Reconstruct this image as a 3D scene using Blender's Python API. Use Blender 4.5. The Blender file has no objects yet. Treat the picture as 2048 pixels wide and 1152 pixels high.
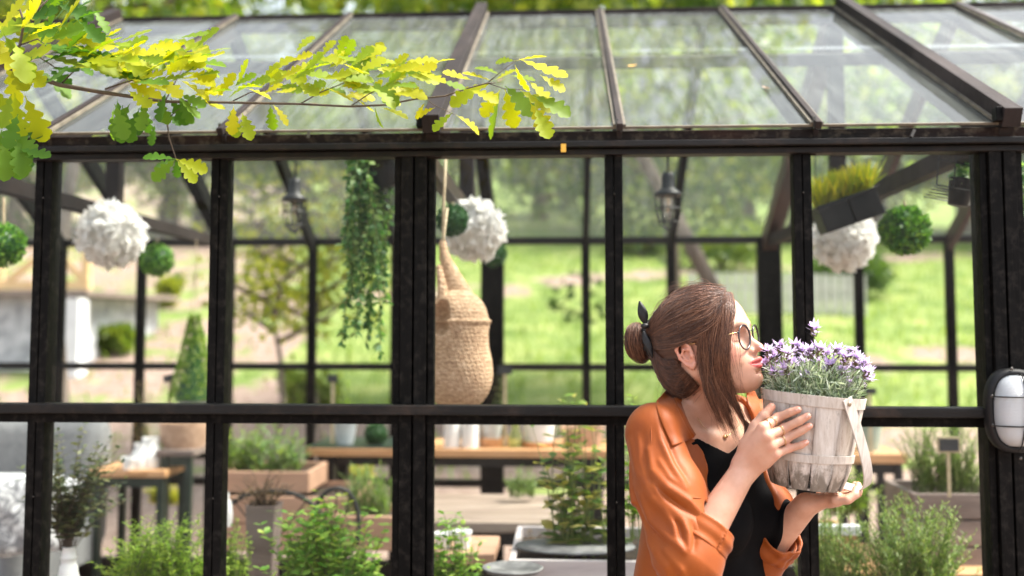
import bpy, math, random
import numpy as np
from mathutils import Vector, Matrix, noise as mnoise
R = math.radians
random.seed(7)
S = bpy.context.scene
COL = S.collection
# ------------------------------------------------------------------ camera, light, exposure
CAMZ = 1.55
FPX = 2000.0
cam_d = bpy.data.cameras.new("camera")
cam = bpy.data.objects.new("camera", cam_d)
COL.objects.link(cam)
cam.location = (0, 0, CAMZ)
cam.rotation_euler = (R(94.0), 0, R(3.2))
cam_d.sensor_width = 36.0
cam_d.lens = FPX / 2048 * 36
cam_d.shift_y = -67.0 / 2048
cam_d.clip_start = 0.05
cam_d.clip_end = 500
cam_d.dof.use_dof = True
cam_d.dof.focus_distance = 2.09
cam_d.dof.aperture_fstop = 1.7
S.camera = cam
SUN_EL, SUN_AZ = 58.0, 84.0       # azimuth of the sun, clockwise from +Y
world = bpy.data.worlds.new("World")
S.world = world
world.use_nodes = True
wn = world.node_tree
sky = wn.nodes.new("ShaderNodeTexSky")
sky.sky_type = 'NISHITA'
sky.sun_disc = False
sky.sun_elevation = R(SUN_EL)
sky.sun_rotation = R(SUN_AZ)
sky.dust_density = 4.0
sky.air_density = 1.2
sky.ozone_density = 0.6
bg = wn.nodes["Background"]
bg.inputs[1].default_value = 0.15
hs = wn.nodes.new('ShaderNodeHueSaturation'); hs.inputs['Saturation'].default_value = 0.45
wn.links.new(sky.outputs[0], hs.inputs['Color']); wn.links.new(hs.outputs[0], bg.inputs[0])
sun_d = bpy.data.lights.new("sun", 'SUN')
sun_d.energy = 3.4
sun_d.angle = R(16.0)
sun_d.color = (1.0, 0.93, 0.83)
sun = bpy.data.objects.new("sun", sun_d)
COL.objects.link(sun)
sv = Vector((math.sin(R(SUN_AZ)) * math.cos(R(SUN_EL)), math.cos(R(SUN_AZ)) * math.cos(R(SUN_EL)), math.sin(R(SUN_EL))))
sun.rotation_euler = sv.to_track_quat('Z', 'Y').to_euler()
sun.location = (0, 0, 30)
S.view_settings.view_transform = 'Standard'
S.view_settings.look = 'None'
S.view_settings.exposure = 1.76
S.view_settings.gamma = 1.0
S.cycles.use_denoising = True
S.cycles.transparent_max_bounces = 32
S.cycles.max_bounces = 8
S.cycles.diffuse_bounces = 3
S.cycles.glossy_bounces = 3
S.cycles.caustics_reflective = False
S.cycles.caustics_refractive = False
S.cycles.sample_clamp_indirect = 6.0

# ------------------------------------------------------------------ helpers
_M = cam.rotation_euler.to_matrix()
def P(px, py, Y):
    """world point at distance Y (world +Y) seen at photograph pixel px, py"""
    d = _M @ Vector(((px - 1024) / FPX, -(py - 509) / FPX, -1.0))
    return Vector((0, 0, CAMZ)) + d * (Y / d.y)
def V(*a): return Vector(a)

def tag(o, label=None, cat=None, group=None, kind=None):
    if label: o['label'] = label
    if cat: o['category'] = cat
    if group: o['group'] = group
    if kind: o['kind'] = kind
    return o
def empty(name, loc=(0, 0, 0), label=None, cat=None, group=None, rz=0.0):
    o = bpy.data.objects.new(name, None)
    o.empty_display_size = 0.05
    COL.objects.link(o)
    o.location = loc
    o.rotation_euler = (0, 0, rz)
    return tag(o, label, cat, group)
def link(name, me, parent=None):
    o = bpy.data.objects.new(name, me)
    COL.objects.link(o)
    if parent is not None:
        o.parent = parent
        if parent.parent is None:
            o.location = -Vector(parent.location) if parent.get('_world') else Vector((0, 0, 0))
    return o
def copy_tree(o, parent=None):
    c = o.copy(); COL.objects.link(c)
    if parent is not None: c.parent = parent
    for ch in [x for x in bpy.data.objects if x.parent == o]:
        copy_tree(ch, c)
    return c
def npmesh(name, v, f, m=None, smooth=False):
    """fast mesh from numpy verts (n,3) and faces (k,3|4)"""
    me = bpy.data.meshes.new(name)
    v = np.asarray(v, np.float32); f = np.asarray(f, np.int32)
    k = f.shape[1]
    me.vertices.add(len(v)); me.vertices.foreach_set('co', v.ravel())
    me.loops.add(f.size); me.loops.foreach_set('vertex_index', f.ravel())
    me.polygons.add(len(f)); me.polygons.foreach_set('loop_start', np.arange(0, f.size, k, dtype=np.int32))
    try: me.polygons.foreach_set('loop_total', np.full(len(f), k, np.int32))
    except Exception: pass
    me.update(calc_edges=True); me.validate()
    if smooth: me.polygons.foreach_set('use_smooth', np.ones(len(me.polygons), bool))
    if m is not None: me.materials.append(m)
    return me

class MB:
    """collects shapes; build() links them as ONE mesh object"""
    def __init__(s): s.v = []; s.f = []; s.mi = []; s.mats = []; s.cur = 0
    def mat(s, m):
        if m not in s.mats: s.mats.append(m)
        s.cur = s.mats.index(m); return s
    def add(s, vs, fs):
        b = len(s.v); s.v += [tuple(p) for p in vs]
        for q in fs: s.f.append(tuple(i + b for i in q)); s.mi.append(s.cur)
        return s
    def box(s, c, d, rot=None, taper=1.0):
        hx, hy, hz = d[0] / 2, d[1] / 2, d[2] / 2
        vs = []
        for z, t in ((-hz, 1.0), (hz, taper)):
            for x, y in ((-hx, -hy), (hx, -hy), (hx, hy), (-hx, hy)):
                p = Vector((x * t, y * t, z))
                if rot is not None: p = rot @ p
                vs.append(p + Vector(c))
        return s.add(vs, [(0, 3, 2, 1), (4, 5, 6, 7), (0, 1, 5, 4), (1, 2, 6, 5), (2, 3, 7, 6), (3, 0, 4, 7)])
    def beam(s, a, b, w, h, up=(0, 0, 1)):
        """box of width w, height h from a to b"""
        a = Vector(a); b = Vector(b); d = (b - a); L = d.length; d.normalize()
        u = Vector(up); x = d.cross(u)
        if x.length < 1e-4: x = Vector((1, 0, 0))
        x.normalize(); u = x.cross(d).normalized()
        vs = []
        for p in (a, b):
            for i, j in ((-1, -1), (1, -1), (1, 1), (-1, 1)):
                vs.append(p + x * (i * w / 2) + u * (j * h / 2))
        return s.add(vs, [(0, 3, 2, 1), (4, 5, 6, 7), (0, 1, 5, 4), (1, 2, 6, 5), (2, 3, 7, 6), (3, 0, 4, 7)])
    def tube(s, pts, rad, n=8, cap=True, flat=None):
        pts = [Vector(p) for p in pts]; N = len(pts)
        if not hasattr(rad, '__len__'): rad = [rad] * N
        t0 = (pts[1] - pts[0]).normalized()
        ref = Vector((0, 0, 1)) if abs(t0.z) < 0.9 else Vector((1, 0, 0))
        x = t0.cross(ref).normalized(); vs = []
        for i, p in enumerate(pts):
            a = pts[max(i - 1, 0)]; b = pts[min(i + 1, N - 1)]
            t = (b - a)
            if t.length < 1e-9: t = t0
            t = t.normalized()
            x = (x - t * x.dot(t))
            if x.length < 1e-6: x = t.orthogonal()
            x.normalize(); y = t.cross(x)
            for k in range(n):
                an = 2 * math.pi * k / n
                vs.append(p + (x * math.cos(an) + y * math.sin(an) * (flat or 1.0)) * rad[i])
        fs = []
        for i in range(N - 1):
            for k in range(n):
                fs.append((i * n + k, i * n + (k + 1) % n, (i + 1) * n + (k + 1) % n, (i + 1) * n + k))
        if cap:
            fs.append(tuple(range(n - 1, -1, -1))); fs.append(tuple((N - 1) * n + k for k in range(n)))
        return s.add(vs, fs)
    def lathe(s, prof, c=(0, 0, 0), n=32, rot=None, sq=None):
        """prof: list of (radius, z)"""
        vs = []; N = len(prof); c = Vector(c)
        for r, z in prof:
            for k in range(n):
                an = 2 * math.pi * k / n
                x, y = math.cos(an) * r, math.sin(an) * r
                if sq: x *= sq[0]; y *= sq[1]
                p = Vector((x, y, z))
                if rot is not None: p = rot @ p
                vs.append(p + c)
        fs = []
        for i in range(N - 1):
            for k in range(n):
                fs.append((i * n + k, i * n + (k + 1) % n, (i + 1) * n + (k + 1) % n, (i + 1) * n + k))
        if prof[0][0] > 1e-6: fs.append(tuple(range(n - 1, -1, -1)))
        if prof[-1][0] > 1e-6: fs.append(tuple((N - 1) * n + k for k in range(n)))
        return s.add(vs, fs)
    def ball(s, c, r, n=12, sc=(1, 1, 1)):
        m = n // 2 + 1
        prof = [(max(math.sin(math.pi * i / m), 0) * r, -math.cos(math.pi * i / m) * r * sc[2]) for i in range(m + 1)]
        prof[0] = (1e-5, prof[0][1]); prof[-1] = (1e-5, prof[-1][1])
        return s.lathe(prof, c, n, None, (sc[0], sc[1]))
    def grid(s, rows):
        """rows: list of equally long point lists"""
        n = len(rows[0]); vs = [p for r_ in rows for p in r_]
        fs = [(i * n + k, i * n + k + 1, (i + 1) * n + k + 1, (i + 1) * n + k) for i in range(len(rows) - 1) for k in range(n - 1)]
        return s.add(vs, fs)
    def build(s, name, m=None, parent=None, smooth=False, bevel=0.0, solid=0.0, subsurf=0):
        me = bpy.data.meshes.new(name)
        me.from_pydata(s.v, [], s.f); me.update()
        ms = s.mats if s.mats else ([m] if m else [])
        for q in ms: me.materials.append(q)
        if len(ms) > 1: me.polygons.foreach_set('material_index', s.mi)
        if smooth: me.polygons.foreach_set('use_smooth', [True] * len(me.polygons))
        o = link(name, me, parent)
        if solid:
            q = o.modifiers.new('solid', 'SOLIDIFY'); q.thickness = abs(solid); q.offset = 1 if solid > 0 else 0
        if subsurf:
            q = o.modifiers.new('sub', 'SUBSURF'); q.levels = subsurf; q.render_levels = subsurf
        if bevel:
            q = o.modifiers.new('bevel', 'BEVEL'); q.width = bevel; q.segments = 2; q.limit_method = 'ANGLE'; q.angle_limit = R(40)
            q.harden_normals = False
        return o

# ------------------------------------------------------------------ materials
def newmat(name):
    m = bpy.data.materials.new(name); m.use_nodes = True
    nt = m.node_tree; nt.nodes.clear()
    out = nt.nodes.new('ShaderNodeOutputMaterial')
    return m, nt, out
def N(nt, typ, **kw):
    n = nt.nodes.new(typ)
    for k, v in kw.items():
        if k.startswith('i_'):
            n.inputs[k[2:].replace('_', ' ')].default_value = v
        else: setattr(n, k, v)
    return n
def ramp(nt, fac, stops):
    r = nt.nodes.new('ShaderNodeValToRGB'); e = r.color_ramp.elements
    while len(e) < len(stops): e.new(0.5)
    for q, (p, c) in zip(e, stops):
        q.position = p; q.color = (c[0], c[1], c[2], 1)
    nt.links.new(fac, r.inputs[0]); return r.outputs[0]
def coords(nt, scale=(1, 1, 1), rot=(0, 0, 0)):
    tc = nt.nodes.new('ShaderNodeTexCoord'); mp = nt.nodes.new('ShaderNodeMapping')
    mp.inputs['Scale'].default_value = scale; mp.inputs['Rotation'].default_value = rot
    nt.links.new(tc.outputs['Object'], mp.inputs[0]); return mp.outputs[0]
def noise(nt, co, scale, detail=4, rough=0.55, dist=0.0):
    n = N(nt, 'ShaderNodeTexNoise'); n.inputs['Scale'].default_value = scale
    n.inputs['Detail'].default_value = detail; n.inputs['Roughness'].default_value = rough
    n.inputs['Distortion'].default_value = dist
    nt.links.new(co, n.inputs['Vector']); return n.outputs['Fac']
def pbr(name, cols, scale=8, rough=0.6, bump=0.0, bscale=None, stretch=(1, 1, 1), metal=0.0, spec=0.5,
        dirt=None, dirt_amt=0.5, dirt_scale=3, sss=0.0, coat=0.0, rvar=0.1, sheen=0.0):
    """principled with noise-mixed colours; cols = list of 1-4 colours"""
    m, nt, out = newmat(name)
    b = N(nt, 'ShaderNodeBsdfPrincipled'); nt.links.new(b.outputs[0], out.inputs[0])
    co = coords(nt, stretch)
    f = noise(nt, co, scale, 5, 0.6, 0.3)
    if len(cols) == 1: c = ramp(nt, f, [(0.3, [x * 0.85 for x in cols[0]]), (0.7, cols[0])])
    else:
        lo, hi = 0.32, 0.68
        c = ramp(nt, f, [(lo + (hi - lo) * i / (len(cols) - 1), k) for i, k in enumerate(cols)])
    if dirt is not None:
        f2 = noise(nt, coords(nt), dirt_scale, 6, 0.7)
        mx = N(nt, 'ShaderNodeMixRGB'); mx.inputs[2].default_value = (*dirt, 1)
        rr = ramp(nt, f2, [(0.5, (0, 0, 0)), (0.72, (dirt_amt,) * 3)])
        nt.links.new(rr, mx.inputs[0]); nt.links.new(c, mx.inputs[1]); c = mx.outputs[0]
    nt.links.new(c, b.inputs['Base Color'])
    if rvar:
        mr = N(nt, 'ShaderNodeMapRange'); mr.inputs['To Min'].default_value = max(rough - rvar, 0.02); mr.inputs['To Max'].default_value = min(rough + rvar, 1)
        nt.links.new(f, mr.inputs[0]); nt.links.new(mr.outputs[0], b.inputs['Roughness'])
    else: b.inputs['Roughness'].default_value = rough
    b.inputs['Metallic'].default_value = metal
    b.inputs['Specular IOR Level'].default_value = spec
    if sss:
        b.inputs['Subsurface Weight'].default_value = sss
        b.inputs['Subsurface Radius'].default_value = (0.012, 0.005, 0.003)
    if coat: b.inputs['Coat Weight'].default_value = coat
    if sheen: b.inputs['Sheen Weight'].default_value = sheen
    if bump:
        f3 = noise(nt, co, bscale or scale * 3, 5, 0.65)
        bp = N(nt, 'ShaderNodeBump'); bp.inputs['Strength'].default_value = bump; bp.inputs['Distance'].default_value = 0.01
        nt.links.new(f3, bp.inputs['Height']); nt.links.new(bp.outputs[0], b.inputs['Normal'])
    return m
def leafmat(name, cols, trans=0.5, tcol=None, rough=0.45, spec=0.4):
    """diffuse + translucent, colour varies leaf by leaf"""
    m, nt, out = newmat(name)
    g = N(nt, 'ShaderNodeNewGeometry')
    c = ramp(nt, g.outputs['Random Per Island'], [(i / max(len(cols) - 1, 1), k) for i, k in enumerate(cols)])
    b = N(nt, 'ShaderNodeBsdfPrincipled'); b.inputs['Roughness'].default_value = rough
    b.inputs['Specular IOR Level'].default_value = spec
    nt.links.new(c, b.inputs['Base Color'])
    t = N(nt, 'ShaderNodeBsdfTranslucent')
    mm = N(nt, 'ShaderNodeMixRGB', blend_type='MULTIPLY'); mm.inputs[0].default_value = 1.0
    mm.inputs[2].default_value = (*(tcol or (1.6, 1.5, 0.6)), 1)
    nt.links.new(c, mm.inputs[1]); nt.links.new(mm.outputs[0], t.inputs[0])
    mx = N(nt, 'ShaderNodeMixShader'); mx.inputs[0].default_value = trans
    nt.links.new(b.outputs[0], mx.inputs[1]); nt.links.new(t.outputs[0], mx.inputs[2])
    nt.links.new(mx.outputs[0], out.inputs[0])
    return m
def glassmat(name, tint=(0.95, 0.98, 0.96), dirt=0.0, dscale=6, gloss=1.0, stretch=(1, 1, 1), rot=(0, 0, 0), dcol=(0.8, 0.82, 0.8), base=0.0):
    m, nt, out = newmat(name)
    t = N(nt, 'ShaderNodeBsdfTransparent'); t.inputs[0].default_value = (*tint, 1)
    g = N(nt, 'ShaderNodeBsdfGlossy'); g.inputs['Roughness'].default_value = 0.02
    fr = N(nt, 'ShaderNodeFresnel'); ge = N(nt, 'ShaderNodeNewGeometry'); mr = N(nt, 'ShaderNodeMapRange'); mr.inputs['To Min'].default_value = 1.45; mr.inputs['To Max'].default_value = 1 / 1.45
    nt.links.new(ge.outputs['Backfacing'], mr.inputs[0]); nt.links.new(mr.outputs[0], fr.inputs[0])
    mu = N(nt, 'ShaderNodeMath', operation='MULTIPLY'); mu.inputs[1].default_value = gloss
    nt.links.new(fr.outputs[0], mu.inputs[0])
    mx = N(nt, 'ShaderNodeMixShader')
    nt.links.new(mu.outputs[0], mx.inputs[0]); nt.links.new(t.outputs[0], mx.inputs[1]); nt.links.new(g.outputs[0], mx.inputs[2])
    last = mx.outputs[0]
    if dirt or base:
        d = N(nt, 'ShaderNodeBsdfDiffuse'); d.inputs[0].default_value = (*dcol, 1)
        tl = N(nt, 'ShaderNodeBsdfTranslucent'); tl.inputs[0].default_value = (*dcol, 1)
        dm = N(nt, 'ShaderNodeMixShader'); dm.inputs[0].default_value = 0.5
        nt.links.new(d.outputs[0], dm.inputs[1]); nt.links.new(tl.outputs[0], dm.inputs[2])
        co = coords(nt, stretch, rot)
        f1 = noise(nt, co, dscale, 8, 0.75, 0.4)
        f0 = noise(nt, coords(nt), 1.7, 3, 0.5)
        r1 = ramp(nt, f1, [(0.42, (0, 0, 0)), (0.75, (1, 1, 1))])
        r0 = ramp(nt, f0, [(0.3, (0.25,) * 3), (0.7, (1, 1, 1))])
        a = N(nt, 'ShaderNodeMath', operation='MULTIPLY'); nt.links.new(r1, a.inputs[0]); nt.links.new(r0, a.inputs[1])
        a2 = N(nt, 'ShaderNodeMath', operation='MULTIPLY_ADD'); a2.inputs[1].default_value = dirt; a2.inputs[2].default_value = base
        nt.links.new(a.outputs[0], a2.inputs[0])
        m2 = N(nt, 'ShaderNodeMixShader')
        nt.links.new(a2.outputs[0], m2.inputs[0]); nt.links.new(last, m2.inputs[1]); nt.links.new(dm.outputs[0], m2.inputs[2])
        last = m2.outputs[0]
    nt.links.new(last, out.inputs[0])
    return m

# ------------------------------------------------------------------ leaf scattering
def rand_dirs(n, rng):
    d = rng.normal(size=(n, 3)); return d / np.linalg.norm(d, axis=1)[:, None]
def leaf_quads(pos, axis, nrm, L, W, fold=0.0):
    """diamond leaves (6 verts, 2 quads... as 4 tris folded) -> verts, faces; arrays (n,3)"""
    n = len(pos)
    side = np.cross(axis, nrm); side /= (np.linalg.norm(side, axis=1)[:, None] + 1e-9)
    up = np.cross(side, axis)
    L = np.broadcast_to(np.asarray(L, float), (n,))[:, None]; W = np.broadcast_to(np.asarray(W, float), (n,))[:, None]
    a = pos; b = pos + axis * L * 0.45 + side * W * 0.5 + up * W * fold
    c = pos + axis * L; d = pos + axis * L * 0.45 - side * W * 0.5 + up * W * fold
    v = np.stack([a, b, c, d], 1).reshape(-1, 3)
    f = (np.arange(n)[:, None] * 4 + np.array([[0, 1, 2, 3]]))
    return v, f
def leaf_long(pos, axis, nrm, L, W, droop=0.25):
    """curved pointed leaves, 3 quads long"""
    n = len(pos)
    side = np.cross(axis, nrm); side /= (np.linalg.norm(side, axis=1)[:, None] + 1e-9)
    L = np.broadcast_to(np.asarray(L, float), (n,))[:, None]; W = np.broadcast_to(np.asarray(W, float), (n,))[:, None]
    vs = []
    for t, w in ((0, 0.15), (0.35, 1.0), (0.7, 0.75), (1.0, 0.06)):
        c = pos + axis * L * t; c = c.copy(); c[:, 2] -= (L[:, 0] * droop * t * t)
        vs += [c + side * W * 0.5 * w, c - side * W * 0.5 * w]
    v = np.stack(vs, 1).reshape(-1, 3)
    q = np.array([[0, 1, 3, 2], [2, 3, 5, 4], [4, 5, 7, 6]])
    f = (np.arange(n)[:, None, None] * 8 + q[None]).reshape(-1, 4)
    return v, f
M = {}
LOG = []
# ------------------------------------------------------------------ greenhouse
YF, YR, YB = 2.6, 4.05, 5.45

M['black'] = pbr('black_painted_wood', [(0.001, 0.001, 0.001), (0.002, 0.0019, 0.0018), (0.005, 0.0047, 0.0045)], 9, 0.6, 0.25, 60, (1, 1, 0.15), dirt=(0.08, 0.07, 0.06), dirt_amt=0.22, dirt_scale=45, spec=0.10)
M['black_h'] = pbr('black_painted_rail', [(0.002, 0.002, 0.002), (0.005, 0.0047, 0.0045), (0.010, 0.009, 0.0085)], 9, 0.5, 0.25, 60, (0.15, 1, 1), dirt=(0.09, 0.055, 0.035), dirt_amt=0.25, dirt_scale=14, spec=0.25)
M['eave_wood'] = pbr('weathered_eave_wood', [(0.003, 0.0025, 0.002), (0.010, 0.006, 0.005), (0.03, 0.013, 0.008)], 7, 0.7, 0.4, 50, (0.3, 1, 1), dirt=(0.16, 0.13, 0.09), dirt_amt=0.45, dirt_scale=30, spec=0.15)
M['rafter'] = pbr('weathered_rafter', [(0.008, 0.006, 0.006), (0.020, 0.016, 0.015), (0.045, 0.037, 0.035)], 6, 0.7, 0.3, 60, (1, 0.3, 0.3), dirt=(0.03, 0.02, 0.017), dirt_amt=0.6, dirt_scale=12, spec=0.12)
M['redwood'] = pbr('stained_beam', [(0.012, 0.008, 0.006), (0.05, 0.022, 0.014)], 5, 0.5, 0.2, 40, (1, 1, 0.3))
M['putty'] = pbr('glazing_putty', [(0.06, 0.05, 0.035), (0.16, 0.14, 0.10)], 20, 0.8, 0.2)
M['glass'] = glassmat('clear_glass', (0.97, 0.985, 0.975), dirt=0.025, dscale=10, gloss=0.3, stretch=(1, 1, 0.3))
M['glass_back'] = glassmat('rear_glass', (0.96, 0.98, 0.965), gloss=0.3)
M['glass_roof'] = glassmat('dirty_roof_glass', (0.93, 0.96, 0.94), dirt=0.34, dscale=34, gloss=0.6, stretch=(1.0, 0.07, 0.07), dcol=(0.52, 0.58, 0.55), base=0.11)
M['glass_roofb'] = glassmat('rear_roof_glass', (0.93, 0.96, 0.94), dirt=0.12, dscale=20, gloss=0.5, stretch=(1.0, 0.1, 0.1), dcol=(0.6, 0.66, 0.64), base=0.04)
M['tape'] = pbr('yellow_tape', [(0.75, 0.42, 0.05)], 8, 0.5)
M['clip'] = pbr('dull_clip', [(0.12, 0.11, 0.1)], 8, 0.35, metal=0.8)

gh = empty('greenhouse', (P(823, 649, YF).x, YF, 0), 'long black timber greenhouse with a sloping glass roof behind the woman', 'greenhouse')
gh['_world'] = 1
def X(px, Y=YF): return P(px, 649, Y).x
def Z(py, Y=YF, px=1024): return P(px, py, Y).z
EAVE = Z(300); SILL = Z(818); RAIL = 0.30
xl, xr = X(-1500), X(3200)
front = [(-1930, 1), (-1545, 0), (-1160, 0), (-775, 1), (-350, 1)]
# front verticals: px centre at y~600, main?
FR = [(-1110, 0), (-750, 0), (-310, 1), (84, 0), (437, 0), (829, 1), (1229, 0), (1608, 0), (2007, 1), (2400, 0), (2790, 0), (3190, 1)]
pxm = 2000 / YF
def vboard(mb, x, w, z0, z1, y, d=0.03):
    mb.box((x, y, (z0 + z1) / 2), (w, d, z1 - z0))
for px, main in FR:
    x = X(px)
    if main:
        # four boards with open joints
        o = MB(); off = [(-34, 13, 0.0), (-14, 24, -0.012), (14, 24, -0.013), (34.5, 13, 0.0)]
        for dx, w, dy in off: vboard(o, x + dx / pxm, (w) / pxm, 0.02, EAVE + 0.005, YF + dy, 0.03)
        o.box((x, YF + 0.045, EAVE / 2), (0.09, 0.05, EAVE))
        o.build('post', M['black'], gh, bevel=0.0015)
    else:
        o = MB()
        for s in (-1, 1): vboard(o, x + s * 9.3 / pxm, 16.5 / pxm, 0.02, EAVE + 0.004, YF + (0.001 if s > 0 else 0), 0.032)
        o.box((x, YF + 0.035, EAVE / 2), (0.035, 0.028, EAVE))
        o.build('mullion', M['black'], gh, bevel=0.0015)
        for zz in (EAVE - 0.12, 1.1):
            MB().ball((x + 0.001, YF - 0.017, zz), 0.0022, 8).build('screw', M['clip'], gh)
xs = [X(p) for p, m in FR]; x0, x1 = xs[0], xs[-1]
# eave, sill, rails
o = MB(); o.box(((x0 + x1) / 2, YF - 0.012, Z(279)), (x1 - x0, 0.05, 20 / pxm)); o.build('eave_board', M['eave_wood'], gh, bevel=0.002)
o = MB(); o.box(((x0 + x1) / 2, YF - 0.026, Z(296)), (x1 - x0, 0.056, 12 / pxm))
o.box(((x0 + x1) / 2, YF - 0.006, Z(309)), (x1 - x0, 0.05, 12 / pxm)); o.build('eave_lip', M['black_h'], gh, bevel=0.002)
o = MB(); o.box(((x0 + x1) / 2, YF - 0.03, Z(818)), (x1 - x0, 0.05, 19 / pxm)); o.build('sill', M['black_h'], gh, bevel=0.0025)
o = MB(); o.box(((x0 + x1) / 2, YF + 0.002, Z(838)), (x1 - x0, 0.036, 21 / pxm)); o.build('sill_board', M['black'], gh, bevel=0.002)
o = MB(); o.box(((x0 + x1) / 2, YF - 0.006, 0.36), (x1 - x0, 0.05, 0.10)); o.box(((x0 + x1) / 2, YF, 0.15), (x1 - x0, 0.04, 0.3)); o.build('base_board', M['black_h'], gh, bevel=0.002)
# roof: eave line at (YF-.03, ZE) up to ridge (YR, ZR)
ZE = Z(266); YE = YF - 0.05
ZR = Z(26, YR)
sl = Vector((0, YR - YE, ZR - ZE)); nrm = Vector((0, -(ZR - ZE), YR - YE)).normalized()
def roof_pt(x, t, off=0.0): return Vector((x, YE, ZE)) + sl * t + nrm * off
RF = [(-1100, 0), (-740, 0), (-300, 1), (75, 0), (437, 0), (862, 1), (1242, 0), (1642, 0), (2030, 1), (2420, 0), (2810, 0), (3190, 1)]
for px, main in RF:
    x = X(px, YE)
    w = 0.045 if main else 0.016; hgt = 0.05 if main else 0.02
    o = MB(); lift = 0.022 if main else 0.008
    o.beam(roof_pt(x, -0.012, lift), roof_pt(x, 1.0, lift), w, hgt, nrm)
    o.beam(roof_pt(x, 0.0, -0.045), roof_pt(x, 0.995, -0.045), w * 0.8, 0.07, nrm)
    o.build('rafter', M['rafter'] if px != 2420 else M['redwood'], gh, bevel=0.002)
    o = MB()
    for s in (-1, 1): o.beam(roof_pt(x + s * (w / 2 + 0.004), 0.0, 0.006), roof_pt(x + s * (w / 2 + 0.004), 0.99, 0.006), 0.008, 0.008, nrm)
    o.build('putty_line', M['putty'], gh)
    if main:
        o = MB(); o.box((x - 0.02, YE - 0.01, ZE + 0.022), (0.036, 0.03, 0.036)); o.build('rafter_end', M['black'], gh, bevel=0.002)
    else:
        o = MB(); o.box((x - 0.006, YE - 0.004, ZE + 0.008), (0.006, 0.006, 0.03)); o.build('glazing_clip', M['clip'], gh)
for (px, py, a) in ((617, 268, 5), (232, 275, -40), (1826, 266, 25)):
    o = MB(); q = P(px, py, YE - 0.005); o.box(q, (0.007, 0.004, 0.02), Matrix.Rotation(R(a), 3, 'Y')); o.build('glazing_clip', M['clip'], gh)
o = MB(); q = P(1127, 296, YF - 0.058); o.box(q, (0.013, 0.003, 0.021)); o.build('tape_mark', M['tape'], gh)
o = MB(); q = P(1508, 288, YF - 0.04); o.box(q, (0.010, 0.004, 0.007)); o.build('tape_mark', M['tape'], gh)
# roof panes, front slope (two overlapping sheets each) and rear slope
YB2 = YB + 0.03; ZB = Z(480, YB)
slb = Vector((0, YR - YB2, ZR - ZB)); nb = Vector((0, (ZR - ZB), -(YR - YB2))).normalized()
def roofb(x, t, off=0.0): return Vector((x, YB2, ZB)) + slb * t + nb * off
rx = [X(p, YE) for p, m in RF]
def pane(name, a, b, c, d, n_, th, m):
    o = MB(); n_ = n_ * (th / 2)
    vs = [a - n_, b - n_, c - n_, d - n_, a + n_, b + n_, c + n_, d + n_]
    o.add(vs, [(0, 3, 2, 1), (4, 5, 6, 7), (0, 1, 5, 4), (1, 2, 6, 5), (2, 3, 7, 6), (3, 0, 4, 7)])
    return o.build(name, m, gh)
def sheet(name, a, b, c, d, m):
    o = MB(); o.add([a, b, c, d], [(0, 1, 2, 3)]); return o.build(name, m, gh)
for i in range(len(rx) - 1):
    a, b = rx[i] + 0.008, rx[i + 1] - 0.008
    sheet('roof_pane', roof_pt(a, 0, 0.001), roof_pt(b, 0, 0.001), roof_pt(b, 0.56, 0.001), roof_pt(a, 0.56, 0.001), M['glass_roof'])
    sheet('roof_pane', roof_pt(a, 0.545, -0.005), roof_pt(b, 0.545, -0.005), roof_pt(b, 0.99, -0.005), roof_pt(a, 0.99, -0.005), M['glass_roof'])
    o = MB(); o.beam(roof_pt(a, 0.002, 0.001), roof_pt(b, 0.002, 0.001), 0.007, 0.006, nrm); o.build('pane_edge', pbr_edge if 'pbr_edge' in globals() else M['putty'], gh)
o = MB()
for px, main in RF[:-1]: pass
o.beam(roof_pt(x0, 0.6, -0.06), roof_pt(x1, 0.6, -0.06), 0.03, 0.04, nrm); o.build('purlin', M['rafter'], gh, bevel=0.002)
# ridge
o = MB(); o.box(((x0 + x1) / 2, YR, ZR - 0.03), (x1 - x0, 0.04, 0.07)); o.build('ridge_beam', M['rafter'], gh, bevel=0.003)
# back wall
BK = [(-700, 1), (-480, 0), (-310, 0), (-105, 1), (120, 0), (281, 0), (452, 1), (624, 0), (790, 0), (985, 1), (1172, 0), (1343, 0), (1540, 1), (1719, 0), (1902, 0), (2095, 1), (2280, 0), (2470, 0), (2650, 1)]
bx = [X(p, YB) for p, m in BK]
pxb = 2000 / YB
for (px, main), x in zip(BK, bx):
    o = MB(); w = (46 if main else 17) / pxb
    if px == 452: w = 28 / pxb
    o.box((x, YB, ZB / 2), (w, 0.06 if main else 0.04, ZB)); o.build('back_post' if main else 'back_mullion', M['black'], gh, bevel=0.003)
    # rear rafters
    o = MB(); o.beam(roofb(x, 0.0, -0.04), roofb(x, 0.99, -0.04), (0.075 if main and px > 1000 else 0.06 if main else 0.032), 0.09, nb)
    o.build('rear_rafter', M['redwood'] if px in (1540, 1902, 1719) else M['black'], gh, bevel=0.003)
    if main:
        # tie beam front to back at eave height, king post
        xf = x
        o = MB(); o.beam((x, YF + 0.06, EAVE + 0.015), (x, YB - 0.02, ZB - 0.02), 0.045, 0.055); o.build('tie_beam', M['rafter'] if px != 985 else M['redwood'], gh, bevel=0.003)
        o = MB(); o.beam((x, YR, EAVE), (x, YR, ZR - 0.05), 0.06, 0.05, (0, 1, 0)); o.build('king_post', M['rafter'], gh, bevel=0.003)
bw = bx[-1] - bx[0]; bc = (bx[0] + bx[-1]) / 2
for py, hh, nm in ((482, 15, 'back_plate'), (734, 14, 'back_rail'), (967, 15, 'back_rail')):
    o = MB(); o.box((bc, YB + 0.004, Z(py, YB)), (bw, 0.045, hh / pxb)); o.build(nm, M['black_h'], gh, bevel=0.003)
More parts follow.
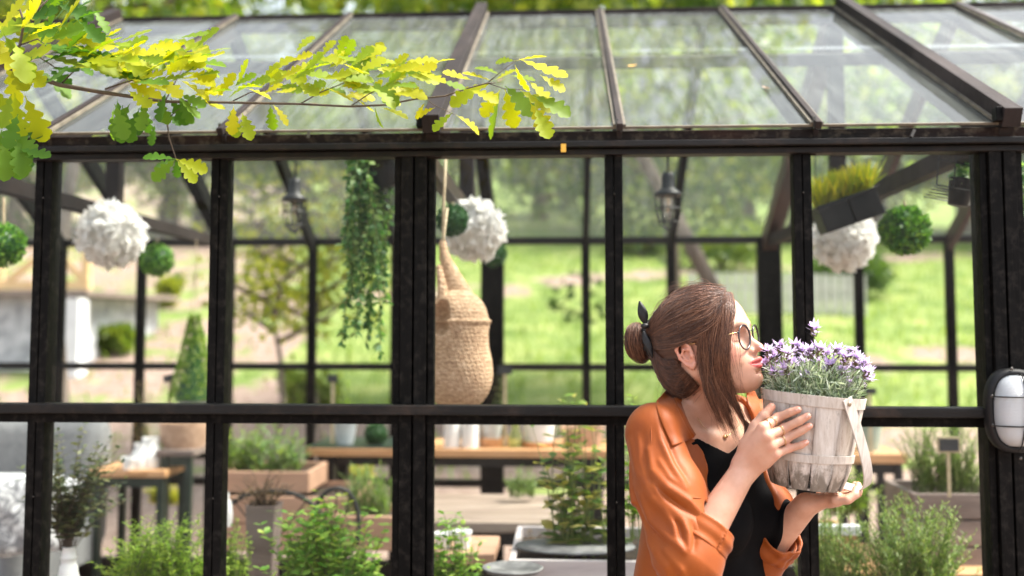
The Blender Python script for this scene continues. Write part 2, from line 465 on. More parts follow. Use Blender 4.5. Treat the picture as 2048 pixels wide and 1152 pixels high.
o = MB(); o.box((bc, YB, 0.14), (bw, 0.05, 0.28)); o.build('back_base_board', M['black_h'], gh)
for i in range(len(bx) - 1):
    a, b = bx[i], bx[i + 1]
    sheet('rear_roof_pane', roofb(a, 0, 0), roofb(b, 0, 0), roofb(b, 0.99, 0), roofb(a, 0.99, 0), M['glass_roofb'])
    sheet('back_pane', V(a, YB + 0.004, 0.28), V(b, YB + 0.004, 0.28), V(b, YB + 0.004, ZB), V(a, YB + 0.004, ZB), M['glass_back'])
for i in range(len(xs) - 1):
    a, b = xs[i], xs[i + 1]
    sheet('glass_pane', V(a, YF + 0.004, Z(828)), V(b, YF + 0.004, Z(828)), V(b, YF + 0.004, EAVE), V(a, YF + 0.004, EAVE), M['glass'])
    sheet('glass_pane', V(a, YF + 0.004, 0.3), V(b, YF + 0.004, 0.3), V(b, YF + 0.004, Z(828)), V(a, YF + 0.004, Z(828)), M['glass'])
# ------------------------------------------------------------------ ground
def gz(x, y):
    """terrain height"""
    t = max(y - 9.5, 0.0)
    h = 0.18 * t * (1 - math.exp(-t / 4.0))
    if x < -4: h += 0.03 * (-4 - x) * min(t / 10, 1)
    h += 0.10 * mnoise.noise(Vector((x * 0.22, y * 0.22, 0))) * min(t / 5, 1.5)
    if y > 45: h = h + (y - 45) * 0.12
    return h
def ground_mat():
    m, nt, out = newmat('meadow_and_soil')
    b = N(nt, 'ShaderNodeBsdfPrincipled'); b.inputs['Roughness'].default_value = 0.9; b.inputs['Specular IOR Level'].default_value = 0.1
    tc = N(nt, 'ShaderNodeTexCoord'); co = tc.outputs['Object']
    f1 = noise(nt, co, 1.3, 5, 0.6); f2 = noise(nt, co, 9, 5, 0.7)
    grass = ramp(nt, f1, [(0.35, (0.105, 0.155, 0.045)), (0.5, (0.16, 0.215, 0.07)), (0.65, (0.25, 0.28, 0.11))])
    g2 = N(nt, 'ShaderNodeMixRGB', blend_type='MULTIPLY'); g2.inputs[0].default_value = 0.7
    nt.links.new(grass, g2.inputs[1]); nt.links.new(ramp(nt, f2, [(0.3, (0.55, 0.6, 0.5)), (0.7, (1.25, 1.2, 1.0))]), g2.inputs[2])
    soil = ramp(nt, f2, [(0.3, (0.14, 0.09, 0.07)), (0.5, (0.24, 0.175, 0.145)), (0.7, (0.33, 0.265, 0.225))])
    # soil mask: vertex attribute 'soil' + noise
    at = N(nt, 'ShaderNodeAttribute'); at.attribute_name = 'soil'
    ad = N(nt, 'ShaderNodeMath', operation='ADD'); nt.links.new(at.outputs['Fac'], ad.inputs[0])
    f3 = noise(nt, co, 0.9, 4, 0.6); sb = N(nt, 'ShaderNodeMath', operation='SUBTRACT'); nt.links.new(f3, sb.inputs[0]); sb.inputs[1].default_value = 0.5
    m3 = N(nt, 'ShaderNodeMath', operation='MULTIPLY'); m3.inputs[1].default_value = 2.2; nt.links.new(sb.outputs[0], m3.inputs[0])
    nt.links.new(m3.outputs[0], ad.inputs[1])
    mk = ramp(nt, ad.outputs[0], [(0.42, (0, 0, 0)), (0.58, (1, 1, 1))])
    mx = N(nt, 'ShaderNodeMixRGB'); nt.links.new(mk, mx.inputs[0]); nt.links.new(g2.outputs[0], mx.inputs[1]); nt.links.new(soil, mx.inputs[2])
    nt.links.new(mx.outputs[0], b.inputs['Base Color'])
    bp = N(nt, 'ShaderNodeBump'); bp.inputs['Strength'].default_value = 0.8; bp.inputs['Distance'].default_value = 0.05
    nt.links.new(f2, bp.inputs['Height']); nt.links.new(bp.outputs[0], b.inputs['Normal'])
    nt.links.new(b.outputs[0], out.inputs[0]); return m
def soil_at(x, y):
    px = 1136 + x / max(y, 0.5) * 2000      # roughly where the strip lies across the slope
    s = 0.05
    if y < 9.3: s = 1.0
    elif y < 13: s = 0.85 if x < -0.5 else 0.6
    if y >= 9.3 and x < -0.27 * y and y < 60: s = max(s, 0.60)
    # path crossing the lawn on the right
    if abs(y - (24 + 0.5 * x)) < 0.9 and x > -6: s = max(s, 0.62)
    if abs(y - (15.5 + 0.15 * x)) < 0.6 and x > 2: s = max(s, 0.6)
    return s
nx, ny = 180, 190
gx = [-90 + 180 * i / nx for i in range(nx + 1)]
gx = [math.copysign(abs(i / (nx / 2) - 1) ** 2.0 * 120, i - nx / 2) for i in range(nx + 1)]
gy = [-30 + 30 * (j / 30) for j in range(30)] + [160 * ((j) / 160) ** 1.8 for j in range(161)]
v = np.array([[x, y, gz(x, y)] for y in gy for x in gx]); W_ = len(gx)
f = np.array([[j * W_ + i, j * W_ + i + 1, (j + 1) * W_ + i + 1, (j + 1) * W_ + i] for j in range(len(gy) - 1) for i in range(W_ - 1)])
me = npmesh('ground', v, f, ground_mat(), True)
at = me.attributes.new('soil', 'FLOAT', 'POINT'); at.data.foreach_set('value', np.array([soil_at(p[0], p[1]) for p in v], np.float32))
ground = link('ground', me); tag(ground, kind='structure')
# stone floor in the greenhouse
o = MB(); o.box(((x0 + x1) / 2, (YF + YB) / 2, 0.012), (x1 - x0, YB - YF - 0.05, 0.02))
fl = o.build('floor', pbr('gravel_floor', [(0.16, 0.13, 0.115), (0.27, 0.22, 0.2), (0.4, 0.34, 0.31)], 40, 0.9, 0.6, 90)); tag(fl, kind='structure')
# gravel bank behind the greenhouse is part of the ground; grass tufts on the slope
M['grass'] = leafmat('meadow_grass', [(0.08, 0.15, 0.025), (0.15, 0.23, 0.04), (0.23, 0.28, 0.07)], 0.5, (1.5, 1.5, 0.6))
rng = np.random.default_rng(3)
pts = []
while len(pts) < 15000:
    y = rng.uniform(9.5, 34); x = rng.uniform(-0.62, 0.62) * y
    if soil_at(x, y) > 0.55 and rng.random() < 0.85: continue
    pts.append((x, y, gz(x, y) - 0.01))
pts = np.array(pts); n = len(pts)
ax = rand_dirs(n, rng) * 0.45; ax[:, 2] = 1; ax /= np.linalg.norm(ax, axis=1)[:, None]
v, f = leaf_long(pts, ax, rand_dirs(n, rng), rng.uniform(0.08, 0.28, n), rng.uniform(0.012, 0.035, n), 0.2)
g = link('grass', npmesh('grass', v, f, M['grass'])); tag(g, 'long meadow grass growing over the bank behind the greenhouse', 'grass', kind='stuff')

# ------------------------------------------------------------------ trees
M['bark'] = pbr('bark', [(0.06, 0.045, 0.035), (0.13, 0.10, 0.08), (0.2, 0.165, 0.135)], 6, 0.85, 0.8, 14, (1, 1, 0.25))
M['leaf_a'] = leafmat('tree_leaf', [(0.05, 0.10, 0.015), (0.10, 0.17, 0.025), (0.17, 0.24, 0.035), (0.27, 0.31, 0.045)], 0.5, (1.6, 1.55, 0.6))
M['leaf_b'] = leafmat('bright_tree_leaf', [(0.13, 0.19, 0.02), (0.25, 0.30, 0.025), (0.40, 0.40, 0.03)], 0.55, (1.6, 1.5, 0.45))
M['leaf_c'] = leafmat('dark_tree_leaf', [(0.03, 0.07, 0.015), (0.06, 0.12, 0.022), (0.11, 0.17, 0.035)], 0.4, (1.5, 1.5, 0.6))
def tree_meshes(seed, h, cr, nleaf, mleaf, trunk_frac=0.25, lsize=0.16, lean=0.0, rk=0.028):
    rg = np.random.default_rng(seed); rd = random.Random(seed)
    tb = MB(); cl = []
    top = V(lean * h, 0, h * 0.9)
    def trunk_pt(t): return V(lean * h * t + 0.15 * math.sin(t * 5 + seed), 0.12 * math.sin(t * 4 + seed * 2), h * 0.9 * t)
    r0 = rk * h + 0.02
    tb.tube([trunk_pt(i / 9) - (V(0, 0, 0.2) if i == 0 else V(0, 0, 0)) for i in range(10)], [r0 * (1.25 if i == 0 else (1 - 0.09 * i)) for i in range(10)], 9)
    for k in range(15):
        t = trunk_frac + (0.97 - trunk_frac) * (k / 14)
        a = trunk_pt(t); an = k * 2.4 + rd.uniform(-0.4, 0.4)
        L = cr * (1.05 - 0.75 * max(t - trunk_frac - 0.15, 0) / (1 - trunk_frac)) * rd.uniform(0.7, 1.05)
        d = V(math.cos(an), math.sin(an), rd.uniform(0.1, 0.55)).normalized()
        pts = [a + d * L * s + V(0, 0, 0.12 * L * s * s) + V(rd.uniform(-.1, .1), rd.uniform(-.1, .1), 0) * L * s * 0.6 for s in (0, 0.3, 0.6, 0.85, 1)]
        tb.tube(pts, [r0 * (1 - t) * 0.6 + 0.02, r0 * (1 - t) * 0.4 + 0.015, 0.02, 0.012, 0.006], 6)
        for s in (1, 2, 3, 4):
            c = pts[s]; rr = L * rd.uniform(0.22, 0.4)
            cl.append((c, rr))
            for _ in range(2):
                cl.append((c + V(*(rg.normal(size=3) * rr * 0.9)), rr * rd.uniform(0.45, 0.85)))
    wts = np.array([r ** 2 for c, r in cl]); wts /= wts.sum()
    idx = rg.choice(len(cl), nleaf, p=wts)
    cen = np.array([list(c) for c, r in cl])[idx]; rad = np.array([r for c, r in cl])[idx]
    dd = rand_dirs(nleaf, rg); dd[:, 2] *= 0.75
    pos = cen + dd * (rad * rg.uniform(0.35, 1.0, nleaf) ** 0.5)[:, None]
    ax_ = dd * 0.6 + rand_dirs(nleaf, rg) * 0.8; ax_[:, 2] -= 0.25; ax_ /= np.linalg.norm(ax_, axis=1)[:, None]
    v, f = leaf_quads(pos, ax_, rand_dirs(nleaf, rg), rg.uniform(0.7, 1.3, nleaf) * lsize, rg.uniform(0.5, 0.9, nleaf) * lsize, 0.15)
    tm = bpy.data.meshes.new('trunk'); tm.from_pydata(tb.v, [], tb.f); tm.materials.append(M['bark'])
    tm.polygons.foreach_set('use_smooth', [True] * len(tm.polygons))
    return tm, npmesh('crown', v, f, mleaf)
TM = [tree_meshes(11, 9.5, 3.2, 9000, M['leaf_a'], 0.12, 0.2), tree_meshes(12, 8.5, 3.0, 9500, M['leaf_b'], 0.16, 0.2),
      tree_meshes(13, 11, 3.3, 10000, M['leaf_c'], 0.08, 0.22), tree_meshes(14, 7, 2.6, 9000, M['leaf_a'], 0.3, 0.17, 0.22)]
def tree(name, kind, x, y, sc, rz, label, group='trees around the greenhouse'):
    t = empty(name, (x, y, gz(x, y)), label, 'tree', group, rz); t.scale = (sc, sc, sc)
    link('trunk', TM[kind][0], t); link('crown', TM[kind][1], t)
    return t
TL = [  # kind, px at distance Y, Y, scale, rot, label
    (2, -150, 30, 1.25, 0.3, 'dark tree at the far left beyond the wooden balcony'),
    (1, 20, 30, 1.1, 1.1, 'yellow-green tree over the roof ridge at the far left'),
    (0, 330, 34, 1.2, 2.0, 'tall green tree rising behind the white flower ball on the left'),
    (1, 400, 36, 1.2, 4.0, 'yellow tree above the left half of the glass roof'),
    (0, 610, 33, 1.2, 0.5, 'leafy tree seen behind the trailing ivy'),
    (2, 770, 37, 1.25, 5.1, 'dark green tree above the ridge left of the middle rafter'),
    (0, 930, 38, 1.3, 2.8, 'distant green tree over the tall wicker basket'),
    (2, 1080, 44, 1.0, 0.9, 'far green tree below the white gap in the leaves'),
    (1, 1250, 40, 1.05, 3.7, 'sunny tree behind the caged pendant lamp beside the woman'),
    (0, 1330, 36, 1.15, 1.9, 'full green tree directly behind the woman'),
    (0, 1490, 33, 1.1, 3.3, 'green tree behind the slanting trunk'),
    (2, 1600, 36, 1.25, 0.2, 'dark tree above the lavender flowers'),
    (0, 1770, 36, 1.2, 4.6, 'green tree behind the yellow grass planter'),
    (1, 1930, 36, 1.1, 2.3, 'light green tree behind the hanging moss ball on the right'),
    (2, 2150, 33, 1.15, 1.5, 'dark tree at the far right behind the wall lamp'),
    (0, 2450, 30, 1.1, 3.0, 'green tree beyond the right end of the photo'),
]
for k, px, Y, sc, rz, lab in TL:
    q = P(px, 649, Y); tree('tree', k, q.x, Y, sc, rz, lab)
# ------------------------------------------------------------------ implicit sculpting: smooth unions meshed by surface nets
class SDF:
    def __init__(s): s.ops = []
    def _add(s, fn, lo, hi, k, op): s.ops.append((fn, np.array(lo, float), np.array(hi, float), k, op)); return s
    def cone(s, a, b, ra, rb, k=0.01, op='u', flat=None):
        """round cone; flat=(direction, factor) squeezes the section along direction"""
        a = np.array(a, float); b = np.array(b, float); r = max(ra, rb)
        ba = b - a; l2 = max(ba @ ba, 1e-12)
        if flat is not None:
            fd = np.array(flat[0], float); fd = fd - ba * (fd @ ba) / l2; fd /= np.linalg.norm(fd); ff = flat[1]
        def fn(p):
            t = np.clip(((p - a) @ ba) / l2, 0, 1)
            q = p - (a + t[:, None] * ba)
            rr = ra + (rb - ra) * t
            if flat is None: return np.linalg.norm(q, axis=1) - rr
            c = q @ fd; q = q - c[:, None] * fd
            d = np.sqrt((q ** 2).sum(1) + (c / ff) ** 2)
            return (d - rr) * (min(ff, 1.0) + 1) * 0.5
        return s._add(fn, np.minimum(a, b) - r, np.maximum(a, b) + r, k, op)
    def ell(s, c, r, k=0.01, op='u', rot=None):
        """ellipsoid, rot = 3x3 matrix whose columns are its axes"""
        c = np.array(c, float); r = np.array(r, float); Rm = np.eye(3) if rot is None else np.array(rot, float)
        e = np.abs(Rm) @ r
        def fn(p):
            q = (p - c) @ Rm
            k0 = np.linalg.norm(q / r, axis=1); k1 = np.linalg.norm(q / r ** 2, axis=1)
            return np.where(k1 < 1e-6, -r.min(), k0 * (k0 - 1) / np.maximum(k1, 1e-6))
        return s._add(fn, c - e, c + e, k, op)
    def chain(s, pts, rad, k=0.008, op='u', flat=None):
        for i in range(len(pts) - 1): s.cone(pts[i], pts[i + 1], rad[i], rad[i + 1], k, op, flat)
        return s
    def fun(s, fn, lo, hi, k=0.0, op='s'): return s._add(fn, lo, hi, k, op)
    def __call__(s, p, margin=0.02):
        d = np.full(len(p), 1e3)
        for fn, lo, hi, k, op in s.ops:
            m = margin + k
            sel = np.nonzero(((p > lo - m) & (p < hi + m)).all(1))[0]
            if not len(sel): continue
            e = fn(p[sel]); o = d[sel]
            if op == 'u':
                if k > 0:
                    h = np.maximum(k - np.abs(o - e), 0) / k; d[sel] = np.minimum(o, e) - h * h * k * 0.25
                else: d[sel] = np.minimum(o, e)
            else:
                e = -e
                if k > 0:
                    h = np.maximum(k - np.abs(o - e), 0) / k; d[sel] = np.maximum(o, e) + h * h * k * 0.25
                else: d[sel] = np.maximum(o, e)
        return d
def smin(a, b, k):
    h = np.maximum(k - np.abs(a - b), 0) / k; return np.minimum(a, b) - h * h * k * 0.25
def smax(a, b, k): return -smin(-a, -b, k)
def surface(f, lo, hi, h, levels=4):
    """surface nets of f(p, margin) < 0; returns verts, quads"""
    lo = np.array(lo, float); hi = np.array(hi, float)
    s = 2 ** levels; n = np.ceil((hi - lo) / (h * s)).astype(int)
    c = np.stack(np.meshgrid(*[np.arange(k) for k in n], indexing='ij'), -1).reshape(-1, 3) * s
    while True:
        cen = lo + (c + s / 2) * h
        rad = s * h * 0.5 * 1.9 + 1.4 * h
        d = f(cen, rad * 1.6 + 0.004)
        c = c[np.abs(d) < rad * 1.5]
        if s == 1: break
        s //= 2
        off = np.stack(np.meshgrid([0, 1], [0, 1], [0, 1], indexing='ij'), -1).reshape(-1, 3) * s
        c = (c[:, None, :] + off[None]).reshape(-1, 3)
    B = 1 << 20
    def code(a): return (a[:, 0].astype(np.int64) * B + a[:, 1]) * B + a[:, 2]
    off = np.array([[i, j, k] for i in (0, 1) for j in (0, 1) for k in (0, 1)])
    cor = (c[:, None, :] + off[None]).reshape(-1, 3)
    cc, first, inv = np.unique(code(cor), return_index=True, return_inverse=True); inv = inv.ravel()
    cp = cor[first]; val = np.empty(len(cp))
    for i in range(0, len(cp), 400000): val[i:i + 400000] = f(lo + cp[i:i + 400000] * h, h * 3 + 0.004)
    cv = val[inv].reshape(-1, 8)
    act = (cv.min(1) < 0) & (cv.max(1) >= 0)
    c = c[act]; cv = cv[act]
    order = np.argsort(code(c)); c = c[order]; cv = cv[order]; ck = code(c)
    E = [(a, b) for a in range(8) for b in range(a + 1, 8) if bin(a ^ b).count('1') == 1]
    acc = np.zeros((len(c), 3)); cnt = np.zeros(len(c))
    for a, b in E:
        va, vb = cv[:, a], cv[:, b]; m = (va < 0) != (vb < 0)
        t = np.where(m, va / np.where(m, va - vb, 1), 0)
        pnt = off[a] + (off[b] - off[a]) * t[:, None]
        acc[m] += pnt[m]; cnt += m
    verts = lo + (c + acc / cnt[:, None]) * h
    quads = []
    def find(a):
        k = code(a); i = np.searchsorted(ck, k); i = np.minimum(i, len(ck) - 1)
        return np.where(ck[i] == k, i, -1)
    # edges: starting corner (0,0,0) of each active cell along each axis
    for ax, (b1, b2) in enumerate(((1, 2), (2, 0), (0, 1))):
        ia = 4 >> ax
        va, vb = cv[:, 0], cv[:, ia]
        m = np.nonzero((va < 0) != (vb < 0))[0]
        e1 = np.zeros(3, int); e1[b1] = 1; e2 = np.zeros(3, int); e2[b2] = 1
        q = np.stack([find(c[m] - e1 - e2), find(c[m] - e2), m, find(c[m] - e1)], 1)
        ok = (q >= 0).all(1); q = q[ok]; neg = (va[m] < 0)[ok]
        q[~neg] = q[~neg][:, ::-1]
        quads.append(q)
    return verts, np.concatenate(quads)
def relax(v, q, it=2, w=0.5):
    e = np.concatenate([q[:, [0, 1]], q[:, [1, 2]], q[:, [2, 3]], q[:, [3, 0]]]); e = np.concatenate([e, e[:, ::-1]])
    cnt = np.bincount(e[:, 0], minlength=len(v)).astype(float)
    for _ in range(it):
        a = np.stack([np.bincount(e[:, 0], v[e[:, 1], k], len(v)) for k in range(3)], 1) / np.maximum(cnt, 1)[:, None]
        v = v * (1 - w) + a * w
    return v
def biggest(v, q):
    lab = np.arange(len(v))
    for _ in range(4000):
        m = lab[q].min(1); new = lab.copy()
        for k in range(4): np.minimum.at(new, q[:, k], m)
        new = new[new]
        if (new == lab).all(): break
        lab = new
    ids, cnt = np.unique(lab[q[:, 0]], return_counts=True); keep = lab[q[:, 0]] == ids[cnt.argmax()]; q = q[keep]
    used = np.unique(q); mp = np.zeros(len(v), int); mp[used] = np.arange(len(used)); return v[used], mp[q]
def vattr(me, name, arr):
    a = me.attributes.new(name, 'FLOAT', 'POINT'); a.data.foreach_set('value', np.asarray(arr, np.float32))
def vnormals(v, q):
    n = np.cross(v[q[:, 2]] - v[q[:, 0]], v[q[:, 3]] - v[q[:, 1]])
    out = np.zeros_like(v)
    for k in range(4):
        for a in range(3): out[:, a] += np.bincount(q[:, k], n[:, a], len(v))
    return out / (np.linalg.norm(out, axis=1)[:, None] + 1e-12)
# ------------------------------------------------------------------ the woman
woman = empty('person', (P(1420, 649, 2.15).x, 2.15, 0.0), 'woman in an orange shirt and round glasses smelling the lavender she holds', 'person')
woman['_world'] = 1
A = lambda p: np.array(tuple(p), float)
# head frame
HY = 2.10
HC = A(P(1414, 712, HY))
th, tilt = R(60), R(12)
F0 = np.array([math.sin(th), -math.cos(th), 0]); Z0 = np.array([0, 0, 1.0])
HF = F0 * math.cos(tilt) + Z0 * math.sin(tilt); HU = Z0 * math.cos(tilt) - F0 * math.sin(tilt); HL = np.cross(HU, HF)
HR = np.stack([HF, HL, HU], 1)      # columns
def H(x, y, z): return HC + HR @ np.array([x, y, z], float)
def toH(p): return (p - HC) @ HR
# body frame
RS, LS = A(P(1307, 866, 2.04)), A(P(1530, 852, 2.31))
BL = (LS - RS); SW = np.linalg.norm(BL); BL[2] = 0; BL /= np.linalg.norm(BL)      # towards her left
BF = np.array([BL[1], -BL[0], 0.0]); BU = Z0
BC = (RS + LS) / 2
BR = np.stack([BF, BL, BU], 1)
def Bd(x, y, z): return BC + BR @ np.array([x, y, z], float)
EL = A(P(1378, 1118, 1.93)); WR = A(P(1489, 938, 1.985))
EL2 = A(P(1500, 1135, 2.22)); WR2 = A(P(1612, 1010, 2.09))
LOG.append(str(('shoulders', SW, 'upper arm', np.linalg.norm(EL - RS), 'forearm', np.linalg.norm(WR - EL), 'L', np.linalg.norm(EL2 - LS), np.linalg.norm(WR2 - EL2), 'face az', BF)))

def arm_hand(s, hand):
    """hand: dict with wrist, palm points, finger chains (lists of points, radii)"""
    pass

body = SDF()
def head_sdf(s):
    e = lambda c, r, k=0.02, op='u', rot=None: s.ell(H(*c), r, k, op, HR if rot is None else rot)
    e((-0.014, 0, 0.045), (0.094, 0.073, 0.082), 0)
    e((0.042, 0, 0.060), (0.053, 0.060, 0.060), 0.03)
    e((0.050, 0, 0.035), (0.040, 0.050, 0.03), 0.03)
    e((0.036, 0, -0.004), (0.050, 0.057, 0.062), 0.03)
    for sg in (-1, 1):
        s.cone(H(-0.004, sg * 0.052, -0.028), H(0.064, sg * 0.020, -0.062), 0.018, 0.016, 0.035)
        s.ell(H(0.058, sg * 0.037, -0.012), (0.026, 0.022, 0.027), 0.025, 'u', HR)       # cheek
        s.cone(H(0.020, sg * 0.062, 0.004), H(0.055, sg * 0.050, 0.002), 0.012, 0.010, 0.02)   # cheekbone
    s.ell(H(0.082, 0, -0.067), (0.022, 0.022, 0.016), 0.024, 'u', HR)      # chin
    s.ell(H(0.072, 0, -0.034), (0.033, 0.033, 0.028), 0.022, 'u', HR)
    s.ell(H(0.062, 0, -0.055), (0.034, 0.033, 0.022), 0.02, 'u', HR)      # muzzle
    s.ell(H(0.035, 0, -0.050), (0.035, 0.030, 0.020), 0.03, 'u', HR)       # under the jaw
    # brow
    s.chain([H(0.083, 0, 0.040), H(0.083, -0.02, 0.043), H(0.070, -0.046, 0.040)], [0.006, 0.007, 0.006], 0.018)
    s.chain([H(0.083, 0, 0.040), H(0.083, 0.02, 0.043), H(0.070, 0.046, 0.040)], [0.006, 0.007, 0.006], 0.018)
    for sg in (-1, 1):
        s.ell(H(0.094, sg * 0.034, 0.024), (0.015, 0.019, 0.013), 0.014, 's', HR)   # orbit
        s.ell(H(0.066, sg * 0.033, 0.022), (0.0165, 0.0175, 0.0145), 0.006, 'u', HR)   # closed lid over the eyeball
    # nose
    s.cone(H(0.086, 0, 0.030), H(0.104, 0, 0.004), 0.0065, 0.0075, 0.012)
    s.cone(H(0.104, 0, 0.004), H(0.1135, 0, -0.0045), 0.0078, 0.0088, 0.006)
    for sg in (-1, 1):
        s.cone(H(0.096, sg * 0.006, 0.0), H(0.099, sg * 0.0115, -0.0085), 0.006, 0.0068, 0.008)
        s.ell(H(0.105, sg * 0.006, -0.0175), (0.005, 0.0028, 0.0045), 0.003, 's', HR)
    s.cone(H(0.104, 0, -0.006), H(0.099, 0, -0.017), 0.0055, 0.005, 0.006)
    # lips
    UP = [(0.082, 0.0285, -0.0325), (0.0940, 0.0195, -0.0312), (0.1035, 0.0100, -0.0290), (0.1075, 0.0035, -0.0272)]
    LO = [(0.083, 0.0255, -0.0345), (0.0935, 0.0180, -0.0375), (0.1025, 0.0085, -0.0400), (0.1050, 0.0, -0.0408)]
    ML = [(0.0805, 0.0335, -0.0322), (0.0945, 0.0235, -0.0338), (0.1065, 0.0110, -0.0346), (0.1120, 0.0, -0.0338)]
    def both(l): return [H(x, -y, z) for x, y, z in l] + [H(x, y, z) for x, y, z in l[::-1] if y > 0]
    s.chain(both(UP), [0.0015, 0.0028, 0.0038, 0.0042, 0.0042, 0.0038, 0.0028, 0.0015], 0.0045)
    s.chain(both(LO), [0.0014, 0.0032, 0.0046, 0.0052, 0.0046, 0.0032, 0.0014], 0.0045)
    s.chain(both(ML), [0.0008, 0.0010, 0.0012, 0.0013, 0.0012, 0.0010, 0.0008], 0.0022, 's')
    for sg in (-1, 1): s.ell(H(0.076, sg * 0.0345, -0.033), (0.005, 0.004, 0.006), 0.008, 's', HR)
    s.ell(H(0.104, 0, -0.0520), (0.007, 0.016, 0.004), 0.009, 's', HR)
    # ears
    for sg in (-1, 1):
        er = HR @ np.array(Matrix.Rotation(R(-12), 3, 'Y') @ Matrix.Rotation(R(sg * 18), 3, 'Z'))
        c = (-0.008, sg * 0.072, 0.006)
        O = lambda a, b, n_: H(*c) + er @ np.array([a, sg * n_, b])
        s.ell(O(0, 0, 0.002), (0.015, 0.005, 0.026), 0.004, 'u', er)
        rim = [O(0.012, 0.012, 0.003), O(0.007, 0.026, 0.007), O(-0.006, 0.029, 0.010), O(-0.016, 0.018, 0.012), O(-0.016, 0.0, 0.011), O(-0.010, -0.016, 0.008), O(0.0, -0.026, 0.005), O(0.008, -0.022, 0.003)]
        s.chain(rim, [0.003, 0.0034, 0.0036, 0.0036, 0.0034, 0.0034, 0.0052, 0.004], 0.003)
        s.ell(O(0.001, 0.002, 0.010), (0.009, 0.008, 0.013), 0.004, 's', er)
        s.chain([O(0.009, 0.008, 0.006), O(-0.002, 0.013, 0.009), O(-0.009, 0.006, 0.009), O(-0.007, -0.006, 0.007), O(0.0, -0.013, 0.006)], [0.0022] * 5, 0.003)
        s.ell(O(0.010, -0.004, 0.006), (0.004, 0.004, 0.006), 0.004, 'u', er)
head_sdf(body)
NB = Bd(-0.025, 0.0, 0.045)
body.cone(H(-0.030, 0, -0.020), NB, 0.048, 0.056, 0.03)
body.cone(H(-0.005, 0, -0.045), Bd(0.022, 0, 0.02), 0.030, 0.030, 0.03)
i_tor = len(body.ops)
for sg, sh in ((-1, RS), (1, LS)):
    body.cone(H(-0.035, sg * 0.040, -0.015), Bd(0.035, sg * 0.012, -0.012), 0.010, 0.008, 0.02)      # sterno muscle
    body.cone(Bd(0.045, sg * 0.014, -0.022), A(sh) + BF * 0.005 + Z0 * 0.012, 0.009, 0.009, 0.014)      # collar bone
    body.cone(NB + A((0, 0, -0.01)), A(sh) + Z0 * 0.008, 0.040, 0.034, 0.04)      # trapezius
    body.ell(A(sh), (0.047, 0.047, 0.052), 0.03, 'u', BR)
    body.ell(Bd(0.075, sg * 0.078, -0.175), (0.058, 0.064, 0.062), 0.03, 'u', BR)
body.ell(Bd(-0.005, 0, -0.10), (0.088, 0.148, 0.13), 0.03, 'u', BR)
body.ell(Bd(0.0, 0, -0.20), (0.092, 0.132, 0.16), 0.03, 'u', BR)
body.ell(Bd(0.005, 0, -0.37), (0.082, 0.118, 0.14), 0.04, 'u', BR)
body.ell(Bd(-0.005, 0, -0.54), (0.105, 0.155, 0.13), 0.05, 'u', BR)
i_arm = len(body.ops)
def arm(sh, el, wr, s=body):
    s.cone(sh, el, 0.041, 0.033, 0.015)
    mid = el + (wr - el) * 0.28
    s.cone(el, mid, 0.034, 0.0355, 0.01); s.cone(mid, wr, 0.0355, 0.0245, 0.012)
arm(RS, EL, WR); arm(LS, EL2, WR2)

# basket frame comes first, as the hands close on it
BK_A, BK_B = A(P(1626, 786, 2.055)), A(P(1612, 972, 2.055))       # rim centre, bottom centre
bu = (BK_A - BK_B); BH = np.linalg.norm(bu); bu /= BH
cv = np.array([0, -1.0, 0]); cv -= bu * (cv @ bu); cv /= np.linalg.norm(cv)      # towards the camera
br = np.cross(cv, bu); br = -br if br[0] < 0 else br      # to the right
R_TOP, R_BOT = 0.0985, 0.080
LOG.append(str(('basket height', BH)))
def bas_r(t):      # radius at height fraction t (0 bottom)
    if t < 0.33:
        u = t / 0.33; return R_BOT * (0.84 + 0.195 * math.sin(u * math.pi / 2))
    return R_BOT * 1.035 + (R_TOP - R_BOT * 1.035) * (t - 0.33) / 0.67
def on_bas(ang, t, off=0.0):
    """ang: 0 = camera side, + = right"""
    r = bas_r(t) + off
    return BK_B + bu * BH * t + (cv * math.cos(ang) + br * math.sin(ang)) * r
def bas_px(px, py, off):
    """point on the basket's camera side under that pixel"""
    best = None
    for i in range(-34, 35):
        for j in range(0, 41):
            q = on_bas(i * R(2.5), j / 40, off)
            d = (A(P(px, py, q[1])) - q); e = d @ d
            if best is None or e < best[0]: best = (e, q)
    return best[1]
# near hand: fingers lie flat on the basket
fr = 0.0078
def finger(s, pts, r0, r1, k=0.006):
    n_ = len(pts); rr = [r0 + (r1 - r0) * i / (n_ - 1) for i in range(n_)]
    for i in range(n_ - 1): s.cone(pts[i], pts[i + 1], rr[i], rr[i + 1], 0.002)
hand = SDF()
FT = []      # fingertips for the nails
def kn(px, py, Y): return A(P(px, py, Y))
MC = [kn(1526, 856, 1.955), kn(1533, 874, 1.948), kn(1541, 892, 1.950), kn(1551, 909, 1.957)]
tips = [(1600, 815), (1620, 831), (1622, 850), (1616, 881)]
mids = [[(1555, 838), (1580, 825)], [(1567, 857), (1597, 843)], [(1574, 875), (1601, 861)], [(1579, 897), (1600, 888)]]
rads = [0.0088, 0.0088, 0.0083, 0.0075]
def fchain(i):
    r = rads[i]
    pts = [MC[i]]
    for j, (a, b) in enumerate(mids[i] + [tips[i]]):
        q = bas_px(a, b, r + (0.010, 0.004, 0.0005)[j]); pts.append(q)
    return pts
chains = [fchain(i) for i in range(4)]
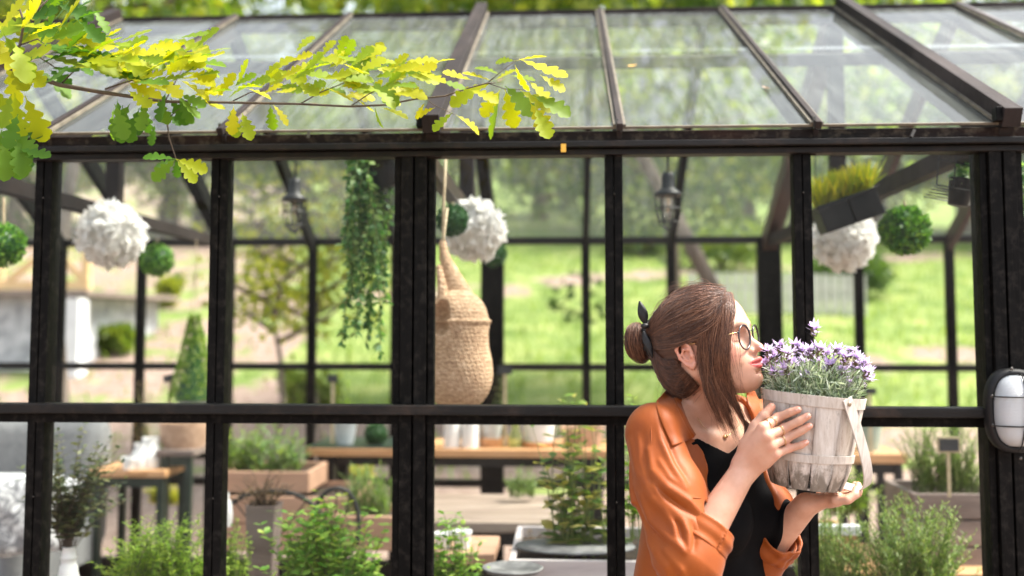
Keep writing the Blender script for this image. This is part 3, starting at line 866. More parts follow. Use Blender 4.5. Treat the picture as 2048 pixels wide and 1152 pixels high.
for i, pts in enumerate(chains):
    r = rads[i]
    d = pts[3] - pts[2]; d /= np.linalg.norm(d); pts[3] = pts[3] - d * r * 0.6
    hand.chain([pts[0], pts[1], pts[2], pts[3]], [r * 1.12, r * 1.02, r * 0.92, r * 0.80], 0.0022)
    hand.cone(pts[1], pts[1], r * 1.10, r * 1.10, 0.004)
    FT.append((pts[3], pts[2], r))
hand.ops_f = len(hand.ops)
body2 = SDF()      # palm and fingers join the forearm with small blends
WU = (MC[0] - MC[3]); WU /= np.linalg.norm(WU)
for i in range(4):
    body.cone(WR + WU * (0.012 - 0.008 * i), MC[i] , 0.0165 if i < 3 else 0.0150, rads[i] * 1.28, 0.010)
pc = (WR + MC[1] + MC[2]) / 3
body.ell(pc + A((0.004, 0.012, 0.0)), (0.030, 0.018, 0.034), 0.012)
# thumb
T0, T1, T2, T3 = kn(1497, 893, 1.985), kn(1512, 853, 1.985), kn(1527, 832, 1.985), kn(1543, 814, 1.990)
body.chain([WR + WU * 0.008, T0, T1], [0.018, 0.0165, 0.0125], 0.012)
hand.chain([T1, T2, T3], [0.0118, 0.0100, 0.0082], 0.004)
# far hand: palm up under the basket's right edge
D2 = A(P(1700, 985, 2.08)) - WR2; D2 /= np.linalg.norm(D2)
PM = A(P(1660, 997, 2.085))
body.cone(WR2, PM, 0.023, 0.020, 0.012, 'u', (Z0, 0.72))
body.cone(WR2, A(P(1665, 1000, 2.055)), 0.018, 0.015, 0.012, 'u', (Z0, 0.8))
f2 = [[(1672, 1001, 2.03), (1695, 1000, 2.015), (1710, 990, 2.02), (1712, 978, 2.035)],
      [(1675, 1000, 2.055), (1699, 997, 2.04), (1715, 986, 2.045), (1716, 974, 2.06)],
      [(1675, 997, 2.08), (1700, 993, 2.07), (1716, 982, 2.075), (1716, 970, 2.09)],
      [(1672, 994, 2.105), (1694, 990, 2.10), (1708, 980, 2.105), (1710, 969, 2.115)]]
for i, c in enumerate(f2):
    r = (0.0085, 0.009, 0.009, 0.008)[i]
    q = [kn(*p) for p in c]
    body.cone(PM, q[0], 0.014, r * 1.2, 0.01)
    hand.chain(q, [r * 1.15, r, r * 0.95, r * 0.8], 0.002)
hand.chain([PM + A((-0.01, 0.03, 0)), kn(1668, 984, 2.13), kn(1686, 975, 2.14)], [0.012, 0.010, 0.008], 0.004)
def body_f(p, mg=0.02):
    d = body(p, mg); e = hand(p, mg)
    return np.where((d < 900) & (e < 900), smin(d, e, 0.005), np.minimum(d, e))
bl = np.minimum.reduce([RS, LS, EL, HC]) - np.array([0.22, 0.20, 0.55]); bh = np.maximum.reduce([LS, HC, WR2, A(P(1730, 970, 2.1))]) + np.array([0.05, 0.25, 0.20])
bl[2] = 0.84
def half_open(p, mg=0.02): return body_f(p, mg)
bv, bq = surface(half_open, bl, bh, 0.0021, 4)
bv = relax(bv, bq, 1, 0.4)
LOG.append(str(('body', len(bv))))
def skin_mat():
    m, nt, out = newmat('skin')
    b = N(nt, 'ShaderNodeBsdfPrincipled')
    base = (0.66, 0.41, 0.305)
    f = noise(nt, coords(nt), 28, 4, 0.6)
    c = ramp(nt, f, [(0.3, (0.47, 0.25, 0.165)), (0.7, (0.56, 0.325, 0.23))])
    def over(c, attr, col, amt=1.0):
        a = N(nt, 'ShaderNodeAttribute'); a.attribute_name = attr
        mu = N(nt, 'ShaderNodeMath', operation='MULTIPLY'); mu.inputs[1].default_value = amt; nt.links.new(a.outputs['Fac'], mu.inputs[0])
        mx = N(nt, 'ShaderNodeMixRGB'); mx.inputs[2].default_value = (*col, 1)
        nt.links.new(mu.outputs[0], mx.inputs[0]); nt.links.new(c, mx.inputs[1]); return mx.outputs[0]
    c = over(c, 'blush', (0.62, 0.20, 0.14), 0.42)
    c = over(c, 'lip', (0.50, 0.075, 0.075), 0.9)
    c = over(c, 'brow', (0.16, 0.085, 0.05), 0.75)
    nt.links.new(c, b.inputs['Base Color'])
    b.inputs['Roughness'].default_value = 0.46; b.inputs['Specular IOR Level'].default_value = 0.4
    b.inputs['Subsurface Weight'].default_value = 0.25; b.inputs['Subsurface Radius'].default_value = (0.010, 0.004, 0.0025)
    b.inputs['Subsurface Scale'].default_value = 0.6
    f2 = noise(nt, coords(nt), 420, 3, 0.6)
    bp = N(nt, 'ShaderNodeBump'); bp.inputs['Strength'].default_value = 0.12; bp.inputs['Distance'].default_value = 0.001
    nt.links.new(f2, bp.inputs['Height']); nt.links.new(bp.outputs[0], b.inputs['Normal'])
    nt.links.new(b.outputs[0], out.inputs[0]); return m
M['skin'] = skin_mat()
me = npmesh('body', bv, bq, M['skin'], True)
hl = toH(bv)
def seg_d(p, pts):
    d = np.full(len(p), 9.0)
    for a, b in zip(pts[:-1], pts[1:]):
        a = np.array(a); b = np.array(b); ba = b - a
        t = np.clip(((p - a) @ ba) / (ba @ ba), 0, 1); d = np.minimum(d, np.linalg.norm(p - a - t[:, None] * ba, axis=1))
    return d
def sm(x, a, b): t = np.clip((x - a) / (b - a), 0, 1); return t * t * (3 - 2 * t)
def mir(l): return [(x, -y, z) for x, y, z in l] + [(x, y, z) for x, y, z in l[::-1] if y > 0]
UPL = [(0.083, 0.0285, -0.0327), (0.0960, 0.0195, -0.0318), (0.1060, 0.0100, -0.0298), (0.1105, 0.0035, -0.0282)]
LOL = [(0.084, 0.0255, -0.0343), (0.0955, 0.0180, -0.0370), (0.1050, 0.0085, -0.0392), (0.1085, 0.0, -0.0400)]
def snap(l, dx=0.0):
    l = np.array(l, float); o_ = []
    for a, b in zip(l[:-1], l[1:]):
        for t in (0, 0.34, 0.67): o_.append(a + (b - a) * t)
    o_.append(l[-1]); o_ = np.array(o_); front = hl[(hl[:, 0] > 0.045) & (np.abs(hl[:, 1]) < 0.07) & (hl[:, 2] > -0.06)]
    for q in o_: q[0] = front[np.argmin(((front[:, 1:] - q[1:]) ** 2).sum(1)), 0]
    return o_
up_ = seg_d(hl, snap(mir(UPL))); lo_ = seg_d(hl, snap(mir(LOL)))
wd = np.interp(np.abs(hl[:, 1]), [0, 0.012, 0.022, 0.030], [1, 0.85, 0.5, 0.15])
lipa = np.maximum(1 - sm(up_, 0.0050 * wd, 0.0066 * wd), 1 - sm(lo_, 0.0062 * wd, 0.0080 * wd))
vattr(me, 'lip', lipa)
ch = np.minimum.reduce([np.linalg.norm(hl - np.array([0.068, s * 0.050, -0.006]), axis=1) for s in (-1, 1)] + [np.linalg.norm(hl - np.array([0.12, 0, -0.008]), axis=1) + 0.008])
ear = np.minimum.reduce([np.linalg.norm(hl - np.array([-0.012, s * 0.08, 0.004]), axis=1) for s in (-1, 1)])
bluf = np.maximum(1 - sm(ch, 0.008, 0.034), 0.8 * (1 - sm(ear, 0.02, 0.038)))
kd = np.minimum.reduce([np.linalg.norm(bv - q, axis=1) for q in MC + [c[1] for c in chains] + [c[3] for c in chains] + [T3]])
bluf = np.maximum(bluf, 0.75 * (1 - sm(kd, 0.003, 0.016)))
vattr(me, 'blush', bluf)
bd = np.minimum(seg_d(hl, snap([(0.092, -0.011, 0.0425), (0.089, -0.030, 0.0475), (0.076, -0.052, 0.0385)])), seg_d(hl, snap([(0.092, 0.011, 0.0425), (0.089, 0.030, 0.0475), (0.076, 0.052, 0.0385)])))
vattr(me, 'brow', (1 - sm(bd, 0.0030, 0.0062)))
bodyo = link('body', me, woman)
# ------------------------------------------------------------------ eyes, nails, hair, glasses, clothes
def tmesh(name, paths, r, m, parent, taper=True, sides=3):
    """many thin strands (n,k,3) as one mesh of fine tubes"""
    n, k, _ = paths.shape
    t = np.gradient(paths, axis=1); t /= (np.linalg.norm(t, axis=2)[..., None] + 1e-9)
    ref = np.array([0.3, -0.9, 0.2]); x = np.cross(t, ref); x /= (np.linalg.norm(x, axis=2)[..., None] + 1e-9); y = np.cross(t, x)
    w = np.ones(k) if not taper else np.interp(np.linspace(0, 1, k), [0, 0.08, 0.7, 1], [0.6, 1, 0.9, 0.15])
    r = np.broadcast_to(np.asarray(r, float), (n,))
    rings = [paths + (x * math.cos(2 * math.pi * s / sides) + y * math.sin(2 * math.pi * s / sides)) * (r[:, None] * w[None])[..., None] for s in range(sides)]
    v = np.stack(rings, 2).reshape(-1, 3)
    b = (np.arange(n)[:, None] * k + np.arange(k - 1)[None]).reshape(-1) * sides
    q = []
    for s in range(sides):
        s2 = (s + 1) % sides; q.append(np.stack([b + s, b + s2, b + s2 + sides, b + s + sides], 1))
    me = npmesh(name, v, np.concatenate(q), m, True)
    # per-strand variation
    vattr(me, 'strand', np.repeat(np.random.default_rng(5).random(n), k * sides))
    return link(name, me, parent)
def crom(P_, k):
    """Catmull-Rom through waypoints, (n,w,3) -> (n,k,3)"""
    n, w, d = P_.shape
    Pp = np.concatenate([2 * P_[:, :1] - P_[:, 1:2], P_, 2 * P_[:, -1:] - P_[:, -2:-1]], 1)
    u = np.linspace(0, w - 1 - 1e-6, k); i = u.astype(int); f = (u - i)[None, :, None]
    a, b, c, e = Pp[:, i], Pp[:, i + 1], Pp[:, i + 2], Pp[:, i + 3]
    return 0.5 * (2 * b + (c - a) * f + (2 * a - 5 * b + 4 * c - e) * f ** 2 + (3 * b - a - 3 * c + e) * f ** 3)
CM = np.array(_M)
def rays(px, py):
    d = np.stack([(px - 1024) / FPX, -(py - 509) / FPX, -np.ones_like(px)], -1) @ CM.T
    return d / d[..., 1:2]
def cast(f, px, py, y0=1.85, y1=2.4, thr=0.0, n=140):
    """first point of solid f under each pixel (closest approach where the ray misses)"""
    px = np.asarray(px, float).ravel(); py = np.asarray(py, float).ravel(); D = rays(px, py)
    best = np.full(len(px), 1e9); by = np.full(len(px), y1); done = np.zeros(len(px), bool)
    for y in np.linspace(y0, y1, n):
        p = D * y; p[:, 2] += CAMZ
        v = f(p, 0.05); b = (v < best) & ~done
        best[b] = v[b]; by[b] = y; done |= v < thr
    p = D * by[:, None]; p[:, 2] += CAMZ; return p

# hair volume
hair = SDF()
hair.ell(H(-0.018, 0, 0.052), (0.103, 0.084, 0.087), 0, 'u', HR)
hair.ell(H(0.020, 0, 0.066), (0.066, 0.070, 0.068), 0.03, 'u', HR)
hair.ell(H(-0.060, 0, -0.006), (0.056, 0.060, 0.072), 0.03, 'u', HR)
hair_full = hair
def hair_cap(p, mg=0.02):
    d = hair(p, mg); l = toH(p)
    xf = np.interp(l[:, 2], [-0.08, -0.03, -0.004, 0.012, 0.03, 0.055, 0.09, 0.12, 0.14], [-0.042, -0.036, -0.026, 0.012, 0.036, 0.052, 0.066, 0.074, 0.076])
    d = smax(d, (l[:, 0] - xf) * 0.8, 0.010)
    for sg in (-1, 1):
        q = (l - np.array([-0.006, sg * 0.088, 0.001])) / np.array([0.026, 0.036, 0.034]); r_ = np.linalg.norm(q, axis=1)
        d = smax(d, -(r_ - 1) * 0.026, 0.006)
    n_ = np.sin(l[:, 2] * 420 + l[:, 0] * 160 + 3 * np.sin(l[:, 0] * 50)) * 0.0006
    return d + n_
def hairmat(name, c0, c1, c2):
    m, nt, out = newmat(name)
    a = N(nt, 'ShaderNodeAttribute'); a.attribute_name = 'strand'
    f = noise(nt, coords(nt, (1, 1, 0.3)), 60, 3, 0.6)
    ad = N(nt, 'ShaderNodeMath', operation='MULTIPLY_ADD'); ad.inputs[1].default_value = 0.6; nt.links.new(a.outputs['Fac'], ad.inputs[0])
    mu = N(nt, 'ShaderNodeMath', operation='MULTIPLY'); mu.inputs[1].default_value = 0.45; nt.links.new(f, mu.inputs[0]); nt.links.new(mu.outputs[0], ad.inputs[2])
    c = ramp(nt, ad.outputs[0], [(0.1, c0), (0.5, c1), (0.95, c2)])
    b = N(nt, 'ShaderNodeBsdfPrincipled'); b.inputs['Roughness'].default_value = 0.32; b.inputs['Specular IOR Level'].default_value = 0.5
    b.inputs['Sheen Weight'].default_value = 0.15
    nt.links.new(c, b.inputs['Base Color'])
    t = N(nt, 'ShaderNodeBsdfTranslucent'); nt.links.new(c, t.inputs[0])
    mx = N(nt, 'ShaderNodeMixShader'); mx.inputs[0].default_value = 0.22
    nt.links.new(b.outputs[0], mx.inputs[1]); nt.links.new(t.outputs[0], mx.inputs[2]); nt.links.new(mx.outputs[0], out.inputs[0]); return m
M['hair'] = hairmat('brown_hair', (0.024, 0.009, 0.005), (0.115, 0.044, 0.022), (0.36, 0.165, 0.085))
hlo = np.min([H(a, b, c) for a in (-.15, .1) for b in (-.1, .1) for c in (-.1, .16)], axis=0) - 0.01
hhi = np.max([H(a, b, c) for a in (-.15, .1) for b in (-.1, .1) for c in (-.1, .16)], axis=0) + 0.01
v, q = surface(hair_cap, hlo, hhi, 0.0024, 4)
me = npmesh('hair', v, q, M['hair'], True); vattr(me, 'strand', np.full(len(v), 0.12))
hairo = link('hair', me, woman)
rg = np.random.default_rng(21)
headonly = SDF(); headonly.ops = body.ops[:i_tor]
def family(lo_edge, hi_edge, n, K=18, offs=(0.000, 0.005), wob=3.0, srf=None, ydep=None, trim=0.0, surf_n=99):
    """strands between two pixel polylines laid over the head"""
    a = np.array(lo_edge, float)[:, :2]; b = np.array(hi_edge, float)[:, :2]; w = len(a)
    u = rg.random(n); u = u + 0.03 * rg.normal(size=n)
    ph = rg.normal(size=(n, w)) * wob * np.linspace(0.3, 1, w)[None]
    pp = a[None] * (1 - u[:, None, None]) + b[None] * u[:, None, None]
    pp[..., 0] += ph; pp[..., 1] += rg.normal(size=(n, w)) * wob * 0.5
    Y = None
    pts = cast(srf or (lambda p, m_: np.minimum(hair_full(p, m_), headonly(p, m_))), pp[..., 0], pp[..., 1], 1.9, 2.3, 0.0015, 110).reshape(n, w, 3)
    if ydep is not None:
        yd = np.array(ydep[0])[None] * (1 - u[:, None]) + np.array(ydep[1])[None] * u[:, None]
        D = rays(pp[..., 0], pp[..., 1]); use = np.isfinite(yd)
        yq = np.nan_to_num(yd, nan=2.03); lim = pts[..., 1] - 0.004; lim = np.where(np.arange(w)[None] >= 5, 9.0, lim)
        y = np.where(use, np.minimum(yq, lim), pts[..., 1])
        pts = D * y[..., None]; pts[..., 2] += CAMZ
    o = rg.uniform(*offs, n)
    nrm_ = pts - HC; nrm_ /= np.linalg.norm(nrm_, axis=2)[..., None]; nrm_ = nrm_ * 0.5 + np.array([0, -0.5, 0])
    pts = pts + nrm_ * (o[:, None] * (np.ones(w) if ydep is not None else np.interp(np.arange(w), [0, 1, w - 2, w - 1], [1, 1, 1, 0.6]))[None])[..., None]
    out_ = crom(pts, K)
    if trim:
        out_ = out_.copy()
        for i in range(n):
            t = 1 - trim * rg.random(); s_ = np.linspace(0, t * (K - 1), K); j = np.minimum(s_.astype(int), K - 2); f_ = (s_ - j)[:, None]
            out_[i] = out_[i][j] * (1 - f_) + out_[i][j + 1] * f_
    return out_
nan = float('nan')
fams = []
A0 = [(1448, 584), (1405, 575), (1362, 583), (1325, 611), (1302, 648), (1296, 668)]
A1 = [(1452, 596), (1410, 618), (1368, 640), (1336, 658), (1312, 669), (1300, 676)]
A2 = [(1450, 606), (1424, 650), (1392, 672), (1350, 686), (1316, 687), (1301, 683)]
A3 = [(1432, 640), (1404, 676), (1378, 684), (1346, 696), (1316, 698), (1302, 689)]
C0 = [(1352, 722), (1345, 722), (1330, 722), (1318, 714), (1308, 704), (1302, 694)]
C1 = [(1398, 772), (1372, 792), (1342, 782), (1320, 748), (1307, 718), (1300, 704)]
for e0, e1, n_, wo in ((A0, A1, 1100, 3.4), (A1, A2, 900, 3.4), (A2, A3, 900, 1.8), (C0, C1, 900, 1.8)): fams.append(family(e0, e1, n_, offs=(0.0, 0.006), wob=wo))
D0 = [(1434, 586), (1420, 625), (1402, 672), (1400, 722), (1411, 780), (1428, 832), (1448, 888)]
D1 = [(1462, 590), (1467, 625), (1458, 672), (1453, 722), (1464, 780), (1493, 828), (1522, 892)]
yb = [nan, nan, nan, 2.028, 2.02, 2.03, 2.04]; yf = [nan, nan, nan, 2.03, 2.03, 2.035, 2.05]
def clump(p, k=26, seed=3):
    """strands gather into locks towards their tips and wave slightly"""
    r_ = np.random.default_rng(seed); g = r_.integers(0, len(p), k); d = np.abs(p[:, None, 0, 0] - p[None, g, 0, 0]) + r_.random((len(p), k)) * 0.008
    c = p[g[d.argmin(1)]]; w = np.linspace(0, 1, p.shape[1])[None, :, None] ** 1.6 * r_.uniform(0.15, 0.85, len(p))[:, None, None]
    o = p * (1 - w) + c * w
    t = np.linspace(0, 1, p.shape[1]); ph = r_.random(k)[d.argmin(1)] * 6.28
    o[..., 0] += 0.0060 * t[None] * np.sin(t[None] * 9 + ph[:, None]); return o
fams.append(clump(family(D0, D1, 1500, 24, (0.0, 0.007), 3.5, None, (yb, yf), 0.42)))
fams.append(family([(x + 5, y) for x, y in D0], [(x - 6, y) for x, y in D1], 26, 24, (0.004, 0.012), 6, None, (yb, yf), 0.15))
fams.append(family([(x, y - 2) for x, y in A0], A2, 220, offs=(0.004, 0.012), wob=8, trim=0.5)); fams.append(family(C0, C1, 120, offs=(0.002, 0.009), wob=5, trim=0.5))
# crown, continuing over the parting to the far side
far = []
for i in range(900):
    a = rg.uniform(-1, 1); x0_ = rg.uniform(-0.02, 0.066)
    s0 = np.array([x0_, 0.002, 0]); 
    side = rg.uniform(0.2, 1.0)
    wp = [(x0_, 0.005, 0.14), (x0_ - 0.02, 0.05 * side, 0.12), (-0.04, 0.09 * side, 0.08), (-0.09, 0.05 * side, 0.05 - 0.06 * side), (-0.115, 0.0, 0.05)]
    l = np.array(wp); c0 = np.array([-0.018, 0, 0.045]); d = l - c0; d /= np.linalg.norm(d, axis=1)[:, None]
    rr = 1 / np.sqrt(((d / np.array([0.104, 0.085, 0.088])) ** 2).sum(1)); far.append((c0 + d * (rr + rg.uniform(0.0, 0.006))[:, None]) @ HR.T + HC)
fams.append(crom(np.array(far), 18))
for fm in fams: tmesh('hair_strands', fm, rg.uniform(0.00028, 0.00062, len(fm)), M['hair'], hairo)
# fine flyaway hairs
fl = []
for i in range(90):
    x, y = rg.uniform(1300, 1470), 0
    e = family([(1440, 580), (1400, 568), (1350, 575), (1315, 600)], [(1440, 590), (1400, 590), (1360, 600), (1320, 640)], 1, 14, (0.002, 0.012), 9)
    fl.append(e[0])
    e = family([(1345, 740), (1330, 770), (1325, 800), (1335, 830)], [(1400, 780), (1385, 800), (1380, 830), (1370, 850)], 1, 14, (0.004, 0.016), 9); fl.append(e[0])
    e = family([(1440, 600), (1412, 690), (1420, 790), (1440, 910)], [(1460, 600), (1480, 700), (1500, 800), (1545, 905)], 1, 14, (0.010, 0.022), 12); fl.append(e[0])
    if i > 40: break
tmesh('flyaway_hair', np.array(fl), 0.0002, M['hair'], hairo)
# bun
BN = H(-0.138, -0.018, 0.056)
bun = SDF().ell(BN, (0.026, 0.029, 0.037), 0, 'u', HR)
bun.cone(BN, H(-0.10, -0.008, 0.05), 0.022, 0.022, 0.02)
v, q = surface(lambda p, m_=0.02: bun(p, m_) + 0.0008 * np.sin(toH(p)[:, 2] * 500 + toH(p)[:, 1] * 300), BN - 0.07, BN + 0.07, 0.0022, 3)
me = npmesh('hair_bun', v, q, M['hair'], True); vattr(me, 'strand', np.full(len(v), 0.15)); buno = link('hair_bun', me, hairo)
ps = []
for i in range(900):
    a = rg.uniform(0, 2 * math.pi); tw = rg.uniform(1.2, 2.6); z0 = rg.uniform(-0.95, 0.95); dz = rg.uniform(-0.5, 0.5); off_ = rg.uniform(0.98, 1.13)
    t = np.linspace(0, 1, 14); zz = np.clip(z0 + dz * t, -0.97, 0.97); an = a + tw * t; rr = np.sqrt(1 - zz ** 2)
    l = np.stack([zz * 0.026, rr * np.cos(an) * 0.030, rr * np.sin(an) * 0.038], 1) * off_ * (1 + 0.07 * np.sin(an * 2 + i))[:, None]
    ps.append(l @ HR.T + BN)
tmesh('bun_strands', np.array(ps), rg.uniform(0.0003, 0.0006, 900), M['hair'], buno)
# scrunchie
M['scrunchie'] = pbr('black_satin', [(0.003, 0.003, 0.0035), (0.008, 0.008, 0.009)], 20, 0.45, 0.2, 120, sheen=0.0, spec=0.4)
SC = H(-0.108, -0.012, 0.052)
rows = []
for i in range(65):
    a = 2 * math.pi * i / 64; row = []
    for j in range(17):
        b = 2 * math.pi * j / 16
        rr = 0.0085 + 0.0018 * math.sin(a * 17 + 1.5 * math.sin(b)) + 0.001 * math.sin(a * 29 + b * 2)
        R_ = 0.0285 + rr * math.cos(b) * 1.25
        row.append(Vector(tuple(SC + HR @ np.array([rr * math.sin(b) * 1.05 + 0.002 * math.sin(a * 5), R_ * math.cos(a) * 0.95, R_ * math.sin(a) * 1.15]))))
    rows.append(row)
scr = empty('scrunchie', SC, 'black satin scrunchie with a knotted loop around the hair bun', 'hair tie'); scr['_world'] = 1
MB().grid(rows).build('band', M['scrunchie'], scr, True)
def cloth_loop(a, b, w, th, name, par, n=14):
    """flat leaf-shaped loop of cloth"""
    a, b = A(a), A(b); d = b - a; L = np.linalg.norm(d); d /= L; sd = np.cross(d, np.array([0, -1.0, 0.15])); sd /= np.linalg.norm(sd); nn = np.cross(sd, d)
    rows = []
    for i in range(n + 1):
        t = i / n; ww = w * (0.25 + 0.75 * math.sin(math.pi * min(t * 1.05, 1) ** 0.9)) * (1 if t < 0.98 else 0.4); row = []
        for j in range(13):
            bb = 2 * math.pi * j / 12
            row.append(Vector(tuple(a + d * L * t + sd * (math.cos(bb) * ww * 0.5) + nn * (math.sin(bb) * th * (0.35 + 0.65 * math.sin(math.pi * t)) + 0.0012 * math.sin(t * 9 + 4 * math.cos(bb))))))
        rows.append(row)
    return MB().grid(rows).build(name, M['scrunchie'], par, True)
cloth_loop(P(1291, 648, 2.10), P(1279, 602, 2.10), 0.021, 0.005, 'loop', scr)
cloth_loop(P(1287, 662, 2.09), P(1305, 716, 2.085), 0.017, 0.006, 'loop', scr)
MB().ball(P(1290, 652, 2.095), 0.009, 10, (1, 0.8, 0.7)).build('knot', M['scrunchie'], scr, True)

# eyelashes and eyelid line
M['lash'] = pbr('lash', [(0.012, 0.008, 0.007)], 8, 0.6)
for sg in (-1, 1):
    o = MB(); ln = []
    for i in range(13):
        a = R(-62 + 124 * i / 12); yy = math.sin(a); xx = math.cos(a)
        ln.append(H(0.066 + 0.0163 * xx * 0.985, sg * (0.033 + 0.0176 * yy * 0.97), 0.0185 - 0.0022 * xx))
    o.tube([Vector(tuple(q)) for q in ln], 0.00055, 5)
    for i in range(1, 12):
        q = Vector(tuple(ln[i])); dr = Vector(tuple(HR @ np.array([0.8, sg * (i - 5) * 0.09, -0.45]))).normalized()
        o.tube([q, q + dr * 0.0045, q + dr * 0.0075 + Vector((0, 0, 0.0012))], [0.0004, 0.0003, 0.0001], 4)
    o.build('eyelashes', M['lash'], bodyo)
# finger nails on the near hand
M['nail'] = pbr('nail', [(0.70, 0.42, 0.34)], 8, 0.25, coat=0.3)
for tip, prev, r in FT:
    d = tip - prev; d /= np.linalg.norm(d); up = np.array([0, -1.0, 0.25]); up -= d * (up @ d); up /= np.linalg.norm(up); sd = np.cross(d, up)
    rows = []
    for i in range(6):
        t = i / 5; rows.append([Vector(tuple(tip + d * (r * (-0.45 + 1.05 * t)) + sd * (math.sin(a) * r * 0.62 * (1 - 0.25 * t ** 3)) + up * (math.cos(a) * r * 0.84 - 0.0004 - 0.0018 * t * t))) for a in (-0.9, -0.45, 0, 0.45, 0.9)])
    MB().grid(rows).build('nail', M['nail'], bodyo, True, solid=0.0004)
# rings
M['gold'] = pbr('gold', [(0.83, 0.58, 0.28)], 8, 0.2, metal=1.0, rvar=0.05)
def ring(a, b, t, r, th=0.0009, tilt=0):
    c = a + (b - a) * t; d = b - a; d /= np.linalg.norm(d); x = np.cross(d, [0, 0.3, 1]); x /= np.linalg.norm(x); y = np.cross(d, x)
    d2 = d
    return [Vector(tuple(c + (x * math.cos(k / 24 * 2 * math.pi) + y * math.sin(k / 24 * 2 * math.pi)) * r + d * tilt * math.cos(k / 24 * 2 * math.pi))) for k in range(25)]
for (i, t, dr, wv) in ((0, 0.55, 0.0014, 0.004), (0, 0.35, 0.0014, -0.003), (1, 0.75, 0.001, 0.001), (2, 0.72, 0.001, 0.0)):
    o = MB(); o.tube(ring(chains[i][0], chains[i][1], t, rads[i] * 1.06 + dr, 0.001, wv), 0.0008, 6, cap=False); o.build('ring', M['gold'], woman, True)
# necklaces
nl = MB(); pts = cast(body, np.array([1395, 1405, 1420, 1437, 1449, 1462, 1476, 1487.]), np.array([835, 852, 866, 872, 873, 868, 852, 835.]), 1.9, 2.4, 0.0012)
nl.tube([Vector(tuple(p)) for p in pts], 0.0004, 5); q = Vector(tuple(pts[4])); nl.ball(q + V(0, -0.003, 0), 0.0042, 8); nl.ball(q + V(0.004, -0.003, 0.001), 0.0035, 8); nl.ball(q + V(-0.0045, -0.002, -0.003), 0.003, 8)
nl.build('necklace', M['gold'], woman, True)

# ---- clothes
CUFA = EL + (WR - EL) * 0.10; CUFB = EL + (WR - EL) * 0.36
LCA = EL2 + (WR2 - EL2) * 0.30; LCB = EL2 + (WR2 - EL2) * 0.55
sh = SDF()
sh.ell(Bd(-0.015, 0, -0.10), (0.105, 0.165, 0.15), 0, 'u', BR)
sh.ell(Bd(-0.012, 0, -0.26), (0.125, 0.170, 0.24), 0.04, 'u', BR)
sh.ell(Bd(-0.020, -0.02, -0.50), (0.145, 0.195, 0.30), 0.06, 'u', BR)
for sg, s_ in ((-1, RS), (1, LS)):
    sh.ell(Bd(0.072, sg * 0.078, -0.175), (0.070, 0.074, 0.075), 0.04, 'u', BR)
    sh.cone(NB + BL * sg * 0.03 + A((0, 0, -0.008)), s_ + A((0, 0, 0.006)), 0.047, 0.046, 0.03)
RSs = RS + A((-0.002, 0, -0.004))
sh.cone(RSs, RS + (EL - RS) * 0.5, 0.054, 0.066, 0.02)
sh.cone(RS + (EL - RS) * 0.5, EL + A((-0.002, 0, 0.0)), 0.066, 0.066, 0.02)
sh.cone(EL, CUFA, 0.064, 0.054, 0.02)
sh.cone(CUFA, CUFB, 0.054, 0.046, 0.01)
sh.cone(LS, EL2, 0.052, 0.062, 0.02); sh.cone(EL2, LCB, 0.060, 0.048, 0.02)
base = sh
def px3(lst, f=None, thr=0.0):
    a = np.array(lst, float); return cast(f or base, a[:, 0], a[:, 1], 1.80, 2.5, thr, 220)
FL = [  # folds: pixel path on the cloth, width, height (negative = crease)
    ([(1263, 884), (1276, 940), (1306, 998), (1347, 1034)], .0085, .0060), ([(1296, 900), (1303, 940), (1335, 974), (1379, 1001), (1400, 1022)], .0065, .0075),
    ([(1302, 960), (1326, 988), (1362, 1014), (1392, 1034)], .0040, -.0060), ([(1307, 970), (1330, 1006), (1358, 1030)], .0060, .0050), ([(1288, 850), (1290, 900), (1300, 950)], .0050, -.0035),
    ([(1312, 836), (1322, 880), (1345, 930), (1372, 975)], .0060, .0045), ([(1335, 880), (1352, 925), (1375, 962)], .0040, -.0035),
    ([(1254, 930), (1264, 1002), (1280, 1055), (1310, 1100)], .0080, .0055), ([(1268, 985), (1288, 1040), (1330, 1085)], .0048, -.0055), ([(1282, 990), (1300, 1040), (1345, 1082), (1366, 1100)], .0060, .0055),
    ([(1322, 1012), (1346, 1048), (1352, 1078), (1368, 1104)], .0050, .0055), ([(1340, 1028), (1358, 1052), (1364, 1080)], .0036, -.0055), ([(1366, 1040), (1377, 1066), (1378, 1096)], .0050, .0055), ([(1384, 1046), (1390, 1076), (1386, 1100)], .0034, -.0045),
    ([(1298, 1083), (1332, 1134), (1352, 1180)], .0075, .0060), ([(1284, 1090), (1312, 1150), (1325, 1190)], .0050, -.0050), ([(1270, 1060), (1290, 1130), (1300, 1190)], .0075, .0050), ([(1330, 1100), (1362, 1140), (1380, 1180)], .0060, .0050),
    ([(1318, 920), (1340, 955), (1378, 985)], .0036, .0030), ([(1276, 870), (1280, 920), (1294, 965)], .0045, .0035)]
FT_ = [([(1354, 890), (1379, 940), (1397, 993)], .0050, .0040), ([(1366, 886), (1390, 935), (1408, 990)], .0034, -.0030), ([(1388, 880), (1413, 915), (1424, 984)], .0040, .0030), ([(1556, 985), (1562, 1060), (1566, 1150)], .0070, .0050), ([(1330, 812), (1322, 830), (1330, 860)], .006, .003), ([(1480, 800), (1500, 835), (1522, 880)], .005, .004)]
tors = SDF(); tors.ops = sh.ops[:3]
arms = SDF()
k_ = 3
for sg, s_ in ((-1, RS), (1, LS)):
    tors.ell(Bd(0.066, sg * 0.078, -0.175), (0.066, 0.074, 0.072), 0.04, 'u', BR)
    tors.cone(NB + BL * sg * 0.03 + A((0, 0, -0.008)), s_ + A((0, 0, 0.006)), 0.046, 0.046, 0.03)
arms.ops = [sh.ops[7], sh.ops[8], sh.ops[11]]
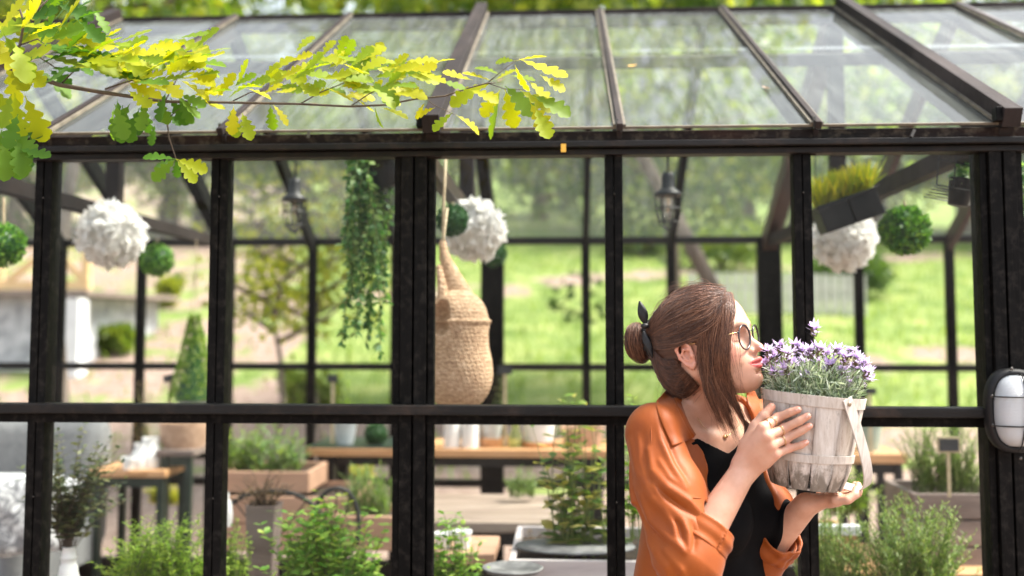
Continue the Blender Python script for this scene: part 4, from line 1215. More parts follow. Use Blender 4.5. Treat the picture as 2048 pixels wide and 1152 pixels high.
fore = SDF(); fore.ops = [sh.ops[9], sh.ops[10], sh.ops[12]]
FL = [(px3(l), w_ * (0.9 if a_ > 0 else 1.25), a_ * (2.0 if a_ > 0 else 1.25)) for l, w_, a_ in FL]; FT_ = [(px3(l), w_, a_ * 1.3) for l, w_, a_ in FT_]
def fold_lines(p, LST):
    o = np.zeros(len(p))
    for pts, w_, a_ in LST:
        lo_, hi_ = pts.min(0) - 3.2 * w_, pts.max(0) + 3.2 * w_
        s_ = np.nonzero(((p > lo_) & (p < hi_)).all(1))[0]
        if not len(s_): continue
        q = p[s_]; best = np.full(len(q), 9.0); tb_ = np.zeros(len(q)); n_ = len(pts) - 1
        for i in range(n_):
            ba = pts[i + 1] - pts[i]; t = np.clip(((q - pts[i]) @ ba) / (ba @ ba), 0, 1); d = np.linalg.norm((q - pts[i] - t[:, None] * ba) * np.array([1, 0.6, 1]), axis=1)
            m_ = d < best; best[m_] = d[m_]; tb_[m_] = (i + t[m_]) / n_
        o[s_] += a_ * np.exp(-(best / w_) ** 1.5) * np.sin(np.pi * np.clip(0.08 + 0.84 * tb_, 0, 1)) ** 0.6
    return -o
def fold_a(p):
    """drape that runs along the hanging cloth: sharp valleys, long ridges"""
    a = p[:, 0] * 46 + p[:, 1] * 30 + p[:, 2] * 9 + 1.3 * np.sin(p[:, 2] * 17 + p[:, 0] * 8)
    b = p[:, 0] * 95 - p[:, 1] * 40 - p[:, 2] * 38 + 1.2 * np.sin(p[:, 2] * 31)
    c = p[:, 0] * 60 + p[:, 2] * 120 + 2 * np.sin(p[:, 0] * 50 + p[:, 1] * 40)
    w = np.clip((EL[2] + 0.14 - p[:, 2]) / 0.1, 0, 1)
    return 0.0010 * (0.6 - np.abs(np.sin(a))) + 0.0004 * np.sin(b)
near_e = px3([(1366, 822), (1384, 868), (1404, 902), (1415, 940), (1428, 990), (1438, 1060), (1448, 1160)], tors)
far_e = px3([(1490, 800), (1508, 840), (1528, 900), (1540, 960), (1548, 1010), (1556, 1080), (1566, 1160)], tors)
ne = (near_e - BC) @ BR; fe = (far_e - BC) @ BR
def tc(l):
    i = np.argsort(l[:, 2]); return l[i, 2], l[i, 1]
nz, nu = tc(ne); fz, fu = tc(fe)
core = SDF(); core.ops = [o_ for o_ in body.ops[i_tor:i_arm] if o_[3] != 0.014 and o_[3] != 0.02] + [body.ops[i_arm], body.ops[i_arm + 3]]
btor = SDF(); btor.ops = body.ops[i_tor:i_arm]
def cut_(l, gap): return ~((gap < 0.004) & (l[:, 0] > 0))
def shirt_f(p, mg=0.02):
    fd = fold_a(p); d = tors(p, mg) + fd + fold_lines(p, FT_)
    l = (p - BC) @ BR
    un = np.interp(l[:, 2], nz, nu); uf = np.interp(l[:, 2], fz, fu)
    gap = np.maximum(un - l[:, 1], l[:, 1] - uf)      # negative inside the opening
    front = l[:, 0] > 0.0
    bb = btor(p, mg + 0.12)
    edge = np.minimum(bb, 0.5) - (0.011 + 0.55 * np.clip(gap, 0, 1) + 1.2 * np.clip(-l[:, 0], 0, 1) + 1.2 * np.clip(l[:, 2] - 0.0, 0, 1))
    d = np.where(np.abs(d) < 0.2, smax(d, edge, 0.006), d)
    cut = np.maximum.reduce([gap, -l[:, 0]])
    d = smax(d, -cut, 0.003)
    fl_ = fold_lines(p, FL); e = arms(p, mg) + fd + fl_; g_ = fore(p, mg) + fd + fl_
    for ca, cb in ((EL, CUFB), (EL2, LCB)):
        ax_ = (cb - ca) / np.linalg.norm(cb - ca); s_ = (p - cb) @ ax_; rr = np.linalg.norm(p - cb - s_[:, None] * ax_, axis=1)
        g_ = np.maximum(g_, np.where(rr < 0.09, s_ + 0.006, -1.0))
        tn = np.maximum.reduce([rr - 0.041, -(s_ + 0.05), s_ - 0.03]); g_ = smax(g_, -tn, 0.003); e = smax(e, -tn, 0.003)
    e = smin(e, g_, 0.015); d = smin(d, e, 0.010)
    cb_ = core(p, mg) - 0.005; cb_ = smax(cb_, -cut, 0.003); d = np.where(cb_ < 0.1, smin(d, cb_, 0.006), d)
    a = NB - A((0, 0, 0.02)); b = H(-0.02, 0, 0.05); ba = b - a; t = np.clip(((p - a) @ ba) / (ba @ ba), 0, 2); dd = np.linalg.norm(p - a - t[:, None] * ba, axis=1) - 0.066
    d = smax(d, -dd, 0.004)
    return np.maximum(d, -(p[:, 2] - 0.90))
sl_ = np.minimum.reduce([RS, EL, Bd(-0.2, -0.2, -0.6), Bd(-0.2, 0.2, -0.6), Bd(.2, -.2, -.6)]) - 0.08; sh_ = np.maximum.reduce([RS, LS, Bd(0.2, 0.2, 0.1), LCB]) + 0.07
sl_[2] = 0.90
M['shirt'] = pbr('orange_viscose', [(0.22, 0.043, 0.0006), (0.28, 0.060, 0.0010)], 12, 0.55, 0.10, 500, sheen=0.08, spec=0.3)
v, q = surface(shirt_f, sl_, sh_, 0.0025, 4); v, q = biggest(v, q); v = relax(v, q, 2, 0.5); LOG.append('shirt %d' % len(v))
shirt = link('shirt', npmesh('shirt', v, q, M['shirt'], True), woman)
# rolled cuffs
for ca, cb, nm in ((CUFA, CUFB, 0), (LCA, LCB, 1)):
    ax_ = (cb - ca); L_ = np.linalg.norm(ax_); ax_ /= L_; cu = SDF(); r_ = 0.050 if nm == 0 else 0.050
    a0 = ca + ax_ * (L_ * 0.25); b0 = cb + ax_ * 0.006
    cu.cone(a0, b0, r_ + 0.006, r_ + 0.0005, 0)
    cu.cone(a0 + A((0.0, -0.01, 0.012)), b0 + A((0, -0.006, 0.0)), 0.045, 0.043, 0.02)
    def cf(p, mg=0.02, cu=cu, a0=a0, b0=b0, ax_=ax_):
        s_ = (p - a0) @ ax_; l_ = np.linalg.norm(b0 - a0)
        q_ = p - a0 - s_[:, None] * ax_; an = np.arctan2(q_[:, 2], q_[:, 0] + q_[:, 1] * 0.5)
        wv = 0.0016 * np.sin(an * 5 + s_ * 90) + 0.0010 * np.sin(an * 11 - s_ * 60) + 0.0012 * np.sin(s_ * 230 + an * 2)
        d = cu(p, mg) + wv
        d = np.maximum(d, -(d + 0.0065)); e = 0.0025 * np.sin(an * 2 + 1)
        return smax(d, np.maximum(-s_ + e - 0.0, s_ - l_ + e), 0.004)
    v, q = surface(cf, np.minimum(ca, cb) - 0.075, np.maximum(ca, cb) + 0.075, 0.0022, 3); v, q = biggest(v, q); v = relax(v, q, 1)
    link('cuff', npmesh('cuff', v, q, M['shirt'], True), shirt)
# collar: a folded band from behind the neck down to its point
def poly3(l): return [A(P(*p)) for p in l]
def band(top, bot, name, th=0.0028, k=26, m_=8, lift=(0.010, 0.005), src=None):
    """a flap of cloth lying on the shirt; every point is dropped on to the surface and lifted off it"""
    T = crom(np.array(top, float)[None], k)[0]; Bt = crom(np.array(bot, float)[None], k)[0]; rows = []
    for i in range(k):
        tt = np.linspace(0, 1, m_ + 1); pp = T[i][None] * (1 - tt[:, None]) + Bt[i][None] * tt[:, None]
        q = cast(src, pp[:, 0], pp[:, 1], 1.85, 2.5, 0.0, 160); Y = q[:, 1] - (lift[0] * (1 - tt) + lift[1] * tt) - 0.003 * np.sin(np.pi * tt)
        D = rays(pp[:, 0], pp[:, 1]); r3 = D * Y[:, None]; r3[:, 2] += CAMZ; rows.append(r3)
    G = np.array(rows)
    for _ in range(3): G[1:-1, :, 1] = (G[:-2, :, 1] + G[2:, :, 1] + 2 * G[1:-1, :, 1]) / 4
    o = MB().grid([[Vector(tuple(p)) for p in r] for r in G]).build(name, M['shirt'], shirt, True, solid=th, subsurf=1); o.modifiers['solid'].offset = 0; return o
sb = lambda p, m_: np.minimum(shirt_f(p, m_), headonly(p, m_))
nk = SDF(); nk.ops = body.ops[i_tor - 2:i_arm]
sbn = lambda p, m_: np.minimum(shirt_f(p, m_), nk(p, m_))
band([(1338, 774), (1345, 790), (1355, 815), (1370, 846), (1387, 877)], [(1312, 802), (1313, 815), (1321, 840), (1333, 868), (1344, 893)], 'collar', src=sbn)
band([(1360, 800), (1368, 822), (1378, 846), (1392, 870)], [(1345, 782), (1352, 810), (1366, 844), (1385, 878)], 'collar_stand', lift=(0.003, 0.0085), src=sbn)
band([(1492, 778), (1494, 800), (1500, 830), (1512, 862)], [(1510, 782), (1518, 805), (1526, 835), (1535, 866)], 'collar', src=sbn)
# front placket near edge and pocket seam
pl = px3([(1390, 884), (1412, 908), (1419, 942), (1430, 988)], shirt_f); 
sm_ = MB(); a_ = px3([(1386, 996), (1400, 996), (1416, 997), (1427, 998)], shirt_f, 0.0005); sm_.tube([Vector(tuple(p)) for p in a_], 0.0013, 6); sm_.build('pocket_seam', M['shirt'], shirt, True)
a_ = px3([(1304, 838), (1302, 860), (1303, 890), (1312, 925)], shirt_f, 0.0003); sm_ = MB(); sm_.tube([Vector(tuple(p)) for p in a_], 0.0011, 6); sm_.build('shoulder_seam', M['shirt'], shirt, True)
# black top
tp = SDF(); tp.ops = [o_ for o_ in body.ops]
vn = px3([(1378, 850), (1397, 879), (1425, 893), (1456, 907), (1470, 896), (1488, 840)], body)
vl = (vn - BC) @ BR; vi = np.argsort(vl[:, 1]); vu, vz = vl[vi, 1], vl[vi, 2]
tb_ = SDF()
for fn in body.ops:
    tb_.ops.append(fn)
tor = SDF(); 
for sg in (-1, 1): tor.ell(Bd(0.075, sg * 0.076, -0.175), (0.062, 0.068, 0.066), 0.03, 'u', BR)
tor.ell(Bd(-0.005, 0, -0.10), (0.092, 0.150, 0.13), 0.03, 'u', BR); tor.ell(Bd(0.002, 0, -0.20), (0.098, 0.134, 0.16), 0.03, 'u', BR)
tor.ell(Bd(0.008, 0, -0.37), (0.094, 0.128, 0.16), 0.05, 'u', BR); tor.ell(Bd(-0.002, 0, -0.54), (0.118, 0.168, 0.15), 0.06, 'u', BR)
def top_f(p, mg=0.02):
    d = tor(p, mg); l = (p - BC) @ BR; bb = body(p, mg)
    d = np.minimum(d, np.where((bb > -1) & (d < 0.02), np.maximum(bb - 0.0035, d - 0.012), d))
    d = d + 0.0012 * np.sin(l[:, 1] * 60 + 3 * np.sin(l[:, 2] * 22))
    zt = np.interp(l[:, 1], vu, vz) ; zt = np.where(l[:, 0] < 0, -0.02, zt)
    d = np.maximum(d, l[:, 2] - zt)
    return np.maximum(d, -(p[:, 2] - 0.86))
M['top'] = pbr('black_jersey', [(0.002, 0.002, 0.0025), (0.004, 0.004, 0.0045)], 20, 0.8, 0.1, 300, spec=0.08)
tlo = np.minimum.reduce([Bd(-.2, -.2, -.6), Bd(-.2, .2, -.6), Bd(.2, -.2, -.6)]) - 0.02; thi = np.maximum.reduce([Bd(.2, .2, 0.05), Bd(-.2, .2, 0.05), Bd(.2, -.2, .05)]) + 0.02; tlo[2] = 0.86
v, q = surface(top_f, tlo, thi, 0.003, 4); v, q = biggest(v, q); v = relax(v, q, 1)
link('black_top', npmesh('black_top', v, q, M['top'], True), woman)
# trousers and shoes below the frame
tr = SDF(); HP = BC + A((0, 0, -0.56)); M['denim'] = pbr('dark_denim', [(0.02, 0.03, 0.05), (0.04, 0.055, 0.085)], 60, 0.8, 0.2, 300)
tr.ell(HP, (0.115, 0.165, 0.13), 0, 'u', BR); fz_ = {}
for sg in (-1, 1):
    hp = HP + BL * sg * 0.085; kne = A((hp[0], hp[1], 0.48)) + BF * 0.02; ank = A((hp[0], hp[1], 0.09)) + BL * sg * 0.02 - BF * 0.01
    tr.cone(hp, kne, 0.088, 0.058, 0.03); tr.cone(kne, ank, 0.058, 0.044, 0.02); fz_[sg] = ank
v, q = surface(lambda p, m_=0.02: np.maximum(tr(p, m_), -(p[:, 2] - 0.06)), np.minimum(HP - 0.3, [9, 9, 0.0]), HP + 0.25, 0.008, 3)
link('trousers', npmesh('trousers', v, q, M['denim'], True), woman)
for sg in (-1, 1):
    s_ = SDF(); an = fz_[sg]; s_.cone(an - A((0, 0, 0.04)) - BF * 0.03, an - A((0, 0, 0.048)) + BF * 0.15, 0.042, 0.034, 0, 'u'); s_.cone(an, an - A((0, 0, 0.04)), 0.038, 0.042, 0.02)
    v, q = surface(lambda p, m_=0.02, s_=s_: np.maximum(s_(p, m_), -(p[:, 2] - 0.005)), an - 0.25, an + 0.25, 0.006, 3)
    link('shoe', npmesh('shoe', v, q, M['top'], True), woman)

# ---- glasses
gl = empty('glasses', H(0.1, 0, 0.02), 'thin round black-rimmed glasses worn by the woman', 'glasses'); gl['_world'] = 1
M['rim'] = pbr('dark_rim', [(0.012, 0.008, 0.012)], 8, 0.25, spec=0.6)
M['lens'] = glassmat('spectacle_lens', (0.97, 0.97, 0.97), gloss=1.0)
for sg in (-1, 1):
    cc = (0.0995, sg * 0.0325, 0.0195); rr = 0.0240
    def lp(a, r_, cc=cc, sg=sg): return Vector(tuple(H(cc[0] - 0.10 * sg * math.cos(a) * r_ * sg - 0.06 * math.sin(a) * r_, cc[1] + math.cos(a) * r_, cc[2] + math.sin(a) * r_ * 1.0)))
    def lp(a, r_, cc=cc, sg=sg): return Vector(tuple(H(cc[0] - 0.12 * sg * math.cos(a) * r_ + 0.10 * math.sin(a) * r_, cc[1] + math.cos(a) * r_, cc[2] + math.sin(a) * r_)))
    o = MB(); o.tube([lp(2 * math.pi * i / 40, rr) for i in range(41)], 0.0016, 8, cap=False, flat=1.3); o.build('rim', M['rim'], gl, True)
    o = MB(); c0 = lp(0, 0); o.add([c0] + [lp(2 * math.pi * i / 40, rr) for i in range(40)], [(0, i + 1, (i + 1) % 40 + 1) for i in range(40)]); o.build('lens', M['lens'], gl, True)
    a0 = lp(math.pi * (0.5 - sg * 0.36), rr); o = MB(); o.tube([a0, a0 + Vector(tuple(HR @ np.array([-0.004, sg * 0.005, 0.001])))], 0.0016, 6); o.build('hinge', M['rim'], gl, True)
    o = MB(); e0 = a0 + Vector(tuple(HR @ np.array([-0.004, sg * 0.005, 0.001]))); o.tube([e0, Vector(tuple(H(0.045, sg * 0.065, 0.026))), Vector(tuple(H(0.0, sg * 0.077, 0.026))), Vector(tuple(H(-0.02, sg * 0.076, 0.008)))], 0.0008, 6); o.build('temple_arm', M['gold'], gl, True)
o = MB(); o.tube([Vector(tuple(H(x, y, z))) for x, y, z in ((0.1025, -0.0115, 0.0285), (0.1045, -0.005, 0.0325), (0.1045, 0.005, 0.0325), (0.1025, 0.0115, 0.0285))], 0.0011, 6); o.build('bridge', M['rim'], gl, True)
# ------------------------------------------------------------------ whitewashed basket and lavender
bask = empty('basket', BK_B, 'whitewashed wooden slat basket with a hanging strap handle held by the woman', 'basket'); bask['_world'] = 1
def slat_mat():
    m, nt, out = newmat('whitewashed_wood')
    b = N(nt, 'ShaderNodeBsdfPrincipled'); b.inputs['Roughness'].default_value = 0.75; b.inputs['Specular IOR Level'].default_value = 0.25
    f = noise(nt, coords(nt, (1, 1, 0.08)), 130, 6, 0.7, 0.4); c = ramp(nt, f, [(0.28, (0.30, 0.255, 0.22)), (0.42, (0.50, 0.46, 0.42)), (0.7, (0.63, 0.61, 0.585))])
    g = N(nt, 'ShaderNodeNewGeometry'); v1 = ramp(nt, g.outputs['Random Per Island'], [(0, (0.78, 0.72, 0.66)), (0.5, (0.95, 0.93, 0.90)), (1, (1.08, 1.05, 1.02))])
    mx = N(nt, 'ShaderNodeMixRGB', blend_type='MULTIPLY'); mx.inputs[0].default_value = 1; nt.links.new(c, mx.inputs[1]); nt.links.new(v1, mx.inputs[2])
    # dirt: grey weathering near the foot, blotchy
    at = N(nt, 'ShaderNodeAttribute'); at.attribute_name = 'foot'
    f2 = noise(nt, coords(nt, (1, 1, 0.4)), 40, 6, 0.75, 0.8); mu = N(nt, 'ShaderNodeMath', operation='MULTIPLY_ADD'); nt.links.new(at.outputs['Fac'], mu.inputs[0]); mu.inputs[1].default_value = 0.26; nt.links.new(f2, mu.inputs[2])
    k = ramp(nt, mu.outputs[0], [(0.56, (0, 0, 0)), (0.74, (0.85,) * 3)])
    m2 = N(nt, 'ShaderNodeMixRGB'); m2.inputs[2].default_value = (0.13, 0.11, 0.085, 1); nt.links.new(k, m2.inputs[0]); nt.links.new(mx.outputs[0], m2.inputs[1])
    nt.links.new(m2.outputs[0], b.inputs['Base Color'])
    bp = N(nt, 'ShaderNodeBump'); bp.inputs['Strength'].default_value = 0.5; bp.inputs['Distance'].default_value = 0.001; nt.links.new(f, bp.inputs['Height']); nt.links.new(bp.outputs[0], b.inputs['Normal'])
    nt.links.new(b.outputs[0], out.inputs[0]); return m
M['slat'] = slat_mat()
rb = random.Random(4)
nsl = 12; vs, fs, ft = [], [], []
for k in range(nsl):
    a0 = 2 * math.pi * k / nsl + 0.10; wd = 2 * math.pi / nsl
    lift = 0.0 if k % 2 else 0.0016
    rows_n = 22; cols = 5
    b0 = len(vs)
    for side in (0, 1):
        for i in range(rows_n + 1):
            t = i / rows_n * 0.985
            for j in range(cols):
                u = (j / (cols - 1) - 0.5)
                w_ = wd * (1.0 if t > 0.33 else (0.86 + 0.14 * math.sin(t / 0.33 * math.pi / 2)))
                an = a0 + u * w_ * 0.985
                off = lift - side * 0.0022 + 0.0006 * math.sin(k * 5 + t * 4)
                vs.append(tuple(on_bas(an, t, off))); ft.append(max(0, 1 - t / 0.36))
    n1 = (rows_n + 1) * cols
    for side in (0, 1):
        for i in range(rows_n):
            for j in range(cols - 1):
                q = [b0 + side * n1 + i * cols + j, b0 + side * n1 + i * cols + j + 1, b0 + side * n1 + (i + 1) * cols + j + 1, b0 + side * n1 + (i + 1) * cols + j]
                fs.append(q if side == 0 else q[::-1])
    for j in (0, cols - 1):
        for i in range(rows_n): fs.append([b0 + i * cols + j, b0 + (i + 1) * cols + j, b0 + n1 + (i + 1) * cols + j, b0 + n1 + i * cols + j])
me = npmesh('slats', np.array(vs), np.array(fs), M['slat'], False); vattr(me, 'foot', ft); link('slats', me, bask)
def hoop(t0, t1, off, th, name, sq=0.0):
    rows = []
    for t, o_ in ((t0, off), (t0, off + th), (t1, off + th), (t1, off), (t0, off)):
        rows.append([Vector(tuple(on_bas(2 * math.pi * k / 72, t + sq * math.sin(2 * math.pi * k / 72 * 2) * 0.01, o_))) for k in range(73)])
    return MB().grid(rows).build(name, M['slat'], bask, False, bevel=0.0004)
hoop(0.885, 1.0, 0.0018, 0.0024, 'rim_band'); hoop(0.30, 0.385, 0.0020, 0.0022, 'hoop', 1.0)
o = MB(); o.lathe([(0.0001, 0), (R_BOT * 0.82, 0), (R_BOT * 0.84, 0.004), (0.0001, 0.004)], (0, 0, 0), 40); 
rotB = Matrix((Vector(tuple(br)), Vector(tuple(-cv)), Vector(tuple(bu)))).transposed()
bo = MB(); bo.lathe([(0.0001, 0), (R_BOT * 0.80, 0), (R_BOT * 0.80, 0.004), (0.0001, 0.004)], Vector(tuple(BK_B)), 40, rotB); bo.build('bottom', M['slat'], bask)
# strap handle, folded down to the right
axr = cv * math.cos(R(27)) + br * math.sin(R(27)); perp = np.cross(bu, axr); perp = perp if perp[0] > 0 else -perp
tC = BK_B + bu * BH * 0.945
dirn = perp * math.sin(R(28)) - bu * math.cos(R(28))
Rh = bas_r(0.945) + 0.0058
rows = []; KH = 60
pth = []
for i in range(KH + 1):
    a = math.pi * i / KH
    ca, sa = math.cos(a), math.sin(a)
    ex = abs(ca) ** 0.42 * (1 if ca >= 0 else -1); ey = abs(sa) ** 0.62
    pth.append(tC + axr * Rh * ex * (1.0) + dirn * 0.194 * ey)
pth = [p for p in pth]
wid = np.cross(axr, dirn); wid /= np.linalg.norm(wid)
for i, p in enumerate(pth):
    t_ = pth[min(i + 1, KH)] - pth[max(i - 1, 0)]; t_ /= np.linalg.norm(t_); nn = np.cross(t_, wid); nn /= np.linalg.norm(nn)
    w = 0.0115; rows.append([Vector(tuple(p + wid * a_ * w + nn * b_ * 0.0013)) for a_, b_ in ((-1, -1), (1, -1), (1, 1), (-1, 1), (-1, -1))])
# round the ends past the rivets
hd = MB().grid(rows)
for e in (0, KH):
    p = pth[e]; t_ = (pth[1] - pth[0]) if e == 0 else (pth[KH - 1] - pth[KH]); t_ /= np.linalg.norm(t_)
    hd.beam(Vector(tuple(p + t_ * 0.002)), Vector(tuple(p - t_ * 0.011)), 0.0026, 0.022, Vector(tuple(wid)))
hd.build('handle', M['slat'], bask, False, bevel=0.0006)
M['rivet'] = pbr('old_brass', [(0.35, 0.28, 0.2)], 20, 0.4, metal=0.9)
for e in (0, KH):
    p = Vector(tuple(pth[e])); n_ = Vector(tuple(axr)) * (1 if e == 0 else -1)
    MB().lathe([(0.0045, -0.001), (0.0045, 0.0022), (0.0030, 0.0032), (0.0001, 0.0034)], p, 16, n_.to_track_quat('Z', 'Y').to_matrix()).build('rivet', M['rivet'], bask, True)
M['soil'] = pbr('dark_soil', [(0.02, 0.013, 0.008), (0.06, 0.04, 0.025)], 60, 0.95, 0.8, 90)
rows = [[Vector(tuple(BK_B + bu * (BH * 0.90 + 0.004 * math.sin(k * 2.3 + r_ * 80)) + (cv * math.cos(k / 36 * 6.2832) + br * math.sin(k / 36 * 6.2832)) * r_)) for k in range(37)] for r_ in (0.0005, 0.03, 0.06, 0.092)]
MB().grid(rows).build('soil', M['soil'], bask, True)
# lavender plant
lav = empty('lavender_plant', BK_A, 'blooming pale purple lavender growing in the whitewashed basket', 'flower'); lav['_world'] = 1
M['lavleaf'] = leafmat('lavender_leaf', [(0.08, 0.13, 0.06), (0.20, 0.26, 0.17), (0.36, 0.42, 0.32), (0.52, 0.57, 0.47)], 0.3, (1.3, 1.4, 0.9))
M['bract'] = leafmat('lilac_petal', [(0.48, 0.36, 0.60), (0.60, 0.50, 0.71), (0.71, 0.64, 0.80), (0.80, 0.76, 0.86)], 0.4, (1.15, 1.05, 1.2))
M['spike'] = leafmat('flower_spike', [(0.05, 0.055, 0.02), (0.12, 0.11, 0.045), (0.13, 0.07, 0.08), (0.18, 0.17, 0.08)], 0.2)
rg = np.random.default_rng(9)
def cyl(n, r1=0.10):
    a = rg.uniform(0, 2 * math.pi, n); r_ = np.sqrt(rg.random(n)) * r1
    return (cv[None] * np.cos(a)[:, None] + br[None] * np.sin(a)[:, None]) * r_[:, None], a, r_
n = 3800
off_, a, r_ = cyl(n, 0.090); hgt = rg.uniform(-0.012, 0.062, n) * (1 - 0.3 * (r_ / 0.1))
pos = BK_A + off_ + bu * hgt[:, None]
ax = off_ / 0.1 * 0.45 + bu[None] * rg.uniform(0.1, 1.1, n)[:, None] + rg.normal(size=(n, 3)) * 0.45; ax /= np.linalg.norm(ax, axis=1)[:, None]
v, f = leaf_long(pos, ax, rand_dirs(n, rg), rg.uniform(0.014, 0.030, n), rg.uniform(0.0016, 0.0032, n), 0.1)
link('foliage', npmesh('foliage', v, f, M['lavleaf']), lav)
heads = [(1537, 700, 1), (1548, 712, 1), (1531, 725, 1), (1560, 690, 1), (1575, 705, 1.1), (1590, 690, 1), (1605, 700, 1), (1585, 725, .9), (1608, 722, 1), (1629, 655, 1.05), (1620, 700, 1), (1640, 697, 1.15), (1655, 705, 1), (1635, 725, 1), (1660, 728, 1), (1675, 700, 1), (1690, 712, 1.05), (1702, 700, .9), (1715, 715, 1), (1728, 725, 1), (1735, 742, .9), (1708, 735, 1), (1685, 740, 1), (1570, 735, .9), (1655, 750, .85), (1612, 748, .8), (1740, 755, .7), (1550, 742, .8), (1722, 760, .8), (1697, 762, .7)]
for i, (px, py, sc) in enumerate(heads):
    dY = rg.uniform(-0.075, 0.03) if i != 9 else 0.0
    tipc = A(P(px, py, 2.055 + dY)); basep = BK_A + (tipc - BK_A) * np.array([0.75, 0.85, 0.0]) - bu * 0.01
    basep = BK_A + (tipc - BK_A) - bu * ((tipc - BK_A) @ bu) * 1.05; basep = BK_A + (basep - BK_A) * 0.75
    d = tipc - basep; d /= np.linalg.norm(d); d = d + rg.normal(size=3) * 0.12; d /= np.linalg.norm(d)
    hL = 0.020 * sc; hb = tipc - d * hL
    mv, mf = [], []
    sp = MB(); sp.tube([Vector(tuple(basep)), Vector(tuple((basep + hb) / 2 + rg.normal(size=3) * 0.002)), Vector(tuple(hb))], 0.0009, 5)
    fh = empty('flower', (0, 0, 0)); fh.parent = lav; fh.location = (0, 0, 0)
    # children of a part: keep world coordinates
    hx = np.cross(d, [0.3, 0.5, 0.1]); hx /= np.linalg.norm(hx); hy = np.cross(d, hx)
    nb = 46; tt = rg.random(nb); an = rg.uniform(0, 6.28, nb)
    radial = hx[None] * np.cos(an)[:, None] + hy[None] * np.sin(an)[:, None]
    rr = 0.0048 * sc * np.sin(np.pi * (0.15 + 0.7 * tt))
    ps_ = hb + d[None] * (hL * tt)[:, None] + radial * rr[:, None]
    v1, f1 = leaf_quads(ps_, radial * 0.5 + d[None] * 0.9, radial, 0.0058 * sc, 0.0046 * sc, 0.2)
    bpy.data.objects.remove(fh)
    base_i = len(sp.v); 
    npet = rg.integers(12, 17); an = np.arange(npet) / npet * 6.28 + rg.uniform(0, 1, npet)
    radial = hx[None] * np.cos(an)[:, None] + hy[None] * np.sin(an)[:, None]; spread = rg.uniform(0.3, 1.9, npet)[:, None]
    axp = radial * spread + d[None] * 1.0; axp /= np.linalg.norm(axp, axis=1)[:, None]
    v2, f2_ = leaf_long(np.repeat((hb + d * hL * 0.9)[None], npet, 0) + radial * 0.0015, axp, radial, rg.uniform(0.012, 0.022, npet) * sc, rg.uniform(0.0060, 0.0090, npet) * sc, -0.05)
    ns = 16; an = rg.uniform(0, 6.28, ns); radial = hx[None] * np.cos(an)[:, None] + hy[None] * np.sin(an)[:, None]
    v3, f3 = leaf_long(hb + d[None] * (hL * rg.uniform(0.25, 1, ns))[:, None] + radial * 0.0045, radial + d[None] * 0.4, np.repeat(d[None], ns, 0), rg.uniform(0.008, 0.014, ns), 0.0048, 0.0)
    me = bpy.data.meshes.new('flower_head')
    V_ = np.concatenate([v1, v2, v3]); sv = [tuple(x) for x in V_] + sp.v
    F_ = [tuple(x) for x in f1] + [tuple(x + len(v1)) for x in f2_] + [tuple(x + len(v1) + len(v2)) for x in f3] + [tuple(j + len(V_) for j in q) for q in sp.f]
    me.from_pydata(sv, [], F_); me.materials.append(M['spike']); me.materials.append(M['bract'])
    mi = [0] * len(f1) + [1] * (len(f2_) + len(f3)) + [0] * len(sp.f); me.polygons.foreach_set('material_index', mi)
    link('flower_head', me, lav)
# ------------------------------------------------------------------ things in and around the greenhouse
M['white'] = pbr('white_ceramic', [(0.72, 0.72, 0.71), (0.80, 0.80, 0.79)], 10, 0.35)
M['zinc'] = pbr('pale_zinc', [(0.50, 0.54, 0.56), (0.66, 0.69, 0.70)], 12, 0.45, metal=0.2)
M['pine'] = pbr('warm_pine', [(0.40, 0.20, 0.09), (0.52, 0.28, 0.13), (0.62, 0.36, 0.18)], 14, 0.5, 0.15, 60, (0.2, 1, 1))
M['plank'] = pbr('grey_plank', [(0.16, 0.115, 0.085), (0.25, 0.19, 0.15), (0.34, 0.275, 0.22)], 18, 0.65, 0.2, 60, (0.12, 1, 1))
M['crate'] = pbr('brown_crate_wood', [(0.13, 0.095, 0.08), (0.20, 0.155, 0.135), (0.28, 0.22, 0.19)], 12, 0.75, 0.3, 60, (0.15, 1, 1))
M['pinkwood'] = pbr('pinkish_planter_wood', [(0.40, 0.23, 0.15), (0.54, 0.33, 0.22)], 12, 0.7, 0.2, 60, (0.15, 1, 1))
M['lilacwood'] = pbr('greyish_lilac_wood', [(0.36, 0.32, 0.33), (0.50, 0.45, 0.45), (0.6, 0.56, 0.55)], 14, 0.7, 0.2, 60, (0.15, 1, 1))
M['iron'] = pbr('black_iron', [(0.008, 0.008, 0.008), (0.02, 0.02, 0.02)], 20, 0.45, 0.1, metal=0.3)
M['greenpaint'] = pbr('dark_green_paint', [(0.008, 0.02, 0.014), (0.018, 0.035, 0.026)], 14, 0.4)
M['slate'] = pbr('grey_slate_disc', [(0.07, 0.07, 0.072), (0.13, 0.13, 0.135), (0.19, 0.19, 0.195)], 9, 0.6, 0.2, dirt=(0.4, 0.4, 0.39), dirt_amt=0.5, dirt_scale=18)
M['sofa'] = pbr('grey_felt', [(0.12, 0.125, 0.13), (0.18, 0.185, 0.19)], 30, 0.95, 0.2, 300, sheen=0.3)
M['rope'] = pbr('jute_rope', [(0.42, 0.33, 0.20), (0.62, 0.52, 0.36)], 60, 0.85, 0.5, 200)
M['wicker'] = pbr('wicker', [(0.36, 0.22, 0.14), (0.55, 0.37, 0.26)], 40, 0.7, 0.6, 120)
M['straw'] = pbr('dry_straw', [(0.22, 0.14, 0.07), (0.42, 0.30, 0.16)], 40, 0.8)
M['stem'] = pbr('green_stem', [(0.10, 0.15, 0.04), (0.17, 0.2, 0.06)], 30, 0.6)
